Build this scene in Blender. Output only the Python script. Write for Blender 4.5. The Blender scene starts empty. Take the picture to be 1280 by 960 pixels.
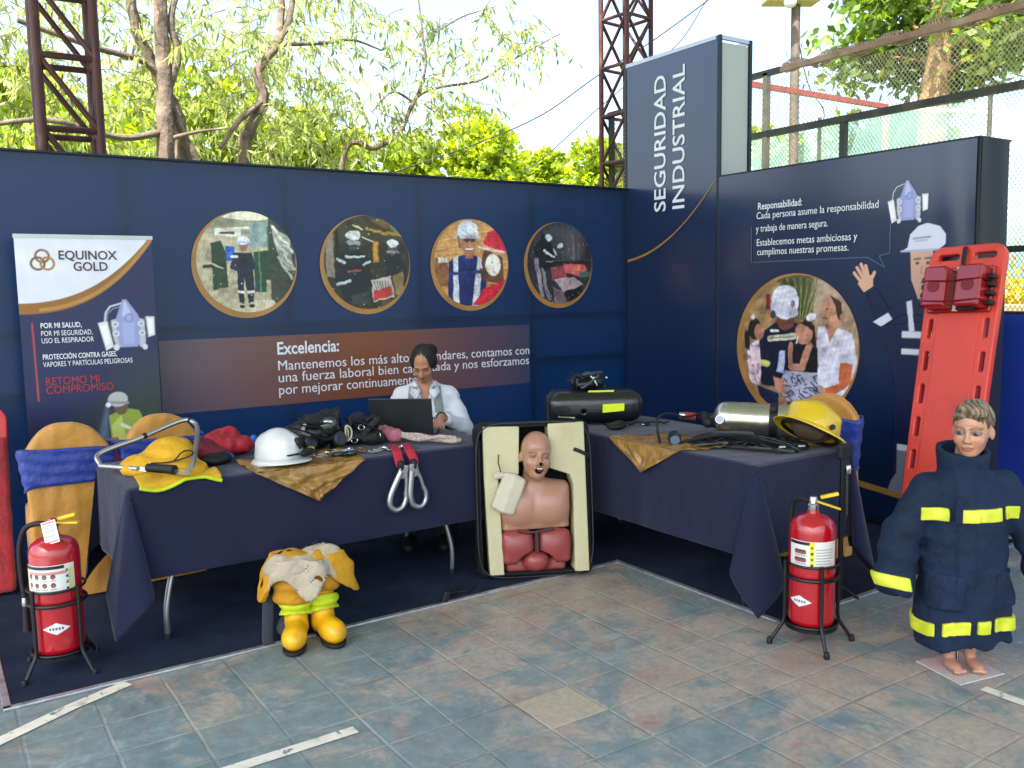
import bpy, math, random
import numpy as np
from mathutils import Matrix, Vector
S = bpy.context.scene
C = S.collection
R = math.radians
random.seed(7)
RNG = np.random.default_rng(11)

# ------------------------------------------------------------------ camera
cam_d = bpy.data.cameras.new('camera')
cam_d.sensor_width = 36.0
cam_d.lens = 1106.85 / 1280 * 36
cam_d.clip_start = 0.05
cam_d.clip_end = 2000
cam = bpy.data.objects.new('camera', cam_d)
C.objects.link(cam)
CP = Vector((-5.19057, -5.91648, 1.6))
yaw, pitch, roll = 0.590174, 0.106374, -0.0168518
fw = Vector((math.sin(yaw) * math.cos(pitch), math.cos(yaw) * math.cos(pitch), -math.sin(pitch)))
r0 = Vector((math.cos(yaw), -math.sin(yaw), 0))
u0 = r0.cross(fw)
r1 = r0 * math.cos(roll) + u0 * math.sin(roll)
u1 = u0 * math.cos(roll) - r0 * math.sin(roll)
mw = Matrix.Identity(4)
for i in range(3):
    mw[i][0], mw[i][1], mw[i][2], mw[i][3] = r1[i], u1[i], -fw[i], CP[i]
cam.matrix_world = mw
S.camera = cam

# ------------------------------------------------------------------ light
SUN_DIR = Vector((-0.70, -0.42, 1.15)).normalized()      # towards the sun
elev = math.asin(SUN_DIR.z)
azim = math.atan2(SUN_DIR.x, SUN_DIR.y)
W = bpy.data.worlds.new('World')
S.world = W
W.use_nodes = True
nt = W.node_tree
nt.nodes.clear()
wo = nt.nodes.new('ShaderNodeOutputWorld')
bg = nt.nodes.new('ShaderNodeBackground')
sky = nt.nodes.new('ShaderNodeTexSky')
sky.sky_type = 'NISHITA'
sky.sun_disc = False
sky.sun_elevation = elev
sky.sun_rotation = azim
sky.air_density = 1.0
sky.dust_density = 4.0
sky.ozone_density = 1.0
nt.links.new(sky.outputs[0], bg.inputs[0])
nt.links.new(bg.outputs[0], wo.inputs[0])
bg.inputs[1].default_value = 0.15
sun_d = bpy.data.lights.new('sun', 'SUN')
sun_d.energy = 4.5
sun_d.angle = R(0.53)
sun_d.color = (1.0, 0.95, 0.87)
sun = bpy.data.objects.new('sun', sun_d)
C.objects.link(sun)
sun.rotation_euler = SUN_DIR.to_track_quat('Z', 'Y').to_euler()
sun.location = (-20, -10, 30)
S.view_settings.view_transform = 'Standard'
S.view_settings.look = 'None'
S.view_settings.gamma = 1.0
S.view_settings.use_curve_mapping = False
S.view_settings.exposure = 2.0
S.render.engine = 'CYCLES'
S.cycles.use_denoising = True
S.cycles.max_bounces = 8
S.cycles.diffuse_bounces = 5
S.cycles.transparent_max_bounces = 16
S.cycles.sample_clamp_indirect = 8

# ------------------------------------------------------------------ colour + materials
def lin(h):
    h = h.lstrip('#')
    v = [int(h[i:i + 2], 16) / 255 for i in (0, 2, 4)]
    return tuple(x / 12.92 if x <= .04045 else ((x + .055) / 1.055) ** 2.4 for x in v)

_mats = {}
def mat(name, col, rough=.5, metal=0, var=.12, vs=9, bump=0, bs=60, coat=0, spec=.5, sheen=0, dirt=None, ds=3, trans=0, alpha=1, two=None):
    """plain object material: base colour broken up by two noises, optional bump"""
    if name in _mats:
        return _mats[name]
    m = bpy.data.materials.new(name)
    m.use_nodes = True
    n = m.node_tree
    b = n.nodes['Principled BSDF']
    c = lin(col) if isinstance(col, str) else col
    tc = n.nodes.new('ShaderNodeTexCoord')
    nz = n.nodes.new('ShaderNodeTexNoise')
    nz.inputs['Scale'].default_value = vs
    nz.inputs['Detail'].default_value = 6
    n.links.new(tc.outputs['Object'], nz.inputs['Vector'])
    mx = n.nodes.new('ShaderNodeMix')
    mx.data_type = 'RGBA'
    lo = tuple(max(0, x * (1 - var)) for x in c) + (1,)
    hi = tuple(min(1, x * (1 + var)) for x in c) + (1,)
    if two:
        hi = lin(two) + (1,)
    mx.inputs[6].default_value = lo
    mx.inputs[7].default_value = hi
    rp = n.nodes.new('ShaderNodeMapRange')
    rp.inputs[1].default_value = .3
    rp.inputs[2].default_value = .7
    n.links.new(nz.outputs[0], rp.inputs[0])
    n.links.new(rp.outputs[0], mx.inputs[0])
    out = mx.outputs[2]
    if dirt:
        n2 = n.nodes.new('ShaderNodeTexNoise')
        n2.inputs['Scale'].default_value = ds
        n2.inputs['Detail'].default_value = 8
        n.links.new(tc.outputs['Object'], n2.inputs['Vector'])
        r2 = n.nodes.new('ShaderNodeMapRange')
        r2.inputs[1].default_value = .55
        r2.inputs[2].default_value = .75
        n.links.new(n2.outputs[0], r2.inputs[0])
        m2 = n.nodes.new('ShaderNodeMix')
        m2.data_type = 'RGBA'
        m2.inputs[7].default_value = lin(dirt) + (1,)
        n.links.new(r2.outputs[0], m2.inputs[0])
        n.links.new(out, m2.inputs[6])
        out = m2.outputs[2]
    n.links.new(out, b.inputs['Base Color'])
    rr = n.nodes.new('ShaderNodeMapRange')
    rr.inputs[3].default_value = max(.02, rough - .06)
    rr.inputs[4].default_value = min(1, rough + .06)
    n.links.new(nz.outputs[0], rr.inputs[0])
    n.links.new(rr.outputs[0], b.inputs['Roughness'])
    b.inputs['Metallic'].default_value = metal
    b.inputs['Specular IOR Level'].default_value = spec
    b.inputs['Coat Weight'].default_value = coat
    b.inputs['Sheen Weight'].default_value = sheen
    b.inputs['Transmission Weight'].default_value = trans
    b.inputs['Alpha'].default_value = alpha
    if bump:
        n3 = n.nodes.new('ShaderNodeTexNoise')
        n3.inputs['Scale'].default_value = bs
        n3.inputs['Detail'].default_value = 5
        n.links.new(tc.outputs['Object'], n3.inputs['Vector'])
        bp = n.nodes.new('ShaderNodeBump')
        bp.inputs['Strength'].default_value = bump
        bp.inputs['Distance'].default_value = .02
        n.links.new(n3.outputs[0], bp.inputs['Height'])
        n.links.new(bp.outputs[0], b.inputs['Normal'])
    _mats[name] = m
    return m

def vcol_mat(name, rough=.45, alpha=False, translucent=0, bump=0, bs=60, coat=0, sheen=0, spec=.5):
    """colour from the mesh's own colour attribute (printed artwork, skin and dyed cloth)"""
    if name in _mats:
        return _mats[name]
    m = bpy.data.materials.new(name)
    m.use_nodes = True
    n = m.node_tree
    b = n.nodes['Principled BSDF']
    a = n.nodes.new('ShaderNodeAttribute')
    a.attribute_name = 'Col'
    n.links.new(a.outputs['Color'], b.inputs['Base Color'])
    b.inputs['Roughness'].default_value = rough
    b.inputs['Coat Weight'].default_value = coat
    b.inputs['Sheen Weight'].default_value = sheen
    b.inputs['Specular IOR Level'].default_value = spec
    if alpha:
        n.links.new(a.outputs['Alpha'], b.inputs['Alpha'])
    if bump:
        tc = n.nodes.new('ShaderNodeTexCoord')
        n3 = n.nodes.new('ShaderNodeTexNoise')
        n3.inputs['Scale'].default_value = bs
        n3.inputs['Detail'].default_value = 5
        n.links.new(tc.outputs['Object'], n3.inputs['Vector'])
        bp = n.nodes.new('ShaderNodeBump')
        bp.inputs['Strength'].default_value = bump
        bp.inputs['Distance'].default_value = .02
        n.links.new(n3.outputs[0], bp.inputs['Height'])
        n.links.new(bp.outputs[0], b.inputs['Normal'])
    if translucent:
        t = n.nodes.new('ShaderNodeBsdfTranslucent')
        n.links.new(a.outputs['Color'], t.inputs['Color'])
        ms = n.nodes.new('ShaderNodeMixShader')
        ms.inputs[0].default_value = translucent
        o = n.nodes['Material Output']
        n.links.new(b.outputs[0], ms.inputs[1])
        n.links.new(t.outputs[0], ms.inputs[2])
        n.links.new(ms.outputs[0], o.inputs[0])
    _mats[name] = m
    return m

# ------------------------------------------------------------------ mesh helpers
def frame_z(d):
    d = Vector(d).normalized()
    a = Vector((0, 0, 1)) if abs(d.z) < .95 else Vector((1, 0, 0))
    x = a.cross(d).normalized()
    return x, d.cross(x).normalized(), d

class MB:
    def __init__(s):
        s.v = []; s.f = []; s.col = None
    def add(s, vs, fs):
        o = len(s.v)
        s.v.extend([tuple(p) for p in vs])
        s.f.extend([tuple(i + o for i in f) for f in fs])
        return s
    def box(s, c, d, rot=None):
        x, y, z = d[0] / 2, d[1] / 2, d[2] / 2
        vs = [Vector((a * x, b * y, e * z)) for a in (-1, 1) for b in (-1, 1) for e in (-1, 1)]
        if rot is not None:
            vs = [rot @ p for p in vs]
        vs = [p + Vector(c) for p in vs]
        return s.add(vs, [(0, 1, 3, 2), (4, 6, 7, 5), (0, 4, 5, 1), (2, 3, 7, 6), (0, 2, 6, 4), (1, 5, 7, 3)])
    def bar(s, p, q, w, h=None, up=None):
        """rectangular bar from p to q"""
        p, q = Vector(p), Vector(q)
        d = (q - p).normalized()
        if up is None:
            x, y, _ = frame_z(d)
        else:
            y = Vector(up); y = (y - d * y.dot(d)).normalized(); x = y.cross(d)
        h = h or w
        vs = [e + x * a * w / 2 + y * b * h / 2 for e in (p, q) for a, b in ((-1, -1), (1, -1), (1, 1), (-1, 1))]
        return s.add(vs, [(3, 2, 1, 0), (4, 5, 6, 7), (0, 1, 5, 4), (1, 2, 6, 5), (2, 3, 7, 6), (3, 0, 4, 7)])
    def tube(s, pts, r, n=10, closed=False, flat=None):
        """tube along points; r scalar or list; flat=(w,h) gives an elliptical strap section"""
        P = [Vector(p) for p in pts]
        m = len(P)
        rs = r if isinstance(r, (list, tuple)) else [r] * m
        vs = []; prev = None
        for i, p in enumerate(P):
            if closed:
                d = P[(i + 1) % m] - P[i - 1]
            else:
                d = P[min(i + 1, m - 1)] - P[max(i - 1, 0)]
            if d.length < 1e-9: d = Vector((0, 0, 1))
            d.normalize()
            if prev is None:
                x, y, _ = frame_z(d)
            else:
                x = prev - d * prev.dot(d)
                if x.length < 1e-6: x = frame_z(d)[0]
                x.normalize(); y = d.cross(x)
            prev = x
            for k in range(n):
                a = 2 * math.pi * k / n
                if flat:
                    vs.append(p + x * math.cos(a) * flat[0] + y * math.sin(a) * flat[1])
                else:
                    vs.append(p + (x * math.cos(a) + y * math.sin(a)) * rs[i])
        fs = []
        for i in range(m if closed else m - 1):
            j = (i + 1) % m
            for k in range(n):
                l = (k + 1) % n
                fs.append((i * n + k, i * n + l, j * n + l, j * n + k))
        if not closed:
            fs.append(tuple(range(n - 1, -1, -1)))
            fs.append(tuple((m - 1) * n + k for k in range(n)))
        return s.add(vs, fs)
    def cyl(s, p, q, r, r2=None, n=16):
        return s.tube([p, q], [r, r if r2 is None else r2], n)
    def lathe(s, prof, n=24, c=(0, 0, 0), mtx=None):
        vs = []
        for r, z in prof:
            for k in range(n):
                a = 2 * math.pi * k / n
                vs.append(Vector((r * math.cos(a), r * math.sin(a), z)))
        if mtx is not None: vs = [mtx @ p for p in vs]
        vs = [p + Vector(c) for p in vs]
        fs = []
        for i in range(len(prof) - 1):
            for k in range(n):
                l = (k + 1) % n
                fs.append((i * n + k, i * n + l, (i + 1) * n + l, (i + 1) * n + k))
        fs.append(tuple(range(n - 1, -1, -1)))
        fs.append(tuple((len(prof) - 1) * n + k for k in range(n)))
        return s.add(vs, fs)
    def ball(s, c, r, nu=16, nv=10):
        r = r if isinstance(r, (list, tuple)) else (r, r, r)
        prof = []
        vs = [Vector((c[0], c[1], c[2] - r[2]))]
        for j in range(1, nv):
            t = math.pi * j / nv
            for k in range(nu):
                a = 2 * math.pi * k / nu
                vs.append(Vector((c[0] + r[0] * math.sin(t) * math.cos(a), c[1] + r[1] * math.sin(t) * math.sin(a), c[2] - r[2] * math.cos(t))))
        vs.append(Vector((c[0], c[1], c[2] + r[2])))
        fs = []
        for k in range(nu):
            fs.append((0, 1 + (k + 1) % nu, 1 + k))
            e = len(vs) - 1; b = 1 + (nv - 2) * nu
            fs.append((e, b + k, b + (k + 1) % nu))
        for j in range(nv - 2):
            for k in range(nu):
                l = (k + 1) % nu
                fs.append((1 + j * nu + k, 1 + j * nu + l, 1 + (j + 1) * nu + l, 1 + (j + 1) * nu + k))
        return s.add(vs, fs)
    def prism(s, poly, t, o=(0, 0, 0), ux=(1, 0, 0), uy=(0, 0, 1)):
        """polygon in plane (ux, uy) at origin o, thickness t along ux x uy (from 0 to t)"""
        o, ux, uy = Vector(o), Vector(ux), Vector(uy)
        nz = ux.cross(uy)
        m = len(poly)
        vs = [o + ux * a + uy * b for a, b in poly] + [o + ux * a + uy * b + nz * t for a, b in poly]
        fs = [tuple(range(m - 1, -1, -1)), tuple(range(m, 2 * m))]
        fs += [(i, (i + 1) % m, m + (i + 1) % m, m + i) for i in range(m)]
        return s.add(vs, fs)
    def grid(s, fn, nu, nv, closed_u=False):
        vs = [fn(i / (nu if closed_u else nu - 1), j / (nv - 1)) for j in range(nv) for i in range(nu)]
        fs = []
        for j in range(nv - 1):
            for i in range(nu if closed_u else nu - 1):
                k = (i + 1) % nu
                fs.append((j * nu + i, j * nu + k, (j + 1) * nu + k, (j + 1) * nu + i))
        return s.add(vs, fs)
    def move(s, mtx):
        s.v = [tuple(mtx @ Vector(p)) for p in s.v]
        return s
    def build(s, name, m, parent=None, smooth=True, bevel=0, sub=0, solid=0, loc=None, auto=40):
        me = bpy.data.meshes.new(name)
        off = Vector(loc) if loc is not None else (Vector(parent.matrix_world.translation) if parent is not None else Vector((0, 0, 0)))
        me.from_pydata([tuple(Vector(p) - off) for p in s.v], [], s.f)
        me.validate()
        o = finish(name, me, m, parent, off, smooth, auto)
        if s.col is not None: set_col(me, s.col)
        if solid:
            md = o.modifiers.new('solid', 'SOLIDIFY'); md.thickness = solid; md.offset = 0
        if bevel:
            md = o.modifiers.new('bevel', 'BEVEL'); md.width = bevel; md.segments = 2; md.limit_method = 'ANGLE'; md.angle_limit = R(35)
        if sub:
            md = o.modifiers.new('sub', 'SUBSURF'); md.levels = sub; md.render_levels = sub
        return o

def finish(name, me, m, parent, off, smooth=True, auto=40):
    if m is not None: me.materials.append(m)
    if smooth and len(me.polygons):
        me.polygons.foreach_set('use_smooth', [True] * len(me.polygons))
        if auto:
            me.set_sharp_from_angle(angle=R(auto))
    o = bpy.data.objects.new(name, me)
    C.objects.link(o)
    if parent is not None:
        o.parent = parent
        o.matrix_parent_inverse = parent.matrix_world.inverted()
    o.matrix_world = Matrix.Translation(off)
    return o

def set_col(me, cols):
    cols = np.asarray(cols, dtype=np.float32)
    if cols.shape[1] == 3:
        cols = np.hstack([cols, np.ones((len(cols), 1), np.float32)])
    at = me.color_attributes.new('Col', 'FLOAT_COLOR', 'POINT')
    at.data.foreach_set('color', cols.ravel())

def thing(name, label, cat, loc=(0, 0, 0), rz=0, group=None):
    o = bpy.data.objects.new(name, None)
    C.objects.link(o)
    o.empty_display_size = .1
    o.location = loc
    o.rotation_euler = (0, 0, rz)
    o.matrix_world = Matrix.Translation(loc) @ Matrix.Rotation(rz, 4, 'Z')
    return tag(o, label, cat, group, 'thing')

def tag(o, label=None, cat=None, group=None, kind=None):
    if label: o['label'] = label
    if cat: o['category'] = cat
    if group: o['group'] = group
    if kind: o['kind'] = kind
    return o

def arr_mesh(name, V, F, m, parent=None, cols=None, smooth=True, off=None, auto=0):
    """mesh from numpy arrays in world coordinates"""
    if off is None:
        off = Vector(parent.matrix_world.translation) if parent is not None else Vector((0, 0, 0))
    V = np.asarray(V, dtype=np.float64) - np.array(off)
    F = np.asarray(F, dtype=np.int32)
    me = bpy.data.meshes.new(name)
    k = F.shape[1]
    me.vertices.add(len(V)); me.vertices.foreach_set('co', V.astype(np.float32).ravel())
    me.loops.add(F.size); me.loops.foreach_set('vertex_index', F.ravel())
    me.polygons.add(len(F)); me.polygons.foreach_set('loop_start', np.arange(0, F.size, k, dtype=np.int32))
    me.update(calc_edges=True)
    me.validate()
    if cols is not None: set_col(me, cols)
    return finish(name, me, m, parent, Vector(off), smooth, auto)

# ------------------------------------------------------------------ implicit modelling (smooth bodies, cloth, soft gear)
def sm(a, b, k):
    h = np.clip(.5 + .5 * (b - a) / k, 0, 1)
    return b * (1 - h) + a * h - k * h * (1 - h)
def smax(a, b, k): return -sm(-a, -b, k)
def ell(p, c, r, rot=None):
    q = p - np.array(c)
    if rot is not None: q = q @ np.array(rot)          # world -> local
    r = np.array(r, float)
    k0 = np.linalg.norm(q / r, axis=1); k1 = np.linalg.norm(q / (r * r), axis=1) + 1e-9
    return k0 * (k0 - 1) / k1
def cap(p, a, b, ra, rb=None):
    rb = ra if rb is None else rb
    a = np.array(a, float); b = np.array(b, float)
    ab = b - a
    t = np.clip(((p - a) @ ab) / (ab @ ab), 0, 1)
    return np.linalg.norm(p - a - t[:, None] * ab, axis=1) - (ra + (rb - ra) * t)
def rbox(p, c, half, r=.01, rot=None):
    q = p - np.array(c)
    if rot is not None: q = q @ np.array(rot)
    d = np.abs(q) - (np.array(half, float) - r)
    return np.linalg.norm(np.maximum(d, 0), axis=1) + np.minimum(d.max(axis=1), 0) - r
def rotm(ax, deg): return np.array(Matrix.Rotation(R(deg), 3, ax))
def wr(p, s, seed=0):
    """cheap smooth pseudo-noise"""
    g = np.random.default_rng(seed)
    out = np.zeros(len(p))
    for k in range(7):
        d = g.normal(size=3); d /= np.linalg.norm(d)
        f = s * (.6 + 1.2 * g.random()); ph = g.random() * 6.28
        e = g.normal(size=3); e /= np.linalg.norm(e)
        out += np.sin((p @ d) * f + ph + 1.3 * np.sin((p @ e) * f * .7 + ph * 2)) * (1 / 7)
    return out

def nets(f, lo, hi, h):
    lo = np.array(lo, float); hi = np.array(hi, float)
    n = np.ceil((hi - lo) / h).astype(int) + 1
    ax = [lo[i] + h * np.arange(n[i]) for i in range(3)]
    G = np.stack(np.meshgrid(*ax, indexing='ij'), -1).reshape(-1, 3)
    d = np.concatenate([f(G[i:i + 400000]) for i in range(0, len(G), 400000)]).reshape(n)
    m = n - 1
    acc = np.zeros(tuple(m) + (3,)); cnt = np.zeros(tuple(m))
    cs = [(i, j, k) for i in (0, 1) for j in (0, 1) for k in (0, 1)]
    def sub(c): return d[c[0]:c[0] + m[0], c[1]:c[1] + m[1], c[2]:c[2] + m[2]]
    for a in cs:
        for x in range(3):
            if a[x] == 0:
                b = list(a); b[x] = 1
                da, db = sub(a), sub(b)
                cr = (da < 0) != (db < 0)
                t = np.where(cr, da / np.where(cr, da - db, 1), 0)
                pos = np.zeros(tuple(m) + (3,)); pos[...] = np.array(a, float); pos[..., x] += t
                acc += pos * cr[..., None]; cnt += cr
    act = cnt > 0
    idx = -np.ones(tuple(m), int); idx[act] = np.arange(act.sum())
    ijk = np.argwhere(act)
    V = lo + h * (ijk + acc[act] / cnt[act][:, None])
    F = []
    for x in range(3):
        y, z = (x + 1) % 3, (x + 2) % 3
        s0 = [slice(None)] * 3; s1 = [slice(None)] * 3
        s0[x] = slice(0, m[x]); s1[x] = slice(1, m[x] + 1)
        for q in (y, z):
            s0[q] = slice(1, m[q]); s1[q] = slice(1, m[q])
        a, b = d[tuple(s0)], d[tuple(s1)]
        cr = np.argwhere((a < 0) != (b < 0))
        if not len(cr): continue
        sg = a[tuple(cr.T)] < 0
        e = cr.copy(); e[:, y] += 1; e[:, z] += 1
        def at(dy, dz):
            c = e.copy(); c[:, y] -= dy; c[:, z] -= dz
            return idx[tuple(c.T)]
        q = np.stack([at(1, 1), at(0, 1), at(0, 0), at(1, 0)], 1)
        q[~sg] = q[~sg][:, ::-1]
        F.append(q)
    F = np.concatenate(F)
    F = F[(F >= 0).all(1)]
    return V, F

def sdf_obj(name, f, lo, hi, h, m, parent=None, col=None, M=None, off=None):
    """M: local -> world matrix; col: function of local points"""
    V, F = nets(f, lo, hi, h)
    cols = col(V) if col else None
    if M is not None:
        A = np.array(M)
        V = V @ A[:3, :3].T + A[:3, 3]
    return arr_mesh(name, V, F, m, parent, cols, off=off)

def TR(loc, rz=0, rx=0, ry=0):
    return Matrix.Translation(loc) @ Matrix.Rotation(R(rz), 4, 'Z') @ Matrix.Rotation(R(ry), 4, 'Y') @ Matrix.Rotation(R(rx), 4, 'X')

def bez(p, n=24):
    """Catmull-Rom through points"""
    P = [Vector(q) for q in p]
    P = [P[0] * 2 - P[1]] + P + [P[-1] * 2 - P[-2]]
    out = []
    for i in range(1, len(P) - 2):
        for k in range(n):
            t = k / n
            a, b, c, d = P[i - 1], P[i], P[i + 1], P[i + 2]
            out.append(.5 * ((2 * b) + (c - a) * t + (2 * a - 5 * b + 4 * c - d) * t * t + (3 * b - a - 3 * c + d) * t ** 3))
    out.append(P[-2])
    return out

def text(s, size, m, parent, o, ux, uy, name='text_line', width=None, bold=0, sp=1.0):
    cu = bpy.data.curves.new('t', 'FONT')
    cu.body = s
    cu.size = size
    cu.offset = bold
    cu.extrude = .0004
    cu.space_character = sp
    cu.resolution_u = 3
    ob = bpy.data.objects.new('t', cu)
    C.objects.link(ob)
    bpy.context.view_layer.update()
    me = bpy.data.meshes.new_from_object(ob.evaluated_get(bpy.context.evaluated_depsgraph_get()))
    bpy.data.objects.remove(ob); bpy.data.curves.remove(cu)
    n = len(me.vertices)
    co = np.zeros(n * 3, np.float32); me.vertices.foreach_get('co', co); co = co.reshape(-1, 3)
    if width:
        co[:, 0] *= width / max(1e-6, co[:, 0].max() - min(0, co[:, 0].min()))
    ux, uy = np.array(ux, float), np.array(uy, float)
    nz = np.cross(ux, uy)
    V = np.array(o) + co[:, :1] * ux + co[:, 1:2] * uy + (co[:, 2:3] + .0004) * nz
    off = Vector(parent.matrix_world.translation)
    V = V - np.array(off)
    me.vertices.foreach_set('co', V.astype(np.float32).ravel())
    me.name = name
    me.materials.clear()
    me.update()
    return finish(name, me, m, parent, off, smooth=False)

# ------------------------------------------------------------------ printed artwork painter
class Paint:
    """colours on a grid of points; x right, y up"""
    def __init__(s, x, y, bgc, a=1.0):
        s.x, s.y = x, y
        s.c = np.zeros((len(x), 3)); s.c[:] = lin(bgc) if isinstance(bgc, str) else bgc
        s.a = np.full(len(x), float(a)); s.e = .012
    def put(s, d, col, op=1.0, e=None):
        e = e or s.e
        k = np.clip(.5 - d / e, 0, 1) * op
        c = np.array(lin(col)) if isinstance(col, str) else np.array(col)
        s.c = s.c * (1 - k[:, None]) + c * k[:, None]
        s.a = np.maximum(s.a, k)
        return s
    def ell(s, cx, cy, rx, ry, col, rot=0, op=1, e=None):
        a = R(rot); dx, dy = s.x - cx, s.y - cy
        u = dx * math.cos(a) + dy * math.sin(a); v = -dx * math.sin(a) + dy * math.cos(a)
        k = np.sqrt((u / rx) ** 2 + (v / ry) ** 2)
        return s.put((k - 1) * min(rx, ry), col, op, e)
    def poly(s, pts, col, op=1, e=None):
        P = np.array(pts, float); n = len(P)
        d = np.full(len(s.x), 1e9); ins = np.zeros(len(s.x), bool)
        for i in range(n):
            a, b = P[i], P[(i + 1) % n]
            ab = b - a
            t = np.clip(((s.x - a[0]) * ab[0] + (s.y - a[1]) * ab[1]) / (ab @ ab + 1e-12), 0, 1)
            d = np.minimum(d, np.hypot(s.x - a[0] - t * ab[0], s.y - a[1] - t * ab[1]))
            cond = ((a[1] > s.y) != (b[1] > s.y)) & (s.x < (b[0] - a[0]) * (s.y - a[1]) / (b[1] - a[1] + 1e-12) + a[0])
            ins ^= cond
        return s.put(np.where(ins, -d, d), col, op, e)
    def rect(s, x0, y0, x1, y1, col, op=1, e=None):
        return s.poly([(x0, y0), (x1, y0), (x1, y1), (x0, y1)], col, op, e)
    def line(s, pts, w, col, op=1, e=None):
        d = np.full(len(s.x), 1e9)
        for a, b in zip(pts[:-1], pts[1:]):
            ax, ay = a; bx, by = b[0] - ax, b[1] - ay
            t = np.clip(((s.x - ax) * bx + (s.y - ay) * by) / (bx * bx + by * by + 1e-12), 0, 1)
            d = np.minimum(d, np.hypot(s.x - ax - t * bx, s.y - ay - t * by))
        return s.put(d - w / 2, col, op, e)
    def noise(s, amt, sc=20, seed=1):
        p = np.stack([s.x, s.y, s.x * 0], 1)
        n = wr(p, sc, seed) * 2 + wr(p, sc * 2.7, seed + 1) * 1.4
        s.c = np.clip(s.c * (1 + amt * n[:, None]), 0, 1)
        return s
    def specks(s, n, cols, r=(.01, .03), box=(-1, -1, 1, 1), seed=3):
        g = random.Random(seed)
        for i in range(n):
            s.ell(g.uniform(box[0], box[2]), g.uniform(box[1], box[3]), g.uniform(*r), g.uniform(*r), g.choice(cols), g.uniform(0, 180))
        return s

def print_rect(name, m, parent, o, ux, uy, w, h, nx, ny, fn, local=None):
    """a flat printed rectangle; fn(paint) draws in metres from its lower left corner"""
    xs, ys = np.linspace(0, w, nx), np.linspace(0, h, ny)
    X, Y = np.meshgrid(xs, ys)
    X, Y = X.ravel(), Y.ravel()
    c = fn(X, Y)
    V = np.array(o) + X[:, None] * np.array(ux) + Y[:, None] * np.array(uy)
    i, j = np.meshgrid(np.arange(nx - 1), np.arange(ny - 1))
    k = (j * nx + i).ravel()
    F = np.stack([k, k + 1, k + nx + 1, k + nx], 1)
    cols = np.hstack([c.c, c.a[:, None]])
    if c.a.min() < .5:                                  # cut away unprinted cells
        F = F[(c.a[F].max(axis=1) > .02)]
    return arr_mesh(name, V, F, m, parent, cols, smooth=False)

def print_disc(name, m, parent, o, ux, uy, r, nr, na, fn):
    rr = np.linspace(0, 1, nr)[1:]
    aa = np.linspace(0, 2 * np.pi, na, endpoint=False)
    A, Q = np.meshgrid(aa, rr)
    X = np.concatenate([[0], (Q * np.cos(A)).ravel()]); Y = np.concatenate([[0], (Q * np.sin(A)).ravel()])
    c = fn(X, Y)
    V = np.array(o) + X[:, None] * r * np.array(ux) + Y[:, None] * r * np.array(uy)
    F = []
    for i in range(na):
        F.append((0, 1 + i, 1 + (i + 1) % na, 0))
    me_f = [(0, 1 + i, 1 + (i + 1) % na) for i in range(na)]
    for j in range(nr - 2):
        for i in range(na):
            k = (i + 1) % na
            me_f.append((1 + j * na + i, 1 + (j + 1) * na + i, 1 + (j + 1) * na + k, 1 + j * na + k))
    b = MB(); b.v = [tuple(p) for p in V]; b.f = me_f; b.col = c.c
    return b.build(name, m, parent, smooth=False)
# ------------------------------------------------------------------ placing helper for far things: photo pixel + distance plane -> point
def at(px, py, y=None, x=None):
    d = r1 * ((px - 640) / 1106.85) - u1 * ((py - 480) / 1106.85) + fw
    t = (y - CP.y) / d.y if y is not None else (x - CP.x) / d.x
    return CP + d * t

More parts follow.
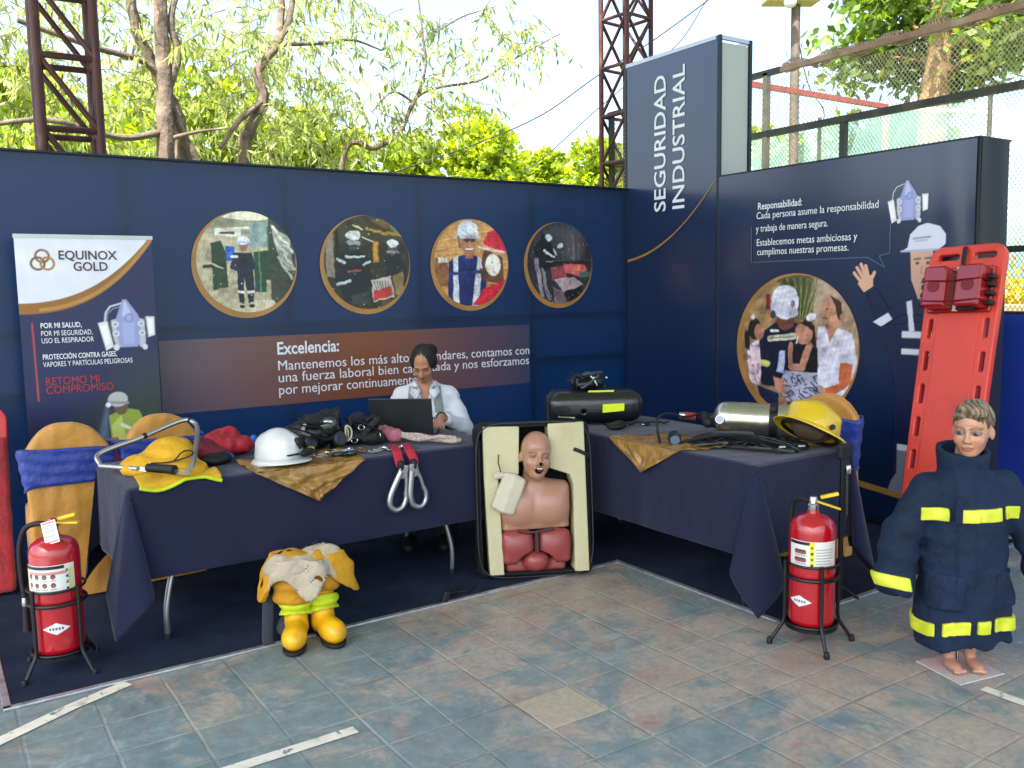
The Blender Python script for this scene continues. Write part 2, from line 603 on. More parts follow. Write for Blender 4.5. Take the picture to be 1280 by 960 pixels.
# ------------------------------------------------------------------ ground and court
def tile_material():
    m = bpy.data.materials.new('painted_tiles')
    m.use_nodes = True
    n = m.node_tree; L = n.links.new
    b = n.nodes['Principled BSDF']
    tc = n.nodes.new('ShaderNodeTexCoord')
    sp = n.nodes.new('ShaderNodeSeparateXYZ'); L(tc.outputs['Object'], sp.inputs[0])
    def math_(op, a, c=None, d=None):
        q = n.nodes.new('ShaderNodeMath'); q.operation = op
        for i, v in enumerate((a, c, d)):
            if v is None: continue
            if isinstance(v, (int, float)): q.inputs[i].default_value = v
            else: L(v, q.inputs[i])
        return q.outputs[0]
    def noise(scale, detail=6, w=0, rough=.55, dist=0):
        q = n.nodes.new('ShaderNodeTexNoise'); q.noise_dimensions = '4D'
        q.inputs['Scale'].default_value = scale; q.inputs['Detail'].default_value = detail
        q.inputs['W'].default_value = w; q.inputs['Roughness'].default_value = rough; q.inputs['Distortion'].default_value = dist
        L(tc.outputs['Object'], q.inputs['Vector']); return q.outputs[0]
    def rng(v, a, c, lo=0, hi=1):
        q = n.nodes.new('ShaderNodeMapRange'); q.inputs[1].default_value = a; q.inputs[2].default_value = c
        q.inputs[3].default_value = lo; q.inputs[4].default_value = hi; L(v, q.inputs[0]); return q.outputs[0]
    def mix(f, a, c):
        q = n.nodes.new('ShaderNodeMix'); q.data_type = 'RGBA'
        if isinstance(f, (int, float)): q.inputs[0].default_value = f
        else: L(f, q.inputs[0])
        for i, v in ((6, a), (7, c)):
            if isinstance(v, str): q.inputs[i].default_value = lin(v) + (1,)
            else: L(v, q.inputs[i])
        return q.outputs[2]
    wob = math_('MULTIPLY', math_('SUBTRACT', noise(1.7, 2, 9), .5), .02)
    tx = math_('DIVIDE', math_('ADD', math_('ADD', sp.outputs[0], 4.444), wob), .2675)
    ty = math_('DIVIDE', math_('ADD', math_('ADD', sp.outputs[1], 3.93), wob), .2525)
    fx, fy = math_('FRACT', tx), math_('FRACT', ty)
    ix, iy = math_('FLOOR', tx), math_('FLOOR', ty)
    ex = math_('MINIMUM', fx, math_('SUBTRACT', 1, fx))
    ey = math_('MINIMUM', fy, math_('SUBTRACT', 1, fy))
    wn = n.nodes.new('ShaderNodeTexWhiteNoise'); wn.noise_dimensions = '2D'
    cb = n.nodes.new('ShaderNodeCombineXYZ'); L(ix, cb.inputs[0]); L(iy, cb.inputs[1]); L(cb.outputs[0], wn.inputs['Vector'])
    tile = wn.outputs['Value']
    # worn coats of paint: teal over blue over red-brown over the bare clay tile
    bare = mix(noise(9, 8, 1), '#b6aa9a', '#968b7f')
    bare = mix(rng(noise(2.2, 8, 2), .48, .68), bare, '#a08377')
    teal = mix(noise(6, 8, 3), '#567b86', '#7a9598')
    teal = mix(rng(noise(14, 10, 4), .35, .8), teal, '#3c5a64')
    grad = rng(sp.outputs[0], -5.2, -2.6, .15, -.012)
    gr2 = rng(sp.outputs[0], -2.4, -1.2, 0, .10)
    k = math_('ADD', math_('ADD', math_('ADD', math_('ADD', math_('MULTIPLY', noise(2.1, 12, 5, .78, .8), 1.0), grad), gr2), math_('MULTIPLY', math_('SUBTRACT', tile, .5), .07)), math_('MULTIPLY', math_('SUBTRACT', noise(7, 9, 21, .7), .5), .22))
    paint = rng(k, .465, .57, 0, .86)
    c = mix(paint, bare, teal)
    c = mix(rng(noise(3.1, 11, 6, .75), .57, .66, 0, .8), c, '#93a5a6')
    c = mix(rng(noise(2.9, 12, 7, .8), .55, .66, 0, .8), c, '#9c6c62')
    c = mix(rng(noise(6, 11, 15, .82), .54, .66, 0, .85), c, '#b9b0a2')
    c = mix(rng(noise(1.1, 11, 25, .75), .54, .66, 0, .6), c, '#565a50')
    c = mix(rng(noise(2.6, 10, 8, .75), .635, .69, 0, .85), c, '#6aa3c4')
    one = math_('MULTIPLY', math_('COMPARE', ix, 4, .1), math_('COMPARE', iy, 2, .1))
    c = mix(math_('MULTIPLY', one, .8), c, '#b3a68c')
    c = mix(rng(noise(38, 6, 10), .35, .8, 0, .45), c, '#4a4f4e')
    c = mix(math_('MULTIPLY', tile, .12), c, '#b0a89a')
    gx = rng(ex, .012, .03, 1, 0); gy = rng(ey, .012, .032, 1, 0)
    gcol = mix(rng(noise(2.1, 5, 11), .42, .55), '#6b645b', '#a8a398')
    c = mix(math_('MULTIPLY', math_('MAXIMUM', gx, gy), rng(noise(3.3, 8, 12, .7), .42, .66, .05, .75)), c, gcol)
    L(c, b.inputs['Base Color'])
    L(rng(noise(5, 8, 13), .3, .7, .32, .62), b.inputs['Roughness'])
    b.inputs['Specular IOR Level'].default_value = .5
    h = math_('SUBTRACT', math_('MULTIPLY', noise(24, 8, 14), .35), math_('MAXIMUM', gx, gy))
    bp = n.nodes.new('ShaderNodeBump'); bp.inputs['Strength'].default_value = .28; bp.inputs['Distance'].default_value = .01
    L(h, bp.inputs['Height']); L(bp.outputs[0], b.inputs['Normal'])
    return m

grass_m = mat('dry_grass', '#5e6b35', .95, var=.3, vs=.6, dirt='#7a6a4c', ds=.25, bump=.6, bs=8)
b_ = MB(); b_.add([(-160, -160, -.06), (160, -160, -.06), (160, 160, -.06), (-160, 160, -.06)], [(0, 1, 2, 3)])
tag(b_.build('ground', grass_m, smooth=False), kind='structure')
b_ = MB(); b_.box((-3, -5, -.03), (18, 15, .06))
tag(b_.build('court_floor', tile_material(), smooth=False, loc=(0, 0, 0)), kind='structure')

def line_material():
    m = mat('line_paint', '#d3cfc0', .6, var=.1, vs=12, dirt='#8d8d84', ds=14)
    n = m.node_tree; b = n.nodes['Principled BSDF']
    tc = n.nodes.new('ShaderNodeTexCoord'); q = n.nodes.new('ShaderNodeTexNoise')
    q.inputs['Scale'].default_value = 16; q.inputs['Detail'].default_value = 9; q.inputs['Roughness'].default_value = .7
    n.links.new(tc.outputs['Object'], q.inputs['Vector'])
    r = n.nodes.new('ShaderNodeMapRange'); r.inputs[1].default_value = .36; r.inputs[2].default_value = .42
    n.links.new(q.outputs[0], r.inputs[0]); n.links.new(r.outputs[0], b.inputs['Alpha'])
    return m
lm = line_material()
def court_line(pts, w):
    b = MB(); P = [Vector(p) for p in pts]
    L_ = []
    for i, p in enumerate(P):
        d = (P[min(i + 1, len(P) - 1)] - P[max(i - 1, 0)]).normalized(); s_ = Vector((-d.y, d.x, 0)) * w / 2
        L_ += [p + s_, p - s_]
    b.add([(p.x, p.y, .004) for p in L_], [(2 * i, 2 * i + 1, 2 * i + 3, 2 * i + 2) for i in range(len(P) - 1)])
    tag(b.build('court_line', lm, smooth=False, loc=(0, 0, 0)), kind='structure')
court_line([(-6.1, -3.0, 0), (-5.5, -2.6, 0), (-5.05, -2.33, 0), (-4.8, -2.19, 0), (-4.57, -2.09, 0)], .062)
court_line([(-5.6, -3.04, 0), (-4.8, -3.02, 0), (-3.96, -3.01, 0)], .055)
court_line([(-1.80, -4.16, 0), (-1.80, -5.6, 0)], .05)

# carpet with metal edging
CARP = thing('carpet', 'dark navy carpet with thin silver edging laid on tiles', 'carpet', (-2.5, -1.2, 0))
cm = mat('carpet_pile', '#27324a', .97, var=.28, vs=5, bump=1.0, bs=300, dirt='#364157', ds=2.2, spec=.15)
b_ = MB()
b_.prism([(-4.99, -2.045), (-1.87, -2.045), (-1.87, -3.23), (.35, -3.23), (.35, 0), (-4.99, 0)], .007, (0, 0, .001), (1, 0, 0), (0, 1, 0))
b_.build('carpet_pile', cm, CARP, smooth=False)
em = mat('edging_aluminium', '#b9bcbe', .38, .7, var=.2, vs=20, dirt='#77797a', ds=8)
for p, q in (((-5.02, -2.06, .006), (-1.895, -2.06, .006)), ((-5.005, -2.07, .006), (-5.005, 0, .006)), ((-1.885, -2.04, .006), (-1.885, -3.245, .006)), ((-1.90, -3.245, .006), (.35, -3.245, .006))):
    MB().bar(p, q, .03, .011, up=(0, 0, 1)).build('edging_strip', em, CARP, smooth=False, bevel=.003)

# court roof, out of frame, that keeps the sun off the stand
b_ = MB(); b_.box((-3.2, -4.0, 6.6), (13.6, 11.4, .12))
tag(b_.build('roof', mat('roof_sheet', '#b5b6b2', .6, var=.1, vs=2), smooth=False), kind='structure')

# ------------------------------------------------------------------ lattice columns
steel_red = mat('oxide_steel', '#4b2c2a', .5, .3, var=.3, vs=6, dirt='#6a4a44', ds=5)
def lattice(name, label, cx, cy, w, rz, ztop, step, r, z0=0.0, cross=False, off=0):
    t = thing(name, label, 'lattice column', (cx, cy, 0), rz, 'lattice columns carrying the court roof')
    M_ = t.matrix_world
    cs = [Vector((a * w / 2, b * w / 2, 0)) for a, b in ((-1, -1), (1, -1), (1, 1), (-1, 1))]
    for c in cs:
        MB().tube([M_ @ (c + Vector((0, 0, z0))), M_ @ (c + Vector((0, 0, ztop)))], r, 12).build('leg', steel_red, t)
    zs = [off + i * step for i in range(int((ztop - off) / step) + 1)]
    for i in range(4):
        a, b = cs[i], cs[(i + 1) % 4]
        mb = MB()
        for k, z in enumerate(zs):
            mb.cyl(M_ @ (a + Vector((0, 0, z))), M_ @ (b + Vector((0, 0, z))), r * .72, n=8)
            if k + 1 < len(zs):
                p, q = a + Vector((0, 0, zs[k + 1])), b + Vector((0, 0, z))
                if i in (2, 3): p, q = a + Vector((0, 0, z)), b + Vector((0, 0, zs[k + 1]))
                mb.cyl(M_ @ p, M_ @ q, r * .66, n=8)
                if cross:
                    mb.cyl(M_ @ (a + Vector((0, 0, z))), M_ @ (b + Vector((0, 0, zs[k + 1]))), r * .6, n=8)
        mb.build('bracing', steel_red, t)
    MB().box((cx, cy, .02), (w + .2, w + .2, .04)).build('base_plate', steel_red, t, smooth=False)
    return t
lattice('lattice_column', 'dark red pipe lattice column behind the left stretch of the blue wall', -4.17, 1.30, .37, R(-3), 6.5, .50, .032, off=.27)
lattice('lattice_column', 'cross braced rusty lattice column beside the tall grey sign tower', 2.12, 2.42, .42, R(6), 6.5, .56, .03, cross=True, off=.3)

# ------------------------------------------------------------------ the stand walls
def vinyl_mat(name, col, tr=.3, rough=.3, coat=.5):
    m = mat(name, col, rough, var=.06, vs=1.3, bump=.10, bs=3.5, spec=.6, coat=coat)
    m.node_tree.nodes['Principled BSDF'].inputs['Coat Roughness'].default_value = .16
    m.node_tree.nodes['Principled BSDF'].inputs['Coat IOR'].default_value = 1.7
    n = m.node_tree; b = n.nodes['Principled BSDF']; o = n.nodes['Material Output']
    t = n.nodes.new('ShaderNodeBsdfTranslucent'); t.inputs['Color'].default_value = tuple(min(1, x * 1.35) for x in lin(col)) + (1,)
    ms = n.nodes.new('ShaderNodeMixShader'); ms.inputs[0].default_value = tr
    n.links.new(b.outputs[0], ms.inputs[1]); n.links.new(t.outputs[0], ms.inputs[2]); n.links.new(ms.outputs[0], o.inputs[0])
    return m
VIN = vinyl_mat('printed_vinyl', '#052a55', .36, .34, .12)
VIN2 = vinyl_mat('printed_vinyl_grey', '#0f2850', .25, .30, .8)
DARK = mat('dark_fabric_panel', '#141b28', .6, var=.15, vs=2, bump=.15, bs=4)
FRM = mat('frame_metal', '#3a4046', .45, .6, var=.1)
PRN = vcol_mat('print_ink', .35, spec=.5)
PRNA = vcol_mat('print_ink_cut', .35, alpha=True)
WHITE = mat('white_ink', '#dfe3ea', .45, var=.02)
GOLD = mat('gold_ink', '#a3763a', .35, var=.25, vs=5, spec=.6)
EX, EZ = (1, 0, 0), (0, 0, 1)
RY = (0, -1, 0)

BW = thing('exhibition_wall', 'long blue printed exhibition wall with four round pictures and a brown text band', 'display wall', (-3, 0, 0))
b_ = MB()
nx = 120
b_.grid(lambda u, v: (-6.12 + 6.12 * u, .004 * math.sin(u * 37) * math.sin(v * 3.1), .03 + v * 2.41), nx, 30)
b_.build('vinyl_print', VIN, BW)
for x in [-6.12 + .012, -5.10, -4.08, -3.06, -2.04, -1.02, -.03]:
    MB().box((x, .025, 1.22), (.045, .034, 2.44)).build('frame_post', FRM, BW, smooth=False)
for z in (.02, 1.02, 1.385, 2.425):
    MB().box((-3.06, .026, z), (6.1, .032, .040)).build('frame_rail', FRM, BW, smooth=False)
MB().box((-3.06, .0, 2.446), (6.12, .05, .012)).build('top_channel', mat('channel_dark', '#1a2433', .5, .3), BW, smooth=False)

def band(X, Y):
    p = Paint(X, Y, '#6a4731')
    t = np.clip(X / 2.87, 0, 1)[:, None]
    a, m_, c = np.array(lin('#5d5262')), np.array(lin('#7a4526')), np.array(lin('#3b3f5e'))
    p.c = np.where(t < .5, a + (m_ - a) * (t / .5), m_ + (c - m_) * ((t - .5) / .5))
    return p.noise(.05, 3)
print_rect('brown_band', PRN, BW, (-3.925, -.006, .838), EX, EZ, 2.87, .475, 70, 14, band)
text('Excelencia:', .12, WHITE, BW, (-3.163, -.008, 1.185), EX, EZ, width=.455, bold=.0022)
for s_, z, w in (('Mantenemos los más altos estándares, contamos con', 1.075, 2.105), ('una fuerza laboral bien capacitada y nos esforzamos', .993, 2.10), ('por mejorar continuamente.', .908, 1.09)):
    text(s_, .098, WHITE, BW, (-3.163, -.008, z), EX, EZ, width=w)

def warp(X, Y, a, seed):
    P = np.stack([X, Y, X * 0], 1)
    return (X + a * (.7 * wr(P, 11, seed) + .3 * wr(P, 38, seed + 1)), Y + a * (.7 * wr(P, 11, seed + 2) + .3 * wr(P, 38, seed + 3)))
def grain(p, X, Y, seed):
    """tonal variation of a printed photograph"""
    P = np.stack([X, Y, X * 0], 1)
    k = 1 + .35 * wr(P, 7, seed) + .45 * wr(P, 26, seed + 1) + .40 * wr(P, 70, seed + 2)
    p.c = np.clip(p.c * k[:, None], 0, 1)
    return p
def pic_locker(X, Y):
    X0, Y0 = X, Y; X, Y = warp(X, Y, .045, 31)
    p = Paint(X, Y, '#b4ad90')
    p.rect(-1, .55, 1, 1, '#8f9079').ell(.1, .95, .7, .12, '#e9e6d0').line([(-.6, .62), (.4, .72)], .05, '#dfe0cc')
    p.rect(-.62, .5, -.1, .66, '#d9d9cf').line([(-.5, .57), (-.25, .57)], .05, '#4a4a44')
    p.rect(.05, .3, .42, .78, '#8ea6a4').rect(.42, .1, .5, .7, '#5c6a5e')
    p.poly([(.45, 1), (1, 1), (1, -1), (.45, -1)], '#3a4239').poly([(.5, .75), (.9, .5), (.95, -.2), (.7, -.1)], '#a7aba0')
    p.line([(.55, .7), (.95, .2)], .05, '#e8e8dc').line([(.6, .45), (.97, -.15)], .06, '#d6d8cd').line([(.62, .1), (.9, -.35)], .05, '#c8c8b8')
    for k in range(6): p.line([(.72, .4 - k * .1), (.97, .25 - k * .12)], .015, '#5a5f5a')
    p.poly([(-.72, .35), (-.5, .42), (-.42, .2), (-.4, -.5), (-.7, -.55)], '#23402c').line([(-.85, -.1), (-.45, -.05)], .06, '#1e2a22').line([(-.75, -.02), (-.5, -.12)], .025, '#d8d2b4')
    p.rect(.12, -.6, .36, .2, '#1f4a33').rect(.32, -.35, .5, .22, '#2a4631').line([(.24, .2), (.24, -.6)], .02, '#6d8f78')
    p.rect(-.42, .02, -.24, .32, '#1d4fb0').rect(-.4, .1, -.28, .2, '#3d74d0')
    p.poly([(-.3, -.75), (.5, -.75), (.6, -1), (-.4, -1)], '#c9c0a6').rect(-.6, -.62, -.2, -.5, '#9c947a')
    p.poly([(-.26, .18), (.08, .2), (.1, -.15), (.12, -.78), (.0, -.8), (-.06, -.3), (-.1, -.8), (-.2, -.78), (-.22, -.15)], '#171e33')
    p.line([(-.22, .12), (-.3, -.12), (-.1, -.18)], .09, '#1a2340').line([(.06, .12), (.1, -.1), (-.02, -.16)], .08, '#1a2340')
    p.line([(-.3, .1), (-.2, .1)], .05, '#cfd6dc').line([(-.2, -.58), (-.1, -.58)], .05, '#cfd6dc').line([(.0, -.58), (.1, -.58)], .05, '#cfd6dc')
    p.ell(-.08, .34, .085, .11, '#9a6b55').ell(-.08, .43, .12, .075, '#dfe8f5').line([(-.22, .4), (.06, .4)], .03, '#aebfd8')
    p.ell(-.14, -.86, .06, .04, '#15151a').ell(.06, -.88, .06, .04, '#15151a')
    p.specks(60, ['#f2efdc', '#2d352d', '#6c7263'], (.004, .012), seed=5)
    return grain(p, X0, Y0, 2)
def pic_rescue(X, Y):
    X0, Y0 = X, Y; X, Y = warp(X, Y, .06, 41)
    p = Paint(X, Y, '#2b2c20')
    p.rect(-1, .4, 1, 1, '#3c3a22').poly([(.1, .9), (.9, .5), (1, .8), (.5, 1)], '#6b5a2c').line([(.0, .75), (.4, .62), (.9, .6)], .06, '#b48f3e')
    p.line([(-.3, .8), (-.1, .7)], .04, '#d5cca0').line([(-.1, .55), (.25, .4)], .025, '#cfcfc4').rect(-.95, -.3, -.78, .6, '#8c8377').rect(-.74, -.5, -.66, .7, '#171711')
    p.rect(.12, .0, .26, .45, '#b5802c').rect(.15, .05, .22, .4, '#d8a244').ell(.7, .78, .16, .14, '#8b8453')
    p.poly([(-.62, .2), (-.3, .3), (.05, .12), (.08, -.4), (-.1, -.85), (-.6, -.8), (-.7, -.3)], '#121a26')
    p.ell(-.32, .42, .14, .17, '#2a2f33').ell(-.33, .58, .17, .11, '#d9dcdc').line([(-.42, .42), (-.22, .42)], .09, '#8f979a').line([(-.4, .3), (-.26, .3)], .06, '#3d4448')
    p.line([(-.5, .12), (-.08, .12)], .05, '#c6ccd0').line([(-.7, .05), (-.52, .0)], .06, '#cfd4d6').line([(-.1, -.05), (.05, .02)], .05, '#cfd4d6').line([(-.45, -.2), (-.2, -.18)], .05, '#a34a3a').line([(-.7, -.45), (-.45, -.4)], .06, '#c6ccd0')
    p.poly([(.4, .15), (.75, .2), (.95, -.1), (.9, -.6), (.4, -.5)], '#182028').ell(.6, .3, .12, .15, '#4a4f52').ell(.6, .42, .13, .08, '#d3d6d6').line([(.5, .25), (.72, .22)], .06, '#93999b')
    p.poly([(.05, -.38), (.55, -.3), (.6, -.75), (.1, -.85)], '#b7b3aa').poly([(.1, -.6), (.55, -.52), (.56, -.72), (.12, -.82)], '#b8323a')
    for k in range(6): p.line([(.12 + k * .07, -.42), (.15 + k * .07, -.58)], .02, '#4d4a48')
    p.poly([(.6, -.3), (.85, -.2), (.85, -.75), (.62, -.7)], '#8b734a').rect(.3, -.95, .8, -.8, '#5d4126').poly([(-.4, -.7), (0, -.6), (0, -.9), (-.4, -.92)], '#3c3f40')
    p.specks(120, ['#d8d4c2', '#10120f', '#8a7a50', '#5a5d5e'], (.004, .013), seed=8)
    return grain(p, X0, Y0, 4)
def pic_worker(X, Y):
    X0, Y0 = X, Y; X, Y = warp(X, Y, .025, 51)
    p = Paint(X, Y, '#c9995c')
    for k in range(9): p.line([(-1, .9 - k * .22), (1, 1.25 - k * .2)], .03, '#b0814a' if k % 2 else '#dcb078')
    p.poly([(-1, .1), (-.7, .15), (-.55, -.5), (-1, -.6)], '#8f5f3a').rect(-.9, .0, -.66, .12, '#e2ded2')
    p.poly([(-.62, .02), (-.35, .16), (.1, .16), (.36, .0), (.4, -1), (-.66, -1)], '#17286a').poly([(-.3, .18), (.04, .18), (-.12, -.1)], '#22357c')
    p.poly([(-.5, .1), (-.38, .15), (-.36, -1), (-.52, -1)], '#d5dae6').poly([(.16, .15), (.3, .06), (.16, -1), (-.02, -1)], '#d5dae6').line([(-.6, -.25), (.35, -.2)], .07, '#243a86')
    p.poly([(-.2, .28), (.06, .28), (.02, .1), (-.16, .1)], '#a3694a').ell(-.09, .42, .2, .27, '#b57c5b').line([(-.2, .52), (-.04, .52)], .045, '#22222a').line([(0, .52), (.1, .52)], .045, '#22222a')
    p.ell(-.13, .5, .06, .04, '#493c3c').ell(.03, .5, .06, .04, '#493c3c').line([(-.15, .32), (.02, .32)], .04, '#f0e6df').line([(-.16, .29), (.03, .29)], .02, '#8a3f35').ell(-.06, .42, .04, .05, '#c58b6b')
    p.poly([(-.38, .58), (.2, .58), (.16, .88), (0, .97), (-.2, .97), (-.34, .86)], '#dbe2ee').line([(-.42, .6), (.22, .6)], .07, '#b9c3d6').line([(-.36, .6), (-.3, .35)], .03, '#3c4250')
    p.poly([(.3, .45), (.95, .2), (.95, .45), (.7, .8), (.45, .72)], '#cf2f43').line([(.2, .36), (.9, .25)], .05, '#e9d0d2').poly([(.35, .3), (.85, .15), (.9, -.5), (.4, -.45), (.25, 0)], '#6b4433')
    p.ell(.58, -.05, .21, .26, '#ece5d3').ell(.58, -.05, .16, .21, '#f6f1e3').ell(.56, .02, .03, .03, '#c9bfa8')
    p.poly([(.0, -.98), (.3, -.6), (.65, -.5), (1, -.35), (1, -1)], '#d5263e').poly([(.2, -.1), (.36, -.2), (.4, -.5), (.24, -.35)], '#5c3a2c')
    return grain(p, X0, Y0, 6)
def pic_tunnel(X, Y):
    X0, Y0 = X, Y; X, Y = warp(X, Y, .06, 61)
    p = Paint(X, Y, '#2c2f38')
    p.ell(.1, .55, .8, .5, '#42444c', 15, .8, .3).ell(.4, .5, .3, .55, '#5a5a60', 0, .5, .3).line([(.4, .7), (.45, -.1)], .03, '#74727a').line([(.55, .6), (.58, 0)], .02, '#6a686e')
    p.poly([(-.8, .4), (-.5, .75), (-.25, .45), (-.1, -.05), (-.6, -.2)], '#171b26').ell(-.35, .62, .1, .09, '#c6d2da').line([(-.5, .3), (-.2, .15)], .06, '#cdd8e0').line([(-.2, .35), (-.12, .2)], .05, '#b9c4cc').ell(.02, .42, .09, .06, '#dbe4ea', 30)
    p.line([(-.45, .05), (.05, .05)], .03, '#8f9aa2').rect(-.2, -.02, .9, .06, '#2b2428')
    p.poly([(-.3, -.1), (.15, -.05), (.2, -.4), (-.25, -.45)], '#8e4049').poly([(.1, .0), (.75, -.02), (.85, -.15), (.6, -.3), (.15, -.25)], '#cf6468').ell(.55, -.1, .12, .07, '#d98052')
    p.poly([(-.2, -.4), (.45, -.35), (.75, -.55), (.1, -.75)], '#b3a0a6').poly([(.1, -.72), (.7, -.55), (.6, -.95), (.3, -.98)], '#14171c').poly([(-.8, .1), (-.68, .1), (-.5, -.8), (-.62, -.8)], '#9a8f98').poly([(-.6, -.1), (-.52, -.1), (-.3, -.9), (-.42, -.9)], '#8a808a')
    p.poly([(-.25, -.6), (.1, -.7), (.2, -1), (-.2, -1)], '#7d6b74').rect(.6, -.35, .95, -.2, '#4f6360')
    p.specks(150, ['#d9dfe6', '#15161c', '#a07a84', '#6d6a76'], (.004, .013), (-.9, -1, .9, .6), seed=12)
    return grain(p, X0, Y0, 8)
def ring_picture(parent, o, ux, uy, r, fn, nr=76, na=250, dx=-.035, dy=-.05):
    o = np.array(o, float); ux = np.array(ux, float); uy = np.array(uy, float); nz = np.cross(ux, uy)
    g = MB(); pts = [(math.cos(2 * math.pi * k / 90) * r, math.sin(2 * math.pi * k / 90) * r) for k in range(90)]
    g.prism(pts, .0012, tuple(o + nz * .006), tuple(ux), tuple(uy))
    ring = g.build('gold_ring', GOLD, parent, smooth=False)
    print_disc('round_picture', PRN, parent, tuple(o - ux * dx * r - uy * dy * r + nz * .009), tuple(ux), tuple(uy), r * .945, nr, na, fn)
for cx, fn in ((-3.345, pic_locker), (-2.475, pic_rescue), (-1.60, pic_worker), (-.745, pic_tunnel)):
    ring_picture(BW, (cx, 0, 1.792), EX, EZ, .352, fn)

# sign tower
TW = thing('sign_tower', 'tall blue sign tower with white vertical lettering at the corner of the stand', 'sign tower', (.18, -.52, 0))
MB().grid(lambda u, v: (0, -.012 - 1.03 * u, .02 + 3.44 * v), 16, 50).build('vinyl_print', VIN2, TW)
AL = mat('aluminium_profile', '#b5b9bc', .35, .8, var=.08)
LG = mat('light_grey_panel', '#b2b8b8', .55, var=.05, vs=2)
MB().box((.18, -1.045, 1.75), (.30, .012, 3.38)).build('end_panel', LG, TW, smooth=False)
MB().box((.345, -.52, 1.75), (.012, 1.0, 3.38)).build('end_panel', LG, TW, smooth=False)
for x, y in ((.012, -1.055), (.348, -1.055), (.348, .0), (.012, .012)):
    MB().box((x, y, 1.745), (.028, .028, 3.49)).build('corner_post', FRM if y > -1 else mat('dark_profile', '#2c333b', .4, .6), TW, smooth=False, bevel=.004)
for a, b2 in (((.012, -1.05), (.348, -1.05)), ((.348, -1.05), (.348, 0)), ((.006, -1.03), (.006, -.0))):
    MB().bar((a[0], a[1], 3.475), (b2[0], b2[1], 3.475), .022, .03, up=(0, 0, 1)).build('top_rail', AL, TW, smooth=False)
UP, LF = (0, 0, 1), (0, 1, 0)
text('SEGURIDAD', .19, WHITE, TW, (-.004, -.485, 2.215), UP, LF, width=1.10, bold=.002)
text('INDUSTRIAL', .19, WHITE, TW, (-.004, -.70, 2.215), UP, LF, width=1.135, bold=.002)
sw = MB()
arc = [(1.01 * (k / 30), 1.84 + .13 * (k / 30) + .44 * (k / 30) ** 2.2) for k in range(31)]
sw.prism([(a, z) for a, z in arc] + [(a, z - .022 + .012 * (a)) for a, z in reversed(arc)], .001, (-.004, -.015, 0), RY, EZ)
sw.build('gold_swoosh', GOLD, TW, smooth=False)

# right wall
RW = thing('exhibition_wall', 'shorter blue grey exhibition wall with family picture and cartoon worker print', 'display wall', (.17, -2.07, 0))
def rwall(u, v):
    y = -1.07 - 2.0 * u
    z = .04 + v * 2.39
    return (-.002 + .004 * math.sin(u * 5) * math.sin(v * 9) + .003 * math.sin(u * 60 + v * 7) * max(0, u - .8) * 5, y, z)
MB().grid(rwall, 60, 50).build('vinyl_print', VIN2, RW)
for y in (-1.085, -2.07, -3.06):
    MB().box((.027, y, 1.22), (.034, .05, 2.42)).build('frame_post', FRM, RW, smooth=False)
for z in (.035, 1.02, 1.405, 2.415):
    MB().box((.028, -2.07, z), (.032, 1.96, .045)).build('frame_rail', FRM, RW, smooth=False)
MB().grid(lambda u, v: (.004 + .325 * u, -3.088 + .006 * math.sin(u * 9 + v * 5) * v, .02 + 2.41 * v), 14, 40).build('end_panel', DARK, RW)
MB().box((.34, -2.07, 1.22), (.01, 2.0, 2.4)).build('back_panel', DARK, RW, smooth=False)
MB().box((.17, -2.07, 2.436), (.35, 2.03, .01)).build('top_panel', DARK, RW, smooth=False)
for y, s_, z, w, bo in ((-1.455, 'Responsabilidad:', 2.15, .285 * 1.0, .0008), (-1.443, 'Cada persona asume la responsabilidad', 2.083, 1.0, 0), (-1.443, 'y trabaja de manera segura.', 1.99, .62, 0), (-1.447, 'Establecemos metas ambiciosas y', 1.888, .845, 0), (-1.453, 'cumplimos nuestras promesas.', 1.82, .775, 0)):
    text(s_, .072, WHITE, RW, (-.008, y, z), RY, EZ, width=w * (1.0 if not bo else 1.38), bold=bo)
BUB = mat('pale_blue_ink', '#46587f', .4)
bb = MB()
for p, q in (((-1.40, 2.03), (-1.40, 1.77)), ((-1.40, 1.77), (-2.37, 1.77)), ((-2.37, 1.77), (-2.5, 1.70)), ((-2.5, 1.70), (-2.455, 1.775)), ((-2.455, 1.775), (-2.53, 1.79)), ((-2.53, 1.79), (-2.53, 1.97))):
    bb.bar((-.007, p[0], p[1]), (-.007, q[0], q[1]), .0015, .007, up=(0, 0, 1) if abs(p[0] - q[0]) > abs(p[1] - q[1]) else (0, 1, 0))
bb.build('speech_bubble', BUB, RW, smooth=False)

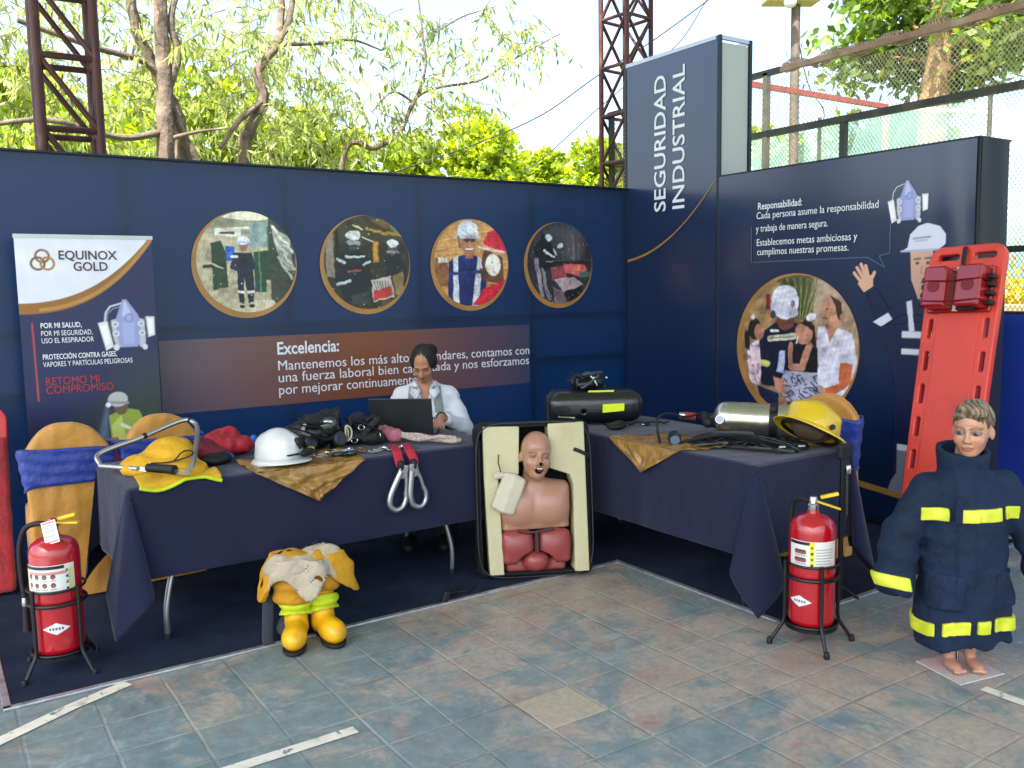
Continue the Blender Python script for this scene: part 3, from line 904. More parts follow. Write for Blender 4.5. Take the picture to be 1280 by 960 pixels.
def pic_family(X, Y):
    X0, Y0 = X, Y; X, Y = warp(X, Y, .028, 71)
    p = Paint(X, Y, '#8c7352')
    p.poly([(-.4, 1), (.3, 1), (.38, .35), (-.1, .4)], '#4c5030').rect(.28, -.2, 1, 1, '#a98f76').poly([(-1, .5), (-.3, .9), (-.4, .3), (-1, 0)], '#a3835a').ell(.45, .75, .2, .3, '#b09a86', 0, .8, .2)
    for k in range(12): p.line([(-.05 + k * .02, .4), (-.25 + k * .06, .95)], .018, '#7f8a4e' if k % 2 else '#363c22')
    # man in navy coverall
    p.poly([(-.65, .15), (-.3, .38), (.15, .3), (.2, -.3), (0, -.6), (-.6, -.6), (-.75, -.3)], '#131b36').ell(-.2, .36, .16, .14, '#6d4635').ell(-.22, .62, .235, .24, '#d9d9e8').ell(-.24, .52, .26, .1, '#c5c4d8', -12).ell(-.42, .44, .05, .06, '#3a3d46').ell(-.08, .6, .04, .05, '#6b6d7c').rect(-.56, .5, -.48, .74, '#7c2d38')
    p.line([(-.48, .08), (-.05, .14)], .09, '#d8d9bc').line([(-.48, .08), (-.05, .14)], .02, '#90937a').line([(-.46, .2), (-.34, .21)], .04, '#e8e8ee').line([(-.68, -.26), (-.5, -.28)], .08, '#cfd37c')
    # left girl
    p.poly([(-.9, -.02), (-.68, .06), (-.62, -.4), (-.66, -.62), (-.86, -.55)], '#d8c3cc').specks(26, ['#c25f86', '#e8dfe4', '#7f5f9c'], (.012, .03), (-.9, -.6, -.66, 0), 21)
    p.ell(-.76, .22, .13, .16, '#241f1f').ell(-.68, .18, .09, .12, '#b07a66').poly([(-.95, .2), (-.85, .2), (-.86, -.1), (-.95, -.05)], '#1e1a1b').ell(-.8, .4, .035, .04, '#e6e2dd')
    # right woman
    p.poly([(.36, .28), (.62, .3), (.9, .2), (1, -.2), (.8, -.65), (.35, -.6), (.32, -.1)], '#d5d3e4').poly([(.46, .32), (.66, .3), (.55, .06)], '#b47c60').ell(.56, .5, .13, .2, '#bd8a6d', 12).poly([(.55, .72), (.72, .62), (.76, .35), (.66, .4), (.64, .55)], '#3a2b26').ell(.74, .42, .04, .05, '#b17a61').ell(.5, .53, .02, .015, '#3c2a26').line([(.43, .4), (.5, .4)], .025, '#8b3f3c')
    p.poly([(.72, -.18), (.92, -.2), (.9, -.45), (.5, -.75), (.36, -.7), (.4, -.6), (.7, -.48)], '#c2663f').ell(.38, -.62, .12, .1, '#c48a70').poly([(.35, -.8), (.8, -.75), (.6, -1), (.3, -1)], '#7e7f92')
    # centre girl
    p.poly([(.02, .0), (.35, .0), (.36, -.4), (-.02, -.4)], '#1b1719').poly([(.1, .38), (.3, .3), (.34, -.05), (.2, .1), (.02, .2)], '#221a1c').ell(.12, .2, .15, .17, '#c08a74').poly([(-.02, .3), (.2, .42), (.32, .2), (.22, .25), (.08, .33)], '#231b1d').ell(.2, .18, .035, .05, '#b57e69').ell(.24, .42, .09, .05, '#e3e1ea', 20)
    p.line([(.02, .12), (.0, .05)], .03, '#e8d8d0').line([(.2, -.02), (.1, -.3), (-.08, -.3)], .1, '#c08a74').line([(-.1, .02), (-.1, -.3)], .08, '#bb846e')
    p.poly([(-.2, -.36), (.36, -.36), (.42, -.7), (.3, -.92), (-.18, -.78), (-.3, -.6)], '#a6a9c0')
    g = random.Random(4)
    for k in range(60):
        a, b = g.uniform(-.22, .36), g.uniform(-.88, -.4)
        p.line([(a, b), (a + g.uniform(.02, .07), b + g.uniform(-.07, .03))], .02, '#1b1d2c')
    p.poly([(-.4, -.45), (-.2, -.5), (-.18, -.7), (-.36, -.66)], '#b67b64').line([(-.22, -.8), (-.18, -1)], .12, '#a86a58').poly([(-.7, -.6), (-.3, -.7), (-.3, -1), (-.6, -.9)], '#1c2140').rect(-.1, -1, .3, -.85, '#20263f').poly([(-.3, -.1), (-.2, -.08), (-.22, -.4), (-.34, -.38)], '#b4bddc')
    return grain(p, X0, Y0, 9)
ring_picture(RW, (0, -1.80, 1.15), RY, EZ, .53, pic_family, 80, 260, dx=-.045, dy=-.03)

def respirator(p, s, ox, oy):
    """half mask with two square filters; s = half height"""
    T = lambda pts: [(ox + a * s, oy + b * s) for a, b in pts]
    p.e = .006
    p.line(T([(-.72, .1), (-.66, .5), (-.5, .72), (-.05, .85)]), .06 * s, '#c6cad6').line(T([(-.66, .1), (-.6, .46), (-.4, .64), (-.1, .72)]), .03 * s, '#8f95a8')
    p.poly(T([(-.95, .12), (-.62, .18), (-.45, -.78), (-.72, -.92)]), '#d9d6de').poly(T([(-.62, .18), (-.5, .1), (-.36, -.76), (-.45, -.78)]), '#4a4650').poly(T([(-.9, .02), (-.66, .07), (-.55, -.62), (-.72, -.72)]), '#ecebf0')
    p.poly(T([(.72, .32), (1.05, .3), (1.04, -.4), (.78, -.48)]), '#d9d6de').poly(T([(.66, .3), (.74, .32), (.8, -.48), (.72, -.44)]), '#4a4650').poly(T([(.8, .22), (1.0, .2), (.99, -.32), (.83, -.38)]), '#ecebf0')
    p.poly(T([(-.5, .2), (-.2, .3), (-.15, -.7), (-.3, -.9), (-.44, -.5)]), '#b4b8c6').poly(T([(.4, .3), (.68, .2), (.7, -.6), (.62, -.9), (.46, -.8)]), '#b4b8c6')
    p.poly(T([(-.06, .98), (.08, .98), (.45, .42), (.56, .1), (.5, -.55), (.4, -.82), (-.22, -.82), (-.3, -.5), (-.34, .2)]), '#8f98ca')
    p.poly(T([(-.02, .9), (.05, .9), (.2, .5), (.1, .3), (-.1, .35)]), '#b6bde2').ell(ox + .14 * s, oy + .28 * s, .15 * s, .17 * s, '#7a83ba').ell(ox + .14 * s, oy + .28 * s, .1 * s, .12 * s, '#9aa3d4').poly(T([(-.1, .1), (.32, .1), (.3, -.7), (-.1, -.7)]), '#a4acd8', .7)
    for a, b in ((-.35, .05), (-.34, -.3), (.56, .05), (.58, -.3)): p.ell(ox + a * s, oy + b * s, .12 * s, .11 * s, '#d2d5de').ell(ox + a * s, oy + b * s, .06 * s, .05 * s, '#8d90a0')
    p.ell(ox - .36 * s, oy - .82 * s, .1 * s, .12 * s, '#cdd0da').ell(ox + .66 * s, oy - .84 * s, .09 * s, .11 * s, '#cdd0da')
    return p
print_rect('respirator_print', PRNA, RW, (-.0065, -2.47, 1.955), RY, EZ, .33, .29, 84, 74, lambda X, Y: respirator(Paint(X, Y, '#1d2c55', 0), .138, .165, .145))

def worker_print(X, Y):
    """flat illustration of a waving worker in hard hat and striped coverall; origin at y=-2.2, z=.2"""
    p = Paint(X, Y, '#151f45', 0); p.e = .006
    N, Wt, SK = '#141d42', '#d3d8e6', '#d6a88f'
    p.poly([(.3, 1.13), (.75, 1.18), (.85, .9), (.8, .1), (.62, .08), (.58, .5), (.5, .1), (.38, .1), (.4, .7)], N)
    p.poly([(.42, 1.2), (.3, 1.12), (.26, 1.15), (.17, 1.33), (.24, 1.37), (.34, 1.24), (.46, 1.3), (.6, 1.32), (.6, 1.2)], N)
    p.poly([(.22, 1.15), (.28, 1.12), (.36, 1.17), (.33, 1.21)], Wt)
    # raised hand
    p.poly([(.15, 1.34), (.22, 1.38), (.215, 1.46), (.14, 1.44), (.10, 1.40)], SK)
    for a, b in (((.12, 1.42), (.075, 1.47)), ((.14, 1.44), (.095, 1.505)), ((.16, 1.45), (.125, 1.525)), ((.18, 1.45), (.16, 1.515)), ((.2, 1.42), (.225, 1.47))):
        p.line([a, b], .026, SK)
    # stripes
    p.poly([(.455, 1.28), (.49, 1.29), (.515, 1.1), (.48, 1.09)], Wt).rect(.43, 1.055, .78, 1.095, Wt).rect(.43, .95, .78, .985, Wt).rect(.42, .33, .50, .37, Wt)
    # head with hard hat
    p.poly([(.47, 1.6), (.62, 1.6), (.64, 1.4), (.6, 1.3), (.53, 1.3), (.48, 1.42)], '#cda18c').poly([(.57, 1.32), (.64, 1.33), (.66, 1.18), (.6, 1.2)], '#b98c78')
    p.line([(.50, 1.545), (.54, 1.548)], .01, '#3a3a48').line([(.57, 1.548), (.61, 1.55)], .01, '#3a3a48').ell(.52, 1.52, .012, .009, '#2c2c38').ell(.59, 1.52, .012, .009, '#2c2c38').line([(.55, 1.4), (.60, 1.412)], .009, '#7d5450').line([(.55, 1.5), (.545, 1.46), (.56, 1.455)], .008, '#a97c6a')
    p.poly([(.405, 1.595), (.47, 1.6), (.66, 1.6), (.70, 1.63), (.7, 1.69), (.66, 1.74), (.58, 1.765), (.52, 1.75), (.465, 1.7), (.45, 1.62)], '#cfd2e4').line([(.41, 1.597), (.68, 1.598)], .016, '#a9aec6').line([(.49, 1.672), (.60, 1.678)], .012, '#8a90ac').line([(.5, 1.655), (.58, 1.66)], .006, '#8a90ac')
    # boot
    p.poly([(.42, .33), (.50, .33), (.5, .07), (.4, .03), (.36, .06), (.38, .12), (.42, .18)], '#7d7f92').line([(.36, .05), (.5, .04)], .02, '#585b70')
    return p
print_rect('worker_illustration', PRNA, RW, (-.0065, -2.2, .2), RY, EZ, .86, 1.8, 150, 300, worker_print)
g_ = MB(); g_.prism([(0, 0), (.95, -.095), (.95, -.135), (0, -.04)], .001, (-.0065, -2.10, .31), RY, EZ); g_.build('gold_swoosh', GOLD, RW, smooth=False)

# ------------------------------------------------------------------ roll-up banner
RB = thing('rollup_banner', 'tall narrow roll-up banner with white top, printed respirator and red slogan', 'roll-up banner', (-4.34, -.22, 0))
def poster(X, Y):
    p = Paint(X, Y, '#1a2350'); p.e = .006
    t = np.clip((1.0 - Y) / .5, 0, 1)[:, None]
    dk = np.array(lin('#14161d'))
    p.c = p.c * (1 - t) + dk * t
    p.ell(.52, .55, .3, .35, '#3b4a24', 0, .55, .3).ell(.7, .8, .2, .3, '#44552c', 0, .5, .3)
    # white corner and golden sweep
    def cur(t): return (.73 * t * 1.0, 1.525 + .37 * t ** 2.2)
    edge = [(k / 40 * .70, 1.535 + .36 * (k / 40) ** 2.3) for k in range(41)]
    low = [(k / 40 * .73, 1.475 + .42 * (k / 40) ** 2.5) for k in range(41)]
    p.poly([(-.1, 1.98)] + [(-.1, 1.535)] + edge + [(.7, 1.98)], '#dcdfee')
    p.poly(low + [(.8, 1.98), (.7, 1.98)] + edge[::-1] + [(-.05, 1.53)], '#8f6128')
    p.line([(a - .0, b + .02) for a, b in low[6:]], .02, '#b98a48', .7)
    p.line([(.06, 1.42), (.065, .98)], .007, '#b8433f')
    p.ell(.5, .83, .045, .05, '#33405c', 0, .9, .1)
    # miner with lamp
    p.poly([(.43, .86), (.52, .9), (.6, .88), (.64, .78), (.64, .66), (.44, .66)], '#8fa640').poly([(.44, .8), (.5, .86), (.52, .7), (.45, .68)], '#b9c76a').line([(.5, .8), (.6, .74)], .02, '#d7dcc0').ell(.5, .91, .04, .05, '#6b5648').ell(.485, .955, .055, .045, '#b6b9bd').line([(.43, .94), (.54, .93)], .015, '#8d9094')
    p.ell(.43, .925, .014, .014, '#f5f8ff').poly([(.43, .925), (.42, .92), (.36, .72), (.42, .72)], '#6f86a8', .5, .03)
    p.poly([(.3, .71), (.47, .73), (.5, .66), (.3, .62)], '#8d6a58').line([(.44, .66), (.56, .4)], .05, '#7c2230').specks(50, ['#5a2d30', '#3b4326', '#8a8f7a', '#20252d'], (.008, .02), (.3, .3, .7, .68), 31)
    p.noise(.05, 15, 12)
    respirator(p, .158, .553, 1.395)
    # emblem of three interlaced rings
    for k in range(3):
        a = R(90 + 120 * k)
        cx, cy = .135 + .028 * math.cos(a), 1.775 + .028 * math.sin(a)
        d = np.abs(np.hypot(X - cx, Y - cy) - .034) - .0065
        p.put(d, ('#8a5a2c', '#6d5146', '#a87b3e')[k], 1, .005)
    return p
RBT = R(1.2)
print_rect('banner_print', PRN, RB, (-4.705, -.22, .03), EX, EZ, .73, 1.905, 170, 440, poster)
TXT = mat('dark_print', '#4a3a34', .5)
RED = mat('red_print', '#a33036', .5)
def rb(s, x, z, w, size, m=WHITE, bold=0): text(s, size, m, RB, (-4.705 + x, -.2225, .03 + z), EX, EZ, width=w, bold=bold)
rb('EQUINOX', .215, 1.785, .315, .072, TXT, .001)
rb('GOLD', .29, 1.72, .185, .072, TXT, .001)
rb('POR MI SALUD,', .10, 1.395, .215, .042, WHITE, .0006)
rb('POR MI SEGURIDAD,', .10, 1.35, .27, .042)
rb('USO EL RESPIRADOR', .10, 1.308, .275, .042)
rb('PROTECCIÓN CONTRA GASES,', .10, 1.215, .395, .042, WHITE, .0006)
rb('VAPORES Y PARTÍCULAS PELIGROSAS', .10, 1.172, .48, .042)
rb('RETOMO MI', .105, 1.065, .285, .066, RED)
rb('COMPROMISO', .105, 1.015, .36, .066, RED)
MB().box((-4.34, -.20, .04), (.80, .10, .075)).build('base_cassette', AL, RB, smooth=False, bevel=.02)
MB().cyl((-4.34, -.205, .07), (-4.34, -.205, 1.93), .011).build('support_pole', AL, RB)
MB().box((-4.34, -.215, 1.945), (.74, .016, .022)).build('top_bar', AL, RB, smooth=False)
# ------------------------------------------------------------------ vegetation
def leaf_mat(name, c1, c2, tr=.45):
    m = mat(name, c1, .5, var=.35, vs=1.1, two=c2, spec=.4)
    n = m.node_tree; b = n.nodes['Principled BSDF']; o = n.nodes['Material Output']
    ge = n.nodes.new('ShaderNodeNewGeometry')
    hs = n.nodes.new('ShaderNodeHueSaturation')
    lk = b.inputs['Base Color'].links[0].from_socket
    rr = n.nodes.new('ShaderNodeMapRange'); rr.inputs[3].default_value = .55; rr.inputs[4].default_value = 1.6
    n.links.new(ge.outputs['Random Per Island'], rr.inputs[0]); n.links.new(rr.outputs[0], hs.inputs['Value'])
    n.links.new(lk, hs.inputs['Color']); n.links.new(hs.outputs[0], b.inputs['Base Color'])
    t = n.nodes.new('ShaderNodeBsdfTranslucent')
    h2 = n.nodes.new('ShaderNodeHueSaturation'); h2.inputs['Hue'].default_value = .47; h2.inputs['Saturation'].default_value = 1.15; h2.inputs['Value'].default_value = 1.9
    n.links.new(hs.outputs[0], h2.inputs['Color']); n.links.new(h2.outputs[0], t.inputs['Color'])
    ms = n.nodes.new('ShaderNodeMixShader'); ms.inputs[0].default_value = tr
    n.links.new(b.outputs[0], ms.inputs[1]); n.links.new(t.outputs[0], ms.inputs[2]); n.links.new(ms.outputs[0], o.inputs[0])
    return m
LEAF_A = leaf_mat('drooping_leaves', '#64743f', '#a0ad6a', .45)
LEAF_B = leaf_mat('sunny_leaves', '#6c8a24', '#93a838', .5)
LEAF_C = leaf_mat('broad_leaves', '#46602a', '#6c8838', .45)
BARK = mat('bark', '#5c5044', .9, var=.4, vs=7, bump=1.0, bs=14, dirt='#83796c', ds=4)
BARK2 = mat('dark_bark', '#4b4238', .9, var=.4, vs=7, bump=1.0, bs=14, dirt='#746a5c', ds=4)
BARK3 = mat('ochre_bark', '#7d6443', .9, var=.35, vs=6, bump=1.0, bs=12, dirt='#57452f', ds=3)

def leaves(name, m, parent, P, D, Ln, Wd, rng, fold=.25):
    """P leaf bases (n,3), D leaf directions, four-cornered lance shaped leaves"""
    n = len(P)
    D = D / np.linalg.norm(D, axis=1)[:, None]
    a = rng.normal(size=(n, 3)); sd = np.cross(D, a); sd /= np.linalg.norm(sd, axis=1)[:, None] + 1e-9
    up = np.cross(sd, D)
    L = (Ln * (.6 + .7 * rng.random(n)))[:, None]; w = (Wd * (.7 + .6 * rng.random(n)))[:, None]
    mid = P + D * L * .42 - up * L * fold * .15
    V = np.stack([P, mid + sd * w, P + D * L - up * L * fold * .4, mid - sd * w], 1).reshape(-1, 3)
    F = np.arange(4 * n).reshape(n, 4)
    return arr_mesh(name, V, F, m, parent, smooth=False)

def limb_tubes(mb, limbs):
    for pts, ra, rb_ in limbs:
        q = bez(pts, 6); k = len(q)
        q = [p + Vector((random.gauss(0, .012), random.gauss(0, .012), 0)) * (ra * 5) for p in q]
        mb.tube(q, [ra + (rb_ - ra) * (i / (k - 1)) ** .8 for i in range(k)], 9)

def droopy_tree(name, label, limbs, sprays, seed, ll=.175, lw=.019, group=None, mb_mat=BARK):
    """limbs: branch polylines; sprays: (point, spread, twigs, leaves per twig) clusters of hanging twigs"""
    base = Vector(limbs[0][0][0])
    t = thing(name, label, 'tree', (base.x, base.y, 0), 0, group)
    mb = MB(); limb_tubes(mb, limbs)
    rng = np.random.default_rng(seed)
    Ps, Ds = [], []
    tw = MB()
    for c, sp, nt_, nl in sprays:
        for k in range(nt_):
            o = np.array(c) + rng.normal(size=3) * np.array([sp, sp, sp * .55])
            d = rng.normal(size=3) * np.array([1, 1, .25]); d /= np.linalg.norm(d)
            L = .35 + .4 * rng.random()
            pts = [Vector(o + d * L * s_ + np.array([0, 0, -.5 * L * s_ * s_])) for s_ in (0, .35, .7, 1)]
            if k % 2 == 0: tw.tube(pts, [.007, .005, .004, .002], 4)
            for s_ in np.linspace(.25, 1, nl):
                p = o + d * L * s_ + np.array([0, 0, -.5 * L * s_ * s_])
                for q in range(2):
                    Ps.append(p); Ds.append(d * .35 + rng.normal(size=3) * .45 + np.array([0, 0, -.95]))
    mb.build('trunk', mb_mat, t)
    tag(tw.build('twigs', BARK2, t), kind='stuff')
    leaves('crown', LEAF_A, t, np.array(Ps), np.array(Ds), ll, lw, rng)
    return t

def bushy_tree(name, label, c, rad, nl, seed, m=LEAF_B, lsz=(.16, .045), group=None, trunk_r=.12, blobs=14, gap=.25, base=None):
    base = base or (c[0], c[1], 0)
    t = thing(name, label, 'tree', (base[0], base[1], 0), 0, group)
    rng = np.random.default_rng(seed)
    mb = MB()
    b0 = Vector((base[0], base[1], 0)); top = Vector(c)
    B = []
    for k in range(blobs):
        d = rng.normal(size=3); d /= np.linalg.norm(d)
        q = np.array(c) + d * np.array(rad) * (.35 + .5 * rng.random())
        B.append((q, (.28 + .22 * rng.random()) * min(rad[0], rad[2]) * 1.15))
    mb.tube([b0, b0 + (top - b0) * .45 + Vector((.1, 0, 0)), top], [trunk_r, trunk_r * .8, trunk_r * .35], 9)
    for q, r in B:
        mb.tube([b0 + (top - b0) * .5, (b0 + (top - b0) * .5 + Vector(q)) / 2 + Vector((0, 0, .1)), Vector(q)], [trunk_r * .4, trunk_r * .25, trunk_r * .1], 5)
    mb.build('trunk', BARK2, t)
    Ps, Ds = [], []
    per = nl // blobs
    for q, r in B:
        # tufts of leaves on the lobe's shell and inside
        tufts = rng.normal(size=(per // 9, 3)); tufts /= np.linalg.norm(tufts, axis=1)[:, None]
        rr = r * (.55 + .55 * rng.random((len(tufts), 1)) ** .6)
        pos = q + tufts * rr * np.array([1.1, 1.1, .85])
        P = np.repeat(pos, 9, 0) + rng.normal(size=(len(pos) * 9, 3)) * r * .10
        D = np.repeat(tufts, 9, 0) * .8 + rng.normal(size=(len(pos) * 9, 3)) * .7 + np.array([0, 0, -.15])
        Ps.append(P); Ds.append(D)
    leaves('crown', m, t, np.concatenate(Ps), np.concatenate(Ds), lsz[0], lsz[1], rng)
    return t

def A(px, py, y): return tuple(at(px, py, y=y))
def foot(px, y, dz=0):
    p = at(px, 300, y=y); return (p.x, p.y, dz)

# big drooping tree with two heavy stems on the left
Y1 = 6.2
spr = []
rs = random.Random(5)
def scatter(x0, x1, y0, y1, n, yr, sp=.42, nt_=9, nl=6):
    for k in range(n):
        spr.append((A(rs.uniform(x0, x1), rs.uniform(y0, y1), rs.uniform(*yr)), sp, nt_, nl))
scatter(-80, 300, -40, 70, 26, (6.4, 9.0))
scatter(-60, 290, 70, 190, 24, (6.5, 9.5))
droopy_tree('drooping_tree', 'old grey tree with two heavy stems and hanging narrow leaves behind the left wall', [
    ([foot(212, Y1), A(208, 190, Y1), A(205, 90, Y1), A(200, 0, Y1), A(206, -120, Y1)], .135, .07),
    ([foot(235, 6.6), A(228, 195, 6.6), A(205, 110, 6.6), A(172, 40, 6.6), A(155, -60, 6.6)], .125, .06),
    ([A(205, 120, Y1), A(222, 70, Y1), A(214, 20, Y1), A(240, -60, Y1)], .07, .03),
    ([A(245, 200, 6.3), A(225, 160, 6.3), A(190, 85, 6.2), A(120, 60, 6.0), A(20, 25, 5.8)], .06, .03),
    ([A(205, 165, Y1), A(150, 172, 6), A(60, 150, 5.7), A(-40, 160, 5.6)], .05, .025),
    ([A(208, 175, Y1), A(245, 165, 6), A(285, 160, 5.8)], .035, .012),
], spr, 21, group='trees behind the blue wall')
spr = []
scatter(290, 390, -30, 110, 17, (7.0, 9.0), .4, 8, 6)
scatter(380, 440, -30, 60, 5, (6.2, 8), .35, 7, 6)
scatter(300, 420, 95, 195, 17, (7.2, 9.0), .4, 8, 5)
scatter(405, 460, 90, 165, 6, (6.5, 8.5), .33, 8, 6)
for q in ((520, 20), (545, 30), (565, 45), (540, 60), (500, 60), (580, 70), (600, 20), (625, 15), (610, 55), (640, 55), (620, 85), (590, 90), (560, 90), (530, 95), (505, 100), (660, 60), (685, 45), (655, 40), (540, 120), (500, 140), (515, 160), (480, 175), (545, 140), (585, 115), (470, 30), (455, 15), (430, 120)):
    spr.append((A(q[0] + rs.uniform(-6, 6), q[1] + rs.uniform(-8, 4), rs.uniform(6.6, 7.4)), .17, 6, 6))
droopy_tree('drooping_tree', 'crooked pale tree with sparse hanging twigs reaching out over the middle of the blue wall', [
    ([foot(306, 7), A(306, 205, 7), A(312, 165, 7), A(330, 125, 7), A(322, 90, 7), A(345, 55, 7), A(352, 0, 7), A(340, -80, 7)], .115, .04),
    ([A(345, 55, 7), A(362, 20, 7), A(368, -40, 7)], .07, .03),
    ([A(352, 55, 7), A(400, 54, 7), A(440, 50, 7), A(475, 62, 7)], .04, .012),
    ([foot(425, 7.2), A(428, 205, 7.2), A(470, 185, 7), A(500, 165, 7), A(518, 125, 7), A(545, 110, 7), A(600, 100, 7), A(640, 75, 7), A(700, 42, 7)], .055, .012),
    ([A(500, 165, 7), A(530, 95, 7), A(528, 40, 7), A(520, -20, 7)], .03, .012),
    ([A(518, 128, 7), A(490, 115, 7), A(465, 140, 7)], .025, .01),
    ([A(530, 130, 7), A(555, 150, 7), A(575, 175, 7)], .015, .008),
    ([A(545, 40, 7), A(580, 20, 7), A(620, 8, 7)], .02, .008),
    ([A(330, 125, 7), A(300, 150, 6.8), A(275, 185, 6.6)], .05, .03),
], spr, 22, group='trees behind the blue wall')

# sunlit trees further back
far = [(-30, 165, 15, (3.0, 2.6, 1.9), 'low bright green tree at the far left behind the drooping leaves'),
       (110, 170, 17, (3.2, 2.6, 1.7), 'bright yellow green tree behind the left lattice column'),
       (250, 170, 19, (3.0, 2.6, 1.7), 'bright green tree behind the two heavy grey stems'),
       (370, 195, 21, (2.0, 2.0, 1.3), 'rounded sunlit tree behind the crooked pale trunk'),
       (470, 205, 24, (2.4, 2.2, 1.4), 'low sunlit shrubby tree left of the tallest round tree'),
       (605, 195, 22, (1.75, 1.8, 1.95), 'tallest round sunlit tree above the middle of the blue wall'),
       (672, 222, 24, (1.2, 1.3, 1.1), 'small pale green tree right beside the tallest round tree'),
       (752, 215, 26, (1.7, 1.6, 1.5), 'round dark green tree behind the cross braced column')]
for i, (px, py, y, rd, lb) in enumerate(far):
    c = at(px, py, y=y)
    bushy_tree('leafy_tree', lb, (c.x, c.y, c.z), rd, 6500 if i < 4 else 5200, 40 + i, group='trees behind the blue wall', blobs=16, lsz=(.26, .085))
for i, (px, py, x, rd, lb) in enumerate([(965, 205, 17, (1.3, 1.6, .9), 'yellow green shrub behind the fence next to the sign tower'), (1040, 190, 18, (1.2, 2.0, .9), 'yellow green shrub behind the fence left of the thick trunk'), (1130, 175, 19, (1.2, 1.8, .8), 'yellow green shrub in front of the thick ochre trunk')]):
    c = at(px, py, x=x)
    bushy_tree('green_shrub', lb, (c.x, c.y, c.z), rd, 2600, 60 + i, group='shrubs beyond the fence', blobs=9, trunk_r=.06, lsz=(.22, .07))
# thick trunk tree on the right
X2 = 15
def B_(px, py, x=X2): return tuple(at(px, py, x=x))
tr_ = thing('broadleaf_tree', 'thick ochre trunk with broad green leaves behind the wire fence', 'tree', (at(1160, 300, x=X2).x, at(1160, 300, x=X2).y, 0))
mb = MB()
q0 = at(1162, 250, x=X2)
limb_tubes(mb, [([(q0.x, q0.y, 0), B_(1164, 180), B_(1172, 90), B_(1178, 20), B_(1186, -120)], .42, .22),
                ([B_(1172, 70), B_(1215, 40), B_(1260, 10), B_(1330, -40)], .10, .05), ([B_(1172, 80), B_(1110, 70), B_(1050, 60)], .05, .015),
                ([B_(1172, 60), B_(1130, 20), B_(1090, -30)], .07, .03), ([B_(1176, 100), B_(1205, 75), B_(1240, 60)], .09, .02)])
mb.build('trunk', BARK3, tr_)
rng = np.random.default_rng(77); Ps, Ds = [], []
for k in range(150):
    px = rng.uniform(1020, 1300); py = rng.uniform(-50, 112) if px < 1250 else rng.uniform(-50, 60)
    if px < 1075 and not (38 < py < 88): continue
    if 1075 <= px < 1130 and py > 105: continue
    c = np.array(at(px, py, x=X2 + (rng.uniform(.8, 2.2) if 1115 < px < 1225 and py > 8 else rng.uniform(-1.2, 2.0))))
    n = 46
    P = c + rng.normal(size=(n, 3)) * np.array([.4, .4, .22])
    Ps.append(P); Ds.append(rng.normal(size=(n, 3)) * np.array([1, 1, .5]) + np.array([0, 0, -.5]))
leaves('crown', LEAF_C, tr_, np.concatenate(Ps), np.concatenate(Ds), .30, .085, rng)

# ------------------------------------------------------------------ wires, lamp pole, fence
wire_m = mat('black_cable', '#24262a', .6)
def wire(label, pts, r=.014):
    tag(MB().tube(bez(pts, 8), r, 6).build('power_cable', wire_m), label, 'cable', 'power cables in the sky')
wire('thicker power cable sagging from the trees up to the top of the cross braced column', [A(430, 240, 8), A(500, 213, 8), A(600, 178, 8), A(680, 142, 8), A(745, 96, 8), A(820, 48, 8), A(893, -6, 8), A(960, -60, 8)])
wire('thin power cable passing lower behind the cross braced column', [A(655, 215, 9), A(690, 188, 9), A(745, 138, 9), A(800, 92, 9), A(850, 52, 9), A(886, -4, 9), A(930, -70, 9)], .012)
wire('short thin cable hanging beside the lamp pole', [A(992, -10, 6.5), A(1000, 60, 6.5), A(1012, 110, 6.5), A(1030, 140, 6.5), A(1022, 175, 6.5)], .012)
LP = thing('lamp_pole', 'dark lamp pole with a tan floodlight head beside the sign tower', 'lamp pole', tuple(foot(990, 6)))
pb = at(990, 300, y=6)
MB().tube([(pb.x, pb.y, 0), (pb.x, pb.y, 9.5)], [.10, .085], 12).build('pole', mat('weathered_pole', '#5a5048', .7, .2, var=.3, dirt='#3d3834'), LP)
hb = at(988, 3, y=6)
MB().box((hb.x, hb.y, hb.z + .05), (1.05, .42, .16), Matrix.Rotation(R(-30), 3, 'Z')).build('lamp_head', mat('tan_housing', '#a8946a', .6, var=.15), LP, bevel=.03)
MB().ball((hb.x - .25, hb.y - .2, hb.z - .1), (.12, .12, .10)).build('lamp_glass', mat('lamp_glass', '#c9ced0', .2, var=.05), LP)

rail_m = mat('dark_rail', '#3f4038', .5, .4, var=.25, vs=5, dirt='#6d5a4c', ds=4)
rust_m = mat('rusty_rail', '#a07f6c', .6, .2, var=.3, vs=5, dirt='#b9a88f', ds=3)
FX = 2.0
FN = thing('chain_link_fence', 'tall wire mesh fence with dark rails rising behind the shorter wall', 'fence', (FX, -3, 0))
y0, y1 = 2.6, -6.5
def zr(px, py): return at(px, py, x=FX).z
ztop, zmid = 3.69, 3.10
MB().bar((FX, y0, ztop), (FX, 0.0, ztop), .055).build('top_rail', rail_m, FN)
MB().bar((FX, 0.0, ztop), (FX, y1, ztop), .05).build('top_rail', rust_m, FN)
MB().bar((FX, y0, zmid), (FX, y1, zmid), .06).build('middle_rail', rail_m, FN)
MB().bar((FX, y0, 1.85), (FX, y1, 1.85), .05).build('lower_rail', rail_m, FN)
for y, z, m in ((.18, ztop, mat('pale_post', '#a79a84', .6, var=.2)), (-.72, zmid, rail_m), (2.55, ztop, rail_m), (-3.6, zmid, rail_m), (-6.45, ztop, rail_m)):
    MB().bar((FX, y, 0), (FX, y, z), .055).build('post', m, FN)
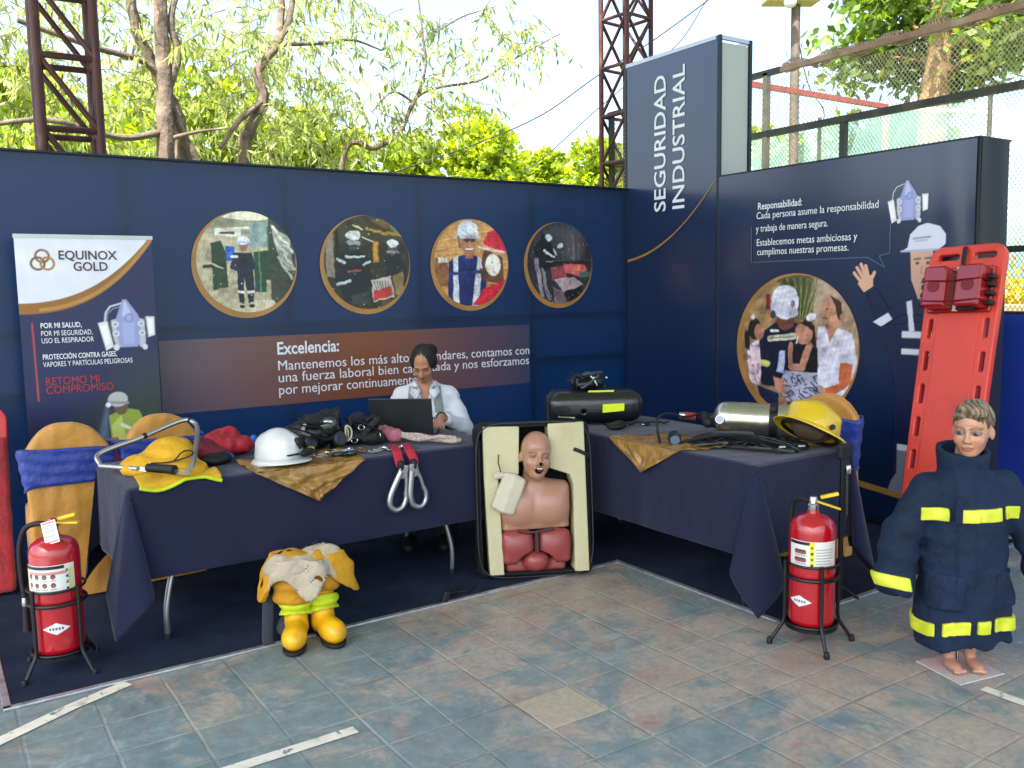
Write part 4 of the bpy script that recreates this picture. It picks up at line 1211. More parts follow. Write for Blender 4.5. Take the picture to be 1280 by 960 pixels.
def mesh_mat(name, col, sc, th, rough=.5, metal=.3):
    m = mat(name, col, rough, metal, var=.2)
    n = m.node_tree; L = n.links.new; b = n.nodes['Principled BSDF']
    tc = n.nodes.new('ShaderNodeTexCoord'); sp = n.nodes.new('ShaderNodeSeparateXYZ'); L(tc.outputs['Object'], sp.inputs[0])
    def mt(op, a, c=None):
        q = n.nodes.new('ShaderNodeMath'); q.operation = op
        for i, v in enumerate((a, c)):
            if v is None: continue
            if isinstance(v, (int, float)): q.inputs[i].default_value = v
            else: L(v, q.inputs[i])
        return q.outputs[0]
    u = mt('ADD', sp.outputs[0], sp.outputs[1])
    z = mt('MULTIPLY', sp.outputs[2], .8)
    outs = []
    for op in ('ADD', 'SUBTRACT'):
        f = mt('FRACT', mt('MULTIPLY', mt(op, u, z), sc))
        outs.append(mt('LESS_THAN', mt('ABSOLUTE', mt('SUBTRACT', f, .5)), th))
    L(mt('MAXIMUM', outs[0], outs[1]), b.inputs['Alpha'])
    return m
WIRE = mesh_mat('woven_wire', '#b5a58a', 25, .085)
MB().grid(lambda u, v: (FX + .03 + .02 * math.sin(u * 40), y0 + (y1 - y0) * u, 1.0 + 2.62 * v + .0 * u), 60, 12).build('wire_mesh', WIRE, FN)
# netting gathered in a roll along the top rail
MB().tube([(FX + .05 + .012 * math.sin(k * 2.1), 0 - k * .1, ztop + .02 + .02 * math.sin(k * 1.3)) for k in range(66)], [.05 + .018 * math.sin(k * 1.7) for k in range(66)], 10).build('rolled_netting', mesh_mat('rolled_net', '#b79a82', 34, .2), FN)
# further court fence and shade net
F2 = thing('court_fence', 'far court fence with a red top rail seen through the wire mesh', 'fence', tuple(foot(1105, 5)))
a_, b2 = at(930, 108, y=5), at(1108, 130, y=5)
red_rail = mat('red_rail', '#8f3a34', .5, .2, var=.2)
zz = (a_.z + b2.z) / 2
MB().bar((a_.x - 1, 5, zz), (b2.x, 5, zz), .09).build('top_rail', red_rail, F2)
MB().bar((b2.x, 5, 0), (b2.x, 5, zz), .09).build('post', red_rail, F2)
MB().bar((a_.x - 1, 5, 0), (a_.x - 1, 5, zz), .09).build('post', red_rail, F2)
MB().bar((b2.x, 5, zz), (b2.x + 2.6, 3.4, zz - .2), .07).build('brace', mat('pale_brace', '#b9ab92', .6), F2)
SN = thing('shade_net', 'pale turquoise shade net hung far behind the wire fence', 'net', (10, 5, 0))
netm = mat('turquoise_net', '#94c4bd', .8, var=.12, vs=1.2, alpha=.42)
MB().grid(lambda u, v: (10.5 + .12 * math.sin(u * 30) * (1 - v), 9.5 - 14 * u, .1 + v * (4.9 - .5 * u)), 60, 10).build('net_sheet', netm, SN)
for y in (9.5, 6, 2.5, -1, -4.5):
    MB().cyl((10.5, y, 0), (10.5, y, 5.0), .04, n=8).build('post', rail_m, SN)
SW_ = thing('stone_wall', 'low tan stone wall below the turquoise net at the right edge', 'wall', (9.0, 1, 0))
MB().box((9.0, 0, .62), (.35, 9, 1.24)).build('masonry', mat('tan_stone', '#8d7b62', .9, var=.35, vs=4, bump=1, bs=6, dirt='#5f5546', ds=2), SW_, smooth=False, bevel=.02)
SH = thing('flowering_hedge', 'yellow flowering hedge above the low stone wall', 'hedge', (9.6, 0, 0))
rng = np.random.default_rng(5)
n = 5200
P = np.stack([9.6 + rng.normal(size=n) * .25, rng.uniform(-4, 4.4, n), 1.15 + np.abs(rng.normal(size=n)) * .28], 1)
leaves('foliage', leaf_mat('yellow_flowers', '#a5a02c', '#c4b53a', .4), SH, P, rng.normal(size=(n, 3)) + np.array([0, 0, .4]), .12, .04, rng)
MB().tube([(9.6, 4.3, .6), (9.6, 0, .7), (9.6, -4, .6)], .2, 8).build('stems', BARK2, SH)
BT = thing('blue_tarpaulin', 'bright blue tarpaulin stretched beside the end of the shorter wall', 'tarpaulin', (.75, -3.4, 0))
MB().grid(lambda u, v: (.75 + .03 * math.sin(u * 14 + v * 2), -2.55 - 2.4 * u, .01 + 1.375 * v), 50, 16).build('sheet', mat('blue_tarp', '#1b3aa0', .5, var=.12, vs=2, bump=.3, bs=9), BT, solid=.004)
for y in (-2.55, -3.75, -4.95):
    MB().cyl((.79, y, 0), (.79, y, 1.40), .018, n=8).build('post', rail_m, BT)
MB().cyl((.79, -2.55, 1.39), (.79, -4.95, 1.39), .014, n=8).build('top_rail', rail_m, BT)
# ------------------------------------------------------------------ tables and cloths
NAVY = mat('navy_cloth', '#141935', .85, var=.14, vs=3, bump=.5, bs=9, sheen=.15, spec=.25)
TOPW = mat('table_plastic', '#c8c8c4', .5, var=.05)
CHROME = mat('grey_tube', '#9a9ea2', .32, .85, var=.12)
BLK = mat('black_rubber', '#121316', .6, var=.25, vs=12, spec=.4)
BLKM = mat('black_paint_metal', '#15161a', .38, .3, var=.25, vs=10)

def cloth(parent_name, label, x0, x1, y0, y1, z, h, seed):
    cx, cy, a, b = (x0 + x1) / 2, (y0 + y1) / 2, (x1 - x0) / 2, (y1 - y0) / 2
    g = random.Random(seed); ph = [g.uniform(0, 6.28) for _ in range(8)]
    def side(d, s, k):
        """outward offset and drop for distance d past the edge, at position s along the edge"""
        R_ = .016
        if d < R_ * 1.57: return R_ * math.sin(d / R_), R_ * (1 - math.cos(d / R_))
        q = (d - R_ * 1.57) / h
        w = math.sin(s * 7.3 + ph[k]) * .5 + math.sin(s * 15.1 + ph[k + 1] + 1.2 * math.sin(s * 4)) * .35 + math.sin(s * 31 + ph[k + 2]) * .12
        f = q ** 1.1 * (.018 + .020 * w)
        return R_ + f, R_ + (d - R_ * 1.57) * (1 - .012 * w)
    def fn(u, v):
        U, V = (u * 2 - 1) * (a + h), (v * 2 - 1) * (b + h)
        dx, dy = max(abs(U) - a, 0), max(abs(V) - b, 0)
        sx, sy = (1 if U > 0 else -1), (1 if V > 0 else -1)
        rip = .0016 * math.sin(U * 9 + ph[0]) * math.sin(V * 11 + ph[1])
        if dx == 0 and dy == 0: return (cx + U, cy + V, z + rip + .002)
        if dy == 0:
            o, dz = side(dx, V, 0 if sx > 0 else 3); return (cx + sx * (a + o), cy + V, z - dz)
        if dx == 0:
            o, dz = side(dy, U, 1 if sy > 0 else 4); return (cx + U, cy + sy * (b + o), z - dz)
        r = math.hypot(dx, dy); th = math.atan2(dy, dx)
        o1, d1 = side(r, sy * b, 0 if sx > 0 else 3); o2, d2 = side(r, sx * a, 1 if sy > 0 else 4)
        k = th / (math.pi / 2)
        s2 = math.sin(2 * th)
        rho = r * (.16 * s2 + .05 * s2 * math.sin(th * 7 + 1))
        X = a + o1 * math.cos(th) + rho * math.cos(th) + .07 * r * max(0, math.sin(4 * th)) + .20 * r * min(0, math.sin(4 * th))
        Y = b + o2 * math.sin(th) + rho * math.sin(th) - .20 * r * max(0, math.sin(4 * th)) - .07 * r * min(0, math.sin(4 * th))
        dz = (d1 * (1 - k) + d2 * k) * (1 + .09 * s2)
        return (cx + sx * X, cy + sy * Y, z - dz)
    mb = MB(); mb.grid(fn, 190, 130)
    o = mb.build(parent_name, NAVY, None, solid=.002, loc=(cx, cy, z))
    return tag(o, label, 'tablecloth')

def fold_table(label, x0, x1, y0, y1, z, legs):
    t = thing('folding_table', label, 'table', ((x0 + x1) / 2, (y0 + y1) / 2, 0), 0, 'folding tables under navy cloths')
    MB().box(((x0 + x1) / 2, (y0 + y1) / 2, z - .028), (x1 - x0, y1 - y0, .04)).build('tabletop', TOPW, t, smooth=False, bevel=.012)
    for top, foot_ in legs:
        a, b = Vector(top), Vector(foot_)
        m_ = a * .25 + b * .75; m_.z = .34 * a.z
        MB().tube(bez([a, a * .55 + b * .45 + Vector((0, 0, .02)), m_ + Vector((0, 0, .10)), b + Vector((0, 0, .16)), b], 6), .0145, 10).build('leg', CHROME, t)
        MB().lathe([(.017, 0), (.019, .02), (.017, .035)], 12, (b.x, b.y, 0)).build('rubber_foot', BLK, t)
    return t
ZT = .745
fold_table('long folding table on grey tube legs under the left navy cloth', -4.45, -2.53, -1.745, -1.02, ZT,
           [((-4.12, -1.56, ZT - .05), (-4.32, -1.70, 0)), ((-4.12, -1.22, ZT - .05), (-4.32, -1.10, 0)), ((-2.93, -1.56, ZT - .05), (-2.77, -1.66, 0)), ((-2.93, -1.22, ZT - .05), (-2.77, -1.10, 0))])
fold_table('folding table on grey tube legs under the right navy cloth', -1.91, -1.22, -3.10, -1.30, ZT,
           [((-1.72, -2.80, ZT - .05), (-1.83, -2.97, 0)), ((-1.40, -2.80, ZT - .05), (-1.30, -2.97, 0)), ((-1.72, -1.6, ZT - .05), (-1.80, -1.45, 0)), ((-1.40, -1.6, ZT - .05), (-1.32, -1.43, 0))])
cloth('tablecloth', 'navy tablecloth draped over the left table holding saw, white helmet and laptop', -4.46, -2.52, -1.755, -1.01, ZT, .425, 3)
cloth('tablecloth', 'navy tablecloth draped over the right table holding the metal cylinder and yellow helmet', -1.92, -1.21, -3.11, -1.29, ZT, .46, 8)

# ------------------------------------------------------------------ covered chairs
SATG = mat('gold_satin', '#b07d2c', .5, var=.14, vs=4, bump=.7, bs=9, sheen=.3)
SATB = mat('blue_satin', '#153084', .42, var=.2, vs=6, bump=.7, bs=12, sheen=.2)
def chair(label, x, y, rz, low=.625, wd=1.0):
    t = thing('covered_chair', label, 'chair', (x, y, 0), 0, 'chairs in gold covers with blue sashes')
    M_ = TR((x, y, 0), rz)
    def f(p):
        q = p.copy(); q[:, 1] -= .06 * np.clip(p[:, 2] - .45, 0, 1)          # recline
        z = q[:, 2]
        hw = np.interp(z, [0, .3, .5, .62, .8, .95], [.20, .19, .19, .2, .225, .225]) * wd
        top = .945 - .22 * (np.abs(q[:, 0]) / .24) ** 2.6
        back = smax(np.maximum(np.abs(q[:, 0]) - hw, np.abs(q[:, 1]) - .032), z - top, .03)
        seat = rbox(p, (0, .22, .24), (.205, .215, .235), .03)
        return sm(back, seat, .03) + .007 * wr(p * np.array([1, 1, .5]), 26, 3) + .005 * wr(p * np.array([1, 1, .35]), 60, 4)
    sdf_obj('seat_cover', f, (-.28, -.08, .012), (.28, .48, .97), .0135, SATG, t, M=M_)
    def sash(u, v):
        a = 2 * math.pi * u
        z = low + (.815 - low) * v + .012 * math.sin(a * 2) + .03 * math.cos(a) * (1 - v)
        hw = float(np.interp(z, [.5, .62, .8, .95], [.19, .2, .225, .225])) * wd
        c, s_ = math.cos(a), math.sin(a)
        rr = lambda q, e: math.copysign(abs(q) ** e, q)
        w = .003 * math.sin(v * 21 + c * 4)
        return M_ @ Vector((rr(c, .35) * (hw + .012 + w), rr(s_, .6) * (.046 + w) + .06 * (z - .45), z))
    MB().grid(sash, 64, 14, True).build('sash', SATB, t, solid=.003)
    return t
chair('gold covered chair with blue sash standing at the left end of the long table', -4.58, -.80, -3)
chair('gold covered chair with blue sash behind the bow saw', -4.10, -.78, 4)
chair('gold covered chair with blue sash behind the yellow helmet on the right table', -.64, -2.57, 99, .53, .92)

# ------------------------------------------------------------------ fire extinguishers in wire stands
REDP = mat('red_lacquer', '#a90f1c', .22, var=.06, vs=3, coat=.6, spec=.6)
YELP = mat('yellow_plastic', '#d8bd18', .45, var=.15, vs=20)
CHRM = mat('polished_metal', '#c9ccd0', .2, .95, var=.06)
def cyl_print(name, parent, c, r, a0, a1, z0, z1, na, nz_, fn):
    u, v = np.meshgrid(np.linspace(0, 1, na), np.linspace(0, 1, nz_)); u, v = u.ravel(), v.ravel()
    p = fn(u * (a1 - a0) * r, v * (z1 - z0))
    a = a0 + (a1 - a0) * u
    V = np.stack([c[0] + r * np.cos(a), c[1] + r * np.sin(a), c[2] + z0 + (z1 - z0) * v], 1)
    i, j = np.meshgrid(np.arange(na - 1), np.arange(nz_ - 1)); k = (j * na + i).ravel()
    F = np.stack([k, k + 1, k + na + 1, k + na], 1)
    cols = np.hstack([p.c, p.a[:, None]])
    if p.a.min() < .5: F = F[(p.a[F].max(axis=1) > .02)]
    return arr_mesh(name, V, F, PRNA, parent, cols)
def ext_label(W_, H_, split):
    def fn(X, Y):
        p = Paint(X, Y, '#d9d9d2'); p.e = .002
        g = random.Random(int(split * 100))
        p.rect(0, H_ - .017, W_ * split, H_ - .003, '#15161a')
        if split < .7: p.rect(W_ * split, 0, W_ * split + .02, H_, '#d8cf2c')
        else:
            p.rect(0, 0, .022, H_ - .02, '#cfd08a').rect(W_ - .024, 0, W_, H_ - .02, '#cfd08a')
            p.rect(0.03, H_ - .04, W_ - .03, H_ - .027, '#b9332f', .7)
        for k in range(7):
            y = .008 + k * .0125
            p.rect(W_ * split + .025, y, W_ - .012 - g.uniform(0, .02), y + .0042, '#6c6f74', .75)
        for k in range(8):
            x = .03 + (k % 4) * (W_ * split - .05) / 4; y = .03 + (k // 4) * .036
            p.ell(x + .008, y + .006, .010, .011, '#3c4046').ell(x + .008, y + .003, .004, .005, '#c9463b').rect(x - .002, y - .013, x + .02, y - .009, '#85888c')
        p.line([(.012, .004), (W_ - .012, .004)], .003, '#2a2c30')
        for k in range(4): p.ell(W_ * split + .010, .015 + k * .026, .006, .006, '#3d7a3c' if k % 2 else '#24262a')
        return p
    return fn
def ext_logo(X, Y):
    p = Paint(X, Y, '#d8d8d8', 0); p.e = .003
    p.poly([(.0, .028), (.055, .054), (.11, .028), (.055, .002)], '#d9d9db').poly([(.02, .034), (.09, .034), (.09, .022), (.02, .022)], '#20222a', .0)
    for k in range(5): p.rect(.027 + k * .012, .0225, .0345 + k * .012, .033, '#23252b')
    return p
def extinguisher(label, slabel, x, y, face, hose_a, tagged, sp, leg_a, hang=None):
    """face: direction (radians) its label looks; the stand carries it"""
    c = Vector((x, y, .095)); r = .1
    st = thing('extinguisher_stand', slabel, 'stand', (x, y, 0), 0, 'black stands under the extinguishers')
    for z, w in ((.375, .012), (.315, .02), (.10, .022)):
        MB().tube([(x + .112 * math.cos(k * math.pi / 18), y + .112 * math.sin(k * math.pi / 18), z) for k in range(36)], .006, 8, True, flat=(w * .5, .0045) if False else None).build('ring', BLKM, st)
    MB().tube([(x + .1115 * math.cos(k * math.pi / 18), y + .1115 * math.sin(k * math.pi / 18), .315) for k in range(36)], .009, 8, True).build('band', BLKM, st)
    MB().lathe([(.0, .078), (.113, .078), (.113, .092), (0, .092)], 30, (x, y, 0)).build('tray', BLKM, st)
    for k in range(4):
        a = leg_a + k * math.pi / 2
        d = Vector((math.cos(a), math.sin(a), 0)); b = Vector((x, y, 0))
        MB().tube([b + d * .12 + Vector((0, 0, .385)), b + d * .12 + Vector((0, 0, .13)), b + d * .126 + Vector((0, 0, .10)), b + d * .185 + Vector((0, 0, .012))], .0085, 8).build('leg', BLKM, st)
        MB().lathe([(.012, 0), (.014, .008), (.011, .026), (.009, .03)], 10, (x + d.x * .187, y + d.y * .187, 0)).build('rubber_foot', BLK, st)
    t = thing('fire_extinguisher', label, 'extinguisher', (x, y, .093), 0, 'red fire extinguishers in stands')
    MB().lathe([(.0, .002), (.085, .002), (.097, .012), (r, .03), (r, .425), (.098, .445), (.088, .468), (.066, .486), (.04, .496), (.028, .502), (.026, .515), (0, .515)], 40, (x, y, .093)).build('cylinder', REDP, t, auto=50)
    W_ = 2.25 * r
    cyl_print('label', t, (x, y, .093), r + .0012, face - W_ / r / 2, face + W_ / r / 2, .275, .395, 110, 60, ext_label(W_, .12, .82 if tagged else .44))
    cyl_print('emblem', t, (x, y, .093), r + .0012, face - .55 + sp, face + .55 + sp, .095, .15, 60, 34, ext_logo)
    # valve, levers, gauge, hose
    z = .093 + .51
    F_ = Vector((math.cos(hose_a), math.sin(hose_a), 0)); N_ = Vector((-F_.y, F_.x, 0)); b = Vector((x, y, z))
    MB().lathe([(.021, 0), (.024, .006), (.024, .03), (.018, .034), (.018, .06), (.013, .066), (0, .066)], 18, b).build('valve', REDP if tagged else CHRM, t)
    lv = MB(); lv.bar(b + Vector((0, 0, .062)) - F_ * .03, b + Vector((0, 0, .082)) + F_ * -.105, .024, .013, up=(0, 0, 1))
    lv.build('lever', YELP, t, smooth=False, bevel=.002)
    MB().bar(b + Vector((0, 0, .045)) - F_ * .012, b + Vector((0, 0, .012 if not tagged else .045)) - F_ * .115, .021, .008, up=(0, 0, 1)).build('handle', YELP, t, smooth=False, bevel=.002)
    MB().tube([b + Vector((0, 0, .055)) + N_ * .03, b + Vector((0, 0, .06)), b + Vector((.0, 0, .05)) - N_ * .05, b + Vector((0, 0, .02)) - N_ * .065], .003, 6).build('seal_ribbon', YELP, t)
    g_ = b + N_ * -.026 + Vector((0, 0, .035))
    MB().cyl(g_, g_ - N_ * .014, .016, n=16).build('gauge', CHRM, t)
    o = .128
    if hang is not None: F_ = Vector((math.cos(hang), math.sin(hang), 0)); o = .112
    pts = [b + Vector((0, 0, .035)) + F_ * .02, b + F_ * .06 + Vector((0, 0, .042)), b + F_ * .115 + Vector((0, 0, .02)), b + F_ * (o + .016) + Vector((0, 0, -.06)), b + F_ * (o + .018) + Vector((0, 0, -.19)), b + F_ * (o + .01) + Vector((0, 0, -.28))]
    MB().tube(bez(pts, 8), .0115, 10).build('hose', BLK, t)
    e = pts[-1]
    MB().lathe([(.012, 0), (.014, -.02), (.014, -.035), (.011, -.04)][::-1], 12, e).build('hose_collar', CHRM, t)
    MB().lathe([(.017, -.15), (.012, -.045), (.010, -.03)], 12, e).build('nozzle', BLK, t)
    if tagged:
        tg = MB(); q = b + Vector((0, 0, .05))
        ax = Vector((.83, -.556, 0)); n_ = Vector((-.5, -.83, .25)).normalized()
        dn = (Vector((.25, -.1, -1)) - n_ * Vector((.25, -.1, -1)).dot(n_)).normalized(); rt = dn.cross(n_)
        q = q + n_ * .045 + ax * .005
        def tp(X, Y):
            p = Paint(X, Y, '#d9d6da'); p.e = .003
            p.rect(.004, .004, .056, .011, '#b55a6a').rect(.004, .085, .056, .092, '#b55a6a')
            for k in range(6): p.rect(.008, .018 + k * .011, .052, .023 + k * .011, '#5a6aa0' if k % 2 else '#8b94b8', .8)
            return p
        print_rect('inspection_tag', PRN, t, q + dn * .095 - rt * .03, tuple(rt), tuple(-dn), .06, .096, 40, 60, tp)
        MB().tube([b + Vector((0, 0, .06)), q], .0015, 5).build('tag_string', YELP, t)
    return t
extinguisher('red fire extinguisher with a paper inspection tag beside the left end of the long table', 'black wire stand carrying the extinguisher with the paper tag on the carpet', -4.775, -1.765, math.atan2(-.83, -.40), math.atan2(.556, -.83) , True, .25, math.radians(215))
extinguisher('red fire extinguisher with a silver valve in front of the right table', 'black wire stand carrying the silver valve extinguisher on the tiles', -1.955, -3.465, math.atan2(-.70, -.85), math.atan2(.70, -.65), False, -.55, math.radians(238), math.atan2(.98, .1))

# ------------------------------------------------------------------ spine boards
def spine_board(name, label, m, L_, w, M_, strapcol=None):
    """board in its own plane: x across, y along (0 foot end .. L_ head end), hand holes cut through"""
    cu = bpy.data.curves.new('b', 'CURVE'); cu.dimensions = '2D'; cu.fill_mode = 'BOTH'; cu.extrude = .016; cu.bevel_depth = .008; cu.bevel_resolution = 2
    def loop(pts):
        s_ = cu.splines.new('POLY'); s_.points.add(len(pts) - 1)
        for q, p in zip(s_.points, pts): q.co = (p[0], p[1], 0, 1)
        s_.use_cyclic_u = True
    def rr(x0, y0, x1, y1, r, n=6, tap=0):
        P = []
        for cx, cy, a0 in ((x1 - r, y1 - r, 0), (x0 + r, y1 - r, 90), (x0 + r, y0 + r, 180), (x1 - r, y0 + r, 270)):
            for k in range(n + 1):
                a = R(a0 + 90 * k / n); P.append((cx + r * math.cos(a), cy + r * math.sin(a)))
        return P
    hw = w / 2
    P = rr(-hw, 0, hw, L_, .07)
    P = [(x * (1 - .20 * max(0, (.5 - y)) ** 1.0) , y) for x, y in P]
    loop(P)
    for s in (-1, 1):
        for k in range(8):
            y = .10 + k * (L_ - .34) / 7.6
            x0 = s * (hw - .05) ; 
            f_ = (1 - .20 * max(0, .5 - y))
            loop([(x * f_, yy) for x, yy in rr(x0 - .021, y, x0 + .021, y + .13, .020)])
    loop([(x, y) for x, y in rr(-hw + .035, L_ - .085, -.035, L_ - .035, .024)]); loop(rr(.035, L_ - .085, hw - .035, L_ - .035, .024))
    ob = bpy.data.objects.new('b', cu); C.objects.link(ob); bpy.context.view_layer.update()
    me = bpy.data.meshes.new_from_object(ob.evaluated_get(bpy.context.evaluated_depsgraph_get()))
    bpy.data.objects.remove(ob); bpy.data.curves.remove(cu)
    n = len(me.vertices); co = np.zeros(n * 3, np.float32); me.vertices.foreach_get('co', co); co = co.reshape(-1, 3)
    Amat = np.array(M_); V = co @ Amat[:3, :3].T + Amat[:3, 3]
    off = Vector(M_.translation)
    me.vertices.foreach_set('co', (V - np.array(off)).astype(np.float32).ravel()); me.name = name; me.materials.clear(); me.update()
    return me, off
OR = mat('orange_red_plastic', '#cc3c28', .42, var=.06, vs=4, dirt='#a0281c', ds=3, bump=.05, bs=40)
# leaning on the front of the shorter wall, top against it
foot_p, head_p = Vector((-.50, -3.15, .03)), Vector((-.045, -3.07, 1.80))
yd = (head_p - foot_p).normalized(); xd = Vector((0, -1, 0)); xd = (xd - yd * xd.dot(yd)).normalized(); nd = xd.cross(yd)
BM = Matrix(((xd.x, yd.x, nd.x, foot_p.x), (xd.y, yd.y, nd.y, foot_p.y), (xd.z, yd.z, nd.z, foot_p.z), (0, 0, 0, 1)))
me, off = spine_board('board', '', OR, 1.83, .43, BM)
SB = thing('spine_board', 'orange red spine board leaning on the end of the shorter wall behind the child mannequin', 'spine board', off)
finish('board', me, OR, SB, off)
MB().box((0, 0, 0), (.25, 1.35, .006)).move(BM @ Matrix.Translation((0, .82, .026))).build('raised_panel', OR, SB, smooth=False, bevel=.003)
HI = thing('head_immobilizer', 'glossy dark red head immobilizer with black straps fixed on top of the spine board', 'head immobilizer', BM @ Vector((0, 1.57, .03)))
RDK = mat('glossy_dark_red', '#8e0d18', .25, var=.1, vs=6, coat=.4)
Hm = BM @ Matrix.Translation((0, 1.565, .026))
MB().box((0, 0, .012), (.37, .27, .022)).move(Hm).build('base_pad', RDK, HI, smooth=False, bevel=.008)
for s in (-1, 1):
    b_ = MB(); b_.prism([(-.02, -.12), (.125, -.12), (.125, .12), (.0, .12), (-.02, .09)], .105, (0, 0, 0), (1, 0, 0), (0, 1, 0))
    b_.move(Hm @ Matrix.Translation((.045 if s > 0 else -.045, 0, .024)) @ Matrix.Diagonal((s, 1, 1, 1)))
    if s < 0: b_.f = [f[::-1] for f in b_.f]
    b_.build('head_block', RDK, HI, smooth=False, bevel=.012)
    MB().cyl(Hm @ Vector((s * .10, .0, .100)), Hm @ Vector((s * .10, 0, .1325)), .036, n=24).build('dark_ear_disc', mat('deep_red_disc', '#700f17', .6), HI)  # solid disc, its darker red stands for the shade inside an ear hole
for y, m_ in ((.035, RDK), (-.085, RDK)):
    MB().tube([Hm @ Vector(q) for q in ((-.20, y, .02), (-.165, y, .125), (0, y - .012, .137), (.165, y, .125), (.20, y, .02))], .01, 8, flat=(.017, .004)).build('strap', m_, HI)
MB().box((0, 0, .032), (.045, .26, .012)).move(Hm).build('white_tape', mat('white_tape', '#c9c6c8', .5), HI, smooth=False)
for s in (-1, 1):
    for y in (.06, .015, -.035, -.09):
        MB().box((s * .19, y, .045), (.045, .028, .05)).move(Hm).build('buckle', BLK, HI, smooth=False, bevel=.006)
MB().tube([Hm @ Vector(q) for q in ((0, .14, .02), (.004, .19, .03), (-.004, .255, .012))], .012, 8, flat=(.014, .008)).build('tether', BLK, HI)
MB().box((.07, -.125, .06), (.10, .02, .045)).move(Hm).build('buckle', BLK, HI, smooth=False, bevel=.006)

RED2 = mat('red_plastic', '#b0231f', .4, var=.08, vs=4)
Lm = Matrix.Translation((-5.065, -.50, .02)) @ Matrix.Rotation(R(-8), 4, 'Z') @ Matrix.Rotation(R(78), 4, 'X')
me, off = spine_board('board', '', RED2, 1.0, .44, Lm)
S2 = thing('rescue_stretcher', 'bright red padded stretcher cut off by the left edge beside the chairs', 'stretcher', off)
finish('board', me, RED2, S2, off)
def pad(p): return rbox(p, (0, .42, .03), (.225, .42, .022), .02) + .006 * wr(p, 26, 8)
sdf_obj('padding', pad, (-.26, -.02, -.01), (.26, .88, .08), .012, mat('crimson_cloth', '#8e1420', .8, var=.25, vs=9, bump=.5, bs=30, sheen=.3), S2, M=Lm)
# ------------------------------------------------------------------ people and mannequins
def lc(*h): return [np.array(lin(x)) for x in h]
def blend(c, d, col, soft):
    k = np.clip(.5 - d / soft, 0, 1)[:, None]
    return c * (1 - k) + col * k

SKIN = vcol_mat('skin', .48, bump=.05, bs=300, spec=.4)
PLAS = vcol_mat('painted_plastic_skin', .32, spec=.5, coat=.15)
HAIR = mat('dark_hair', '#15100d', .36, var=.4, vs=60, bump=.6, bs=160, spec=.5)
SHIRT = mat('white_cotton', '#c9ccd2', .85, var=.06, vs=9, bump=.3, bs=18, sheen=.1)
VEST = mat('grey_green_fabric', '#7d8780', .8, var=.1, vs=9, bump=.25, bs=60)

def head_sdf(p, s=1.0, jaw=1.0, nose=1.0, es=1.0):
    """head looking along -y, centre of the skull at the origin, about .23 tall at s=1"""
    q = p / s
    d = ell(q, (0, .012, .035), (.074, .094, .088))
    d = sm(d, ell(q, (0, -.022, -.035), (.058 * jaw, .066, .072)), .03)
    d = sm(d, ell(q, (0, -.052, -.088), (.026 * jaw, .026, .022)), .025)
    d = sm(d, ell(q, (.036, -.058, -.03), (.024, .022, .024)), .02); d = sm(d, ell(q, (-.036, -.058, -.03), (.024, .022, .024)), .02)
    d = sm(d, ell(q, (0, -.074, .022), (.050, .016, .012)), .014)                          # brow
    for sx in (-1, 1):
        d = smax(d, -ell(q, (sx * .031, -.092, .002), (.021 * es, .016, .012 * es)), .012)          # socket
        d = sm(d, ell(q, (sx * .031, -.071, .002), (.0165 * es, .014, .0115 * es)), .004)           # eyeball
        d = sm(d, ell(q, (sx * .075, .010, -.010), (.008, .016, .026), rotm('Z', -sx * 18)), .008)   # ear
    n = cap(q, (0, -.083, .008), (0, -.098 - .008 * nose, -.030), .006 + .001 * nose, .0085 + .004 * nose)
    d = sm(d, n, .012)
    d = sm(d, ell(q, (.011, -.092, -.034), (.008, .009, .007)), .006); d = sm(d, ell(q, (-.011, -.092, -.034), (.008, .009, .007)), .006)
    d = sm(d, ell(q, (0, -.083, -.058), (.023, .011, .0055)), .005); d = sm(d, ell(q, (0, -.081, -.069), (.019, .011, .006)), .005)
    d = smax(d, -ell(q, (0, -.096, -.0635), (.024, .006, .0018)), .003)
    return d * s
def face_cols(P, base, lip, brow, iris, s=1.0, closed=False, white='#d9d2cc', blush=None, es=1.0):
    q = P / s
    c = np.tile(np.array(lin(base)), (len(P), 1))
    c *= (1 + .05 * wr(P, 60, 4))[:, None]
    fr = q[:, 1] < -.03
    def put(d, col, soft=.003):
        nonlocal c
        d = np.where(fr, d, 1); c = blend(c, d, np.array(lin(col)), soft)
    if blush:
        for sx in (-1, 1): put(np.hypot(q[:, 0] - sx * .04, q[:, 2] + .03) - .012, blush, .03)
    put((np.sqrt((q[:, 0] / .023) ** 2 + ((q[:, 2] + .0635) / .0105) ** 2) - 1) * .0105, lip, .004)
    put(np.where(np.abs(q[:, 0]) < .022, np.abs(q[:, 2] + .0635) - .0008, 1), '#4a2622', .002)
    for sx in (-1, 1):
        x, z = (q[:, 0] - sx * .031) / es, (q[:, 2] - .002) / es
        put((np.sqrt((x / .0175) ** 2 + (z / .0085) ** 2) - 1) * .0085, '#3a2a24' if not closed else '#7a5240', .003)
        if not closed:
            put((np.sqrt((x / .0145) ** 2 + (z / .0062) ** 2) - 1) * .0062, white, .002)
            put(np.hypot(x + .002, z) - .0068, iris, .002)
            put(np.hypot(x + .002, z) - .003, '#0c0908', .002)
        bz = z - .021 + .004 * (np.abs(x) / .018) ** 2 - .0
        put(np.where(np.abs(x) < .021, np.abs(bz) - .0032, 1), brow, .003)
        put(np.hypot(q[:, 0] - sx * .010, q[:, 2] + .041) - (.0026 if not closed else .0012), '#4a2c24', .003)
    return c

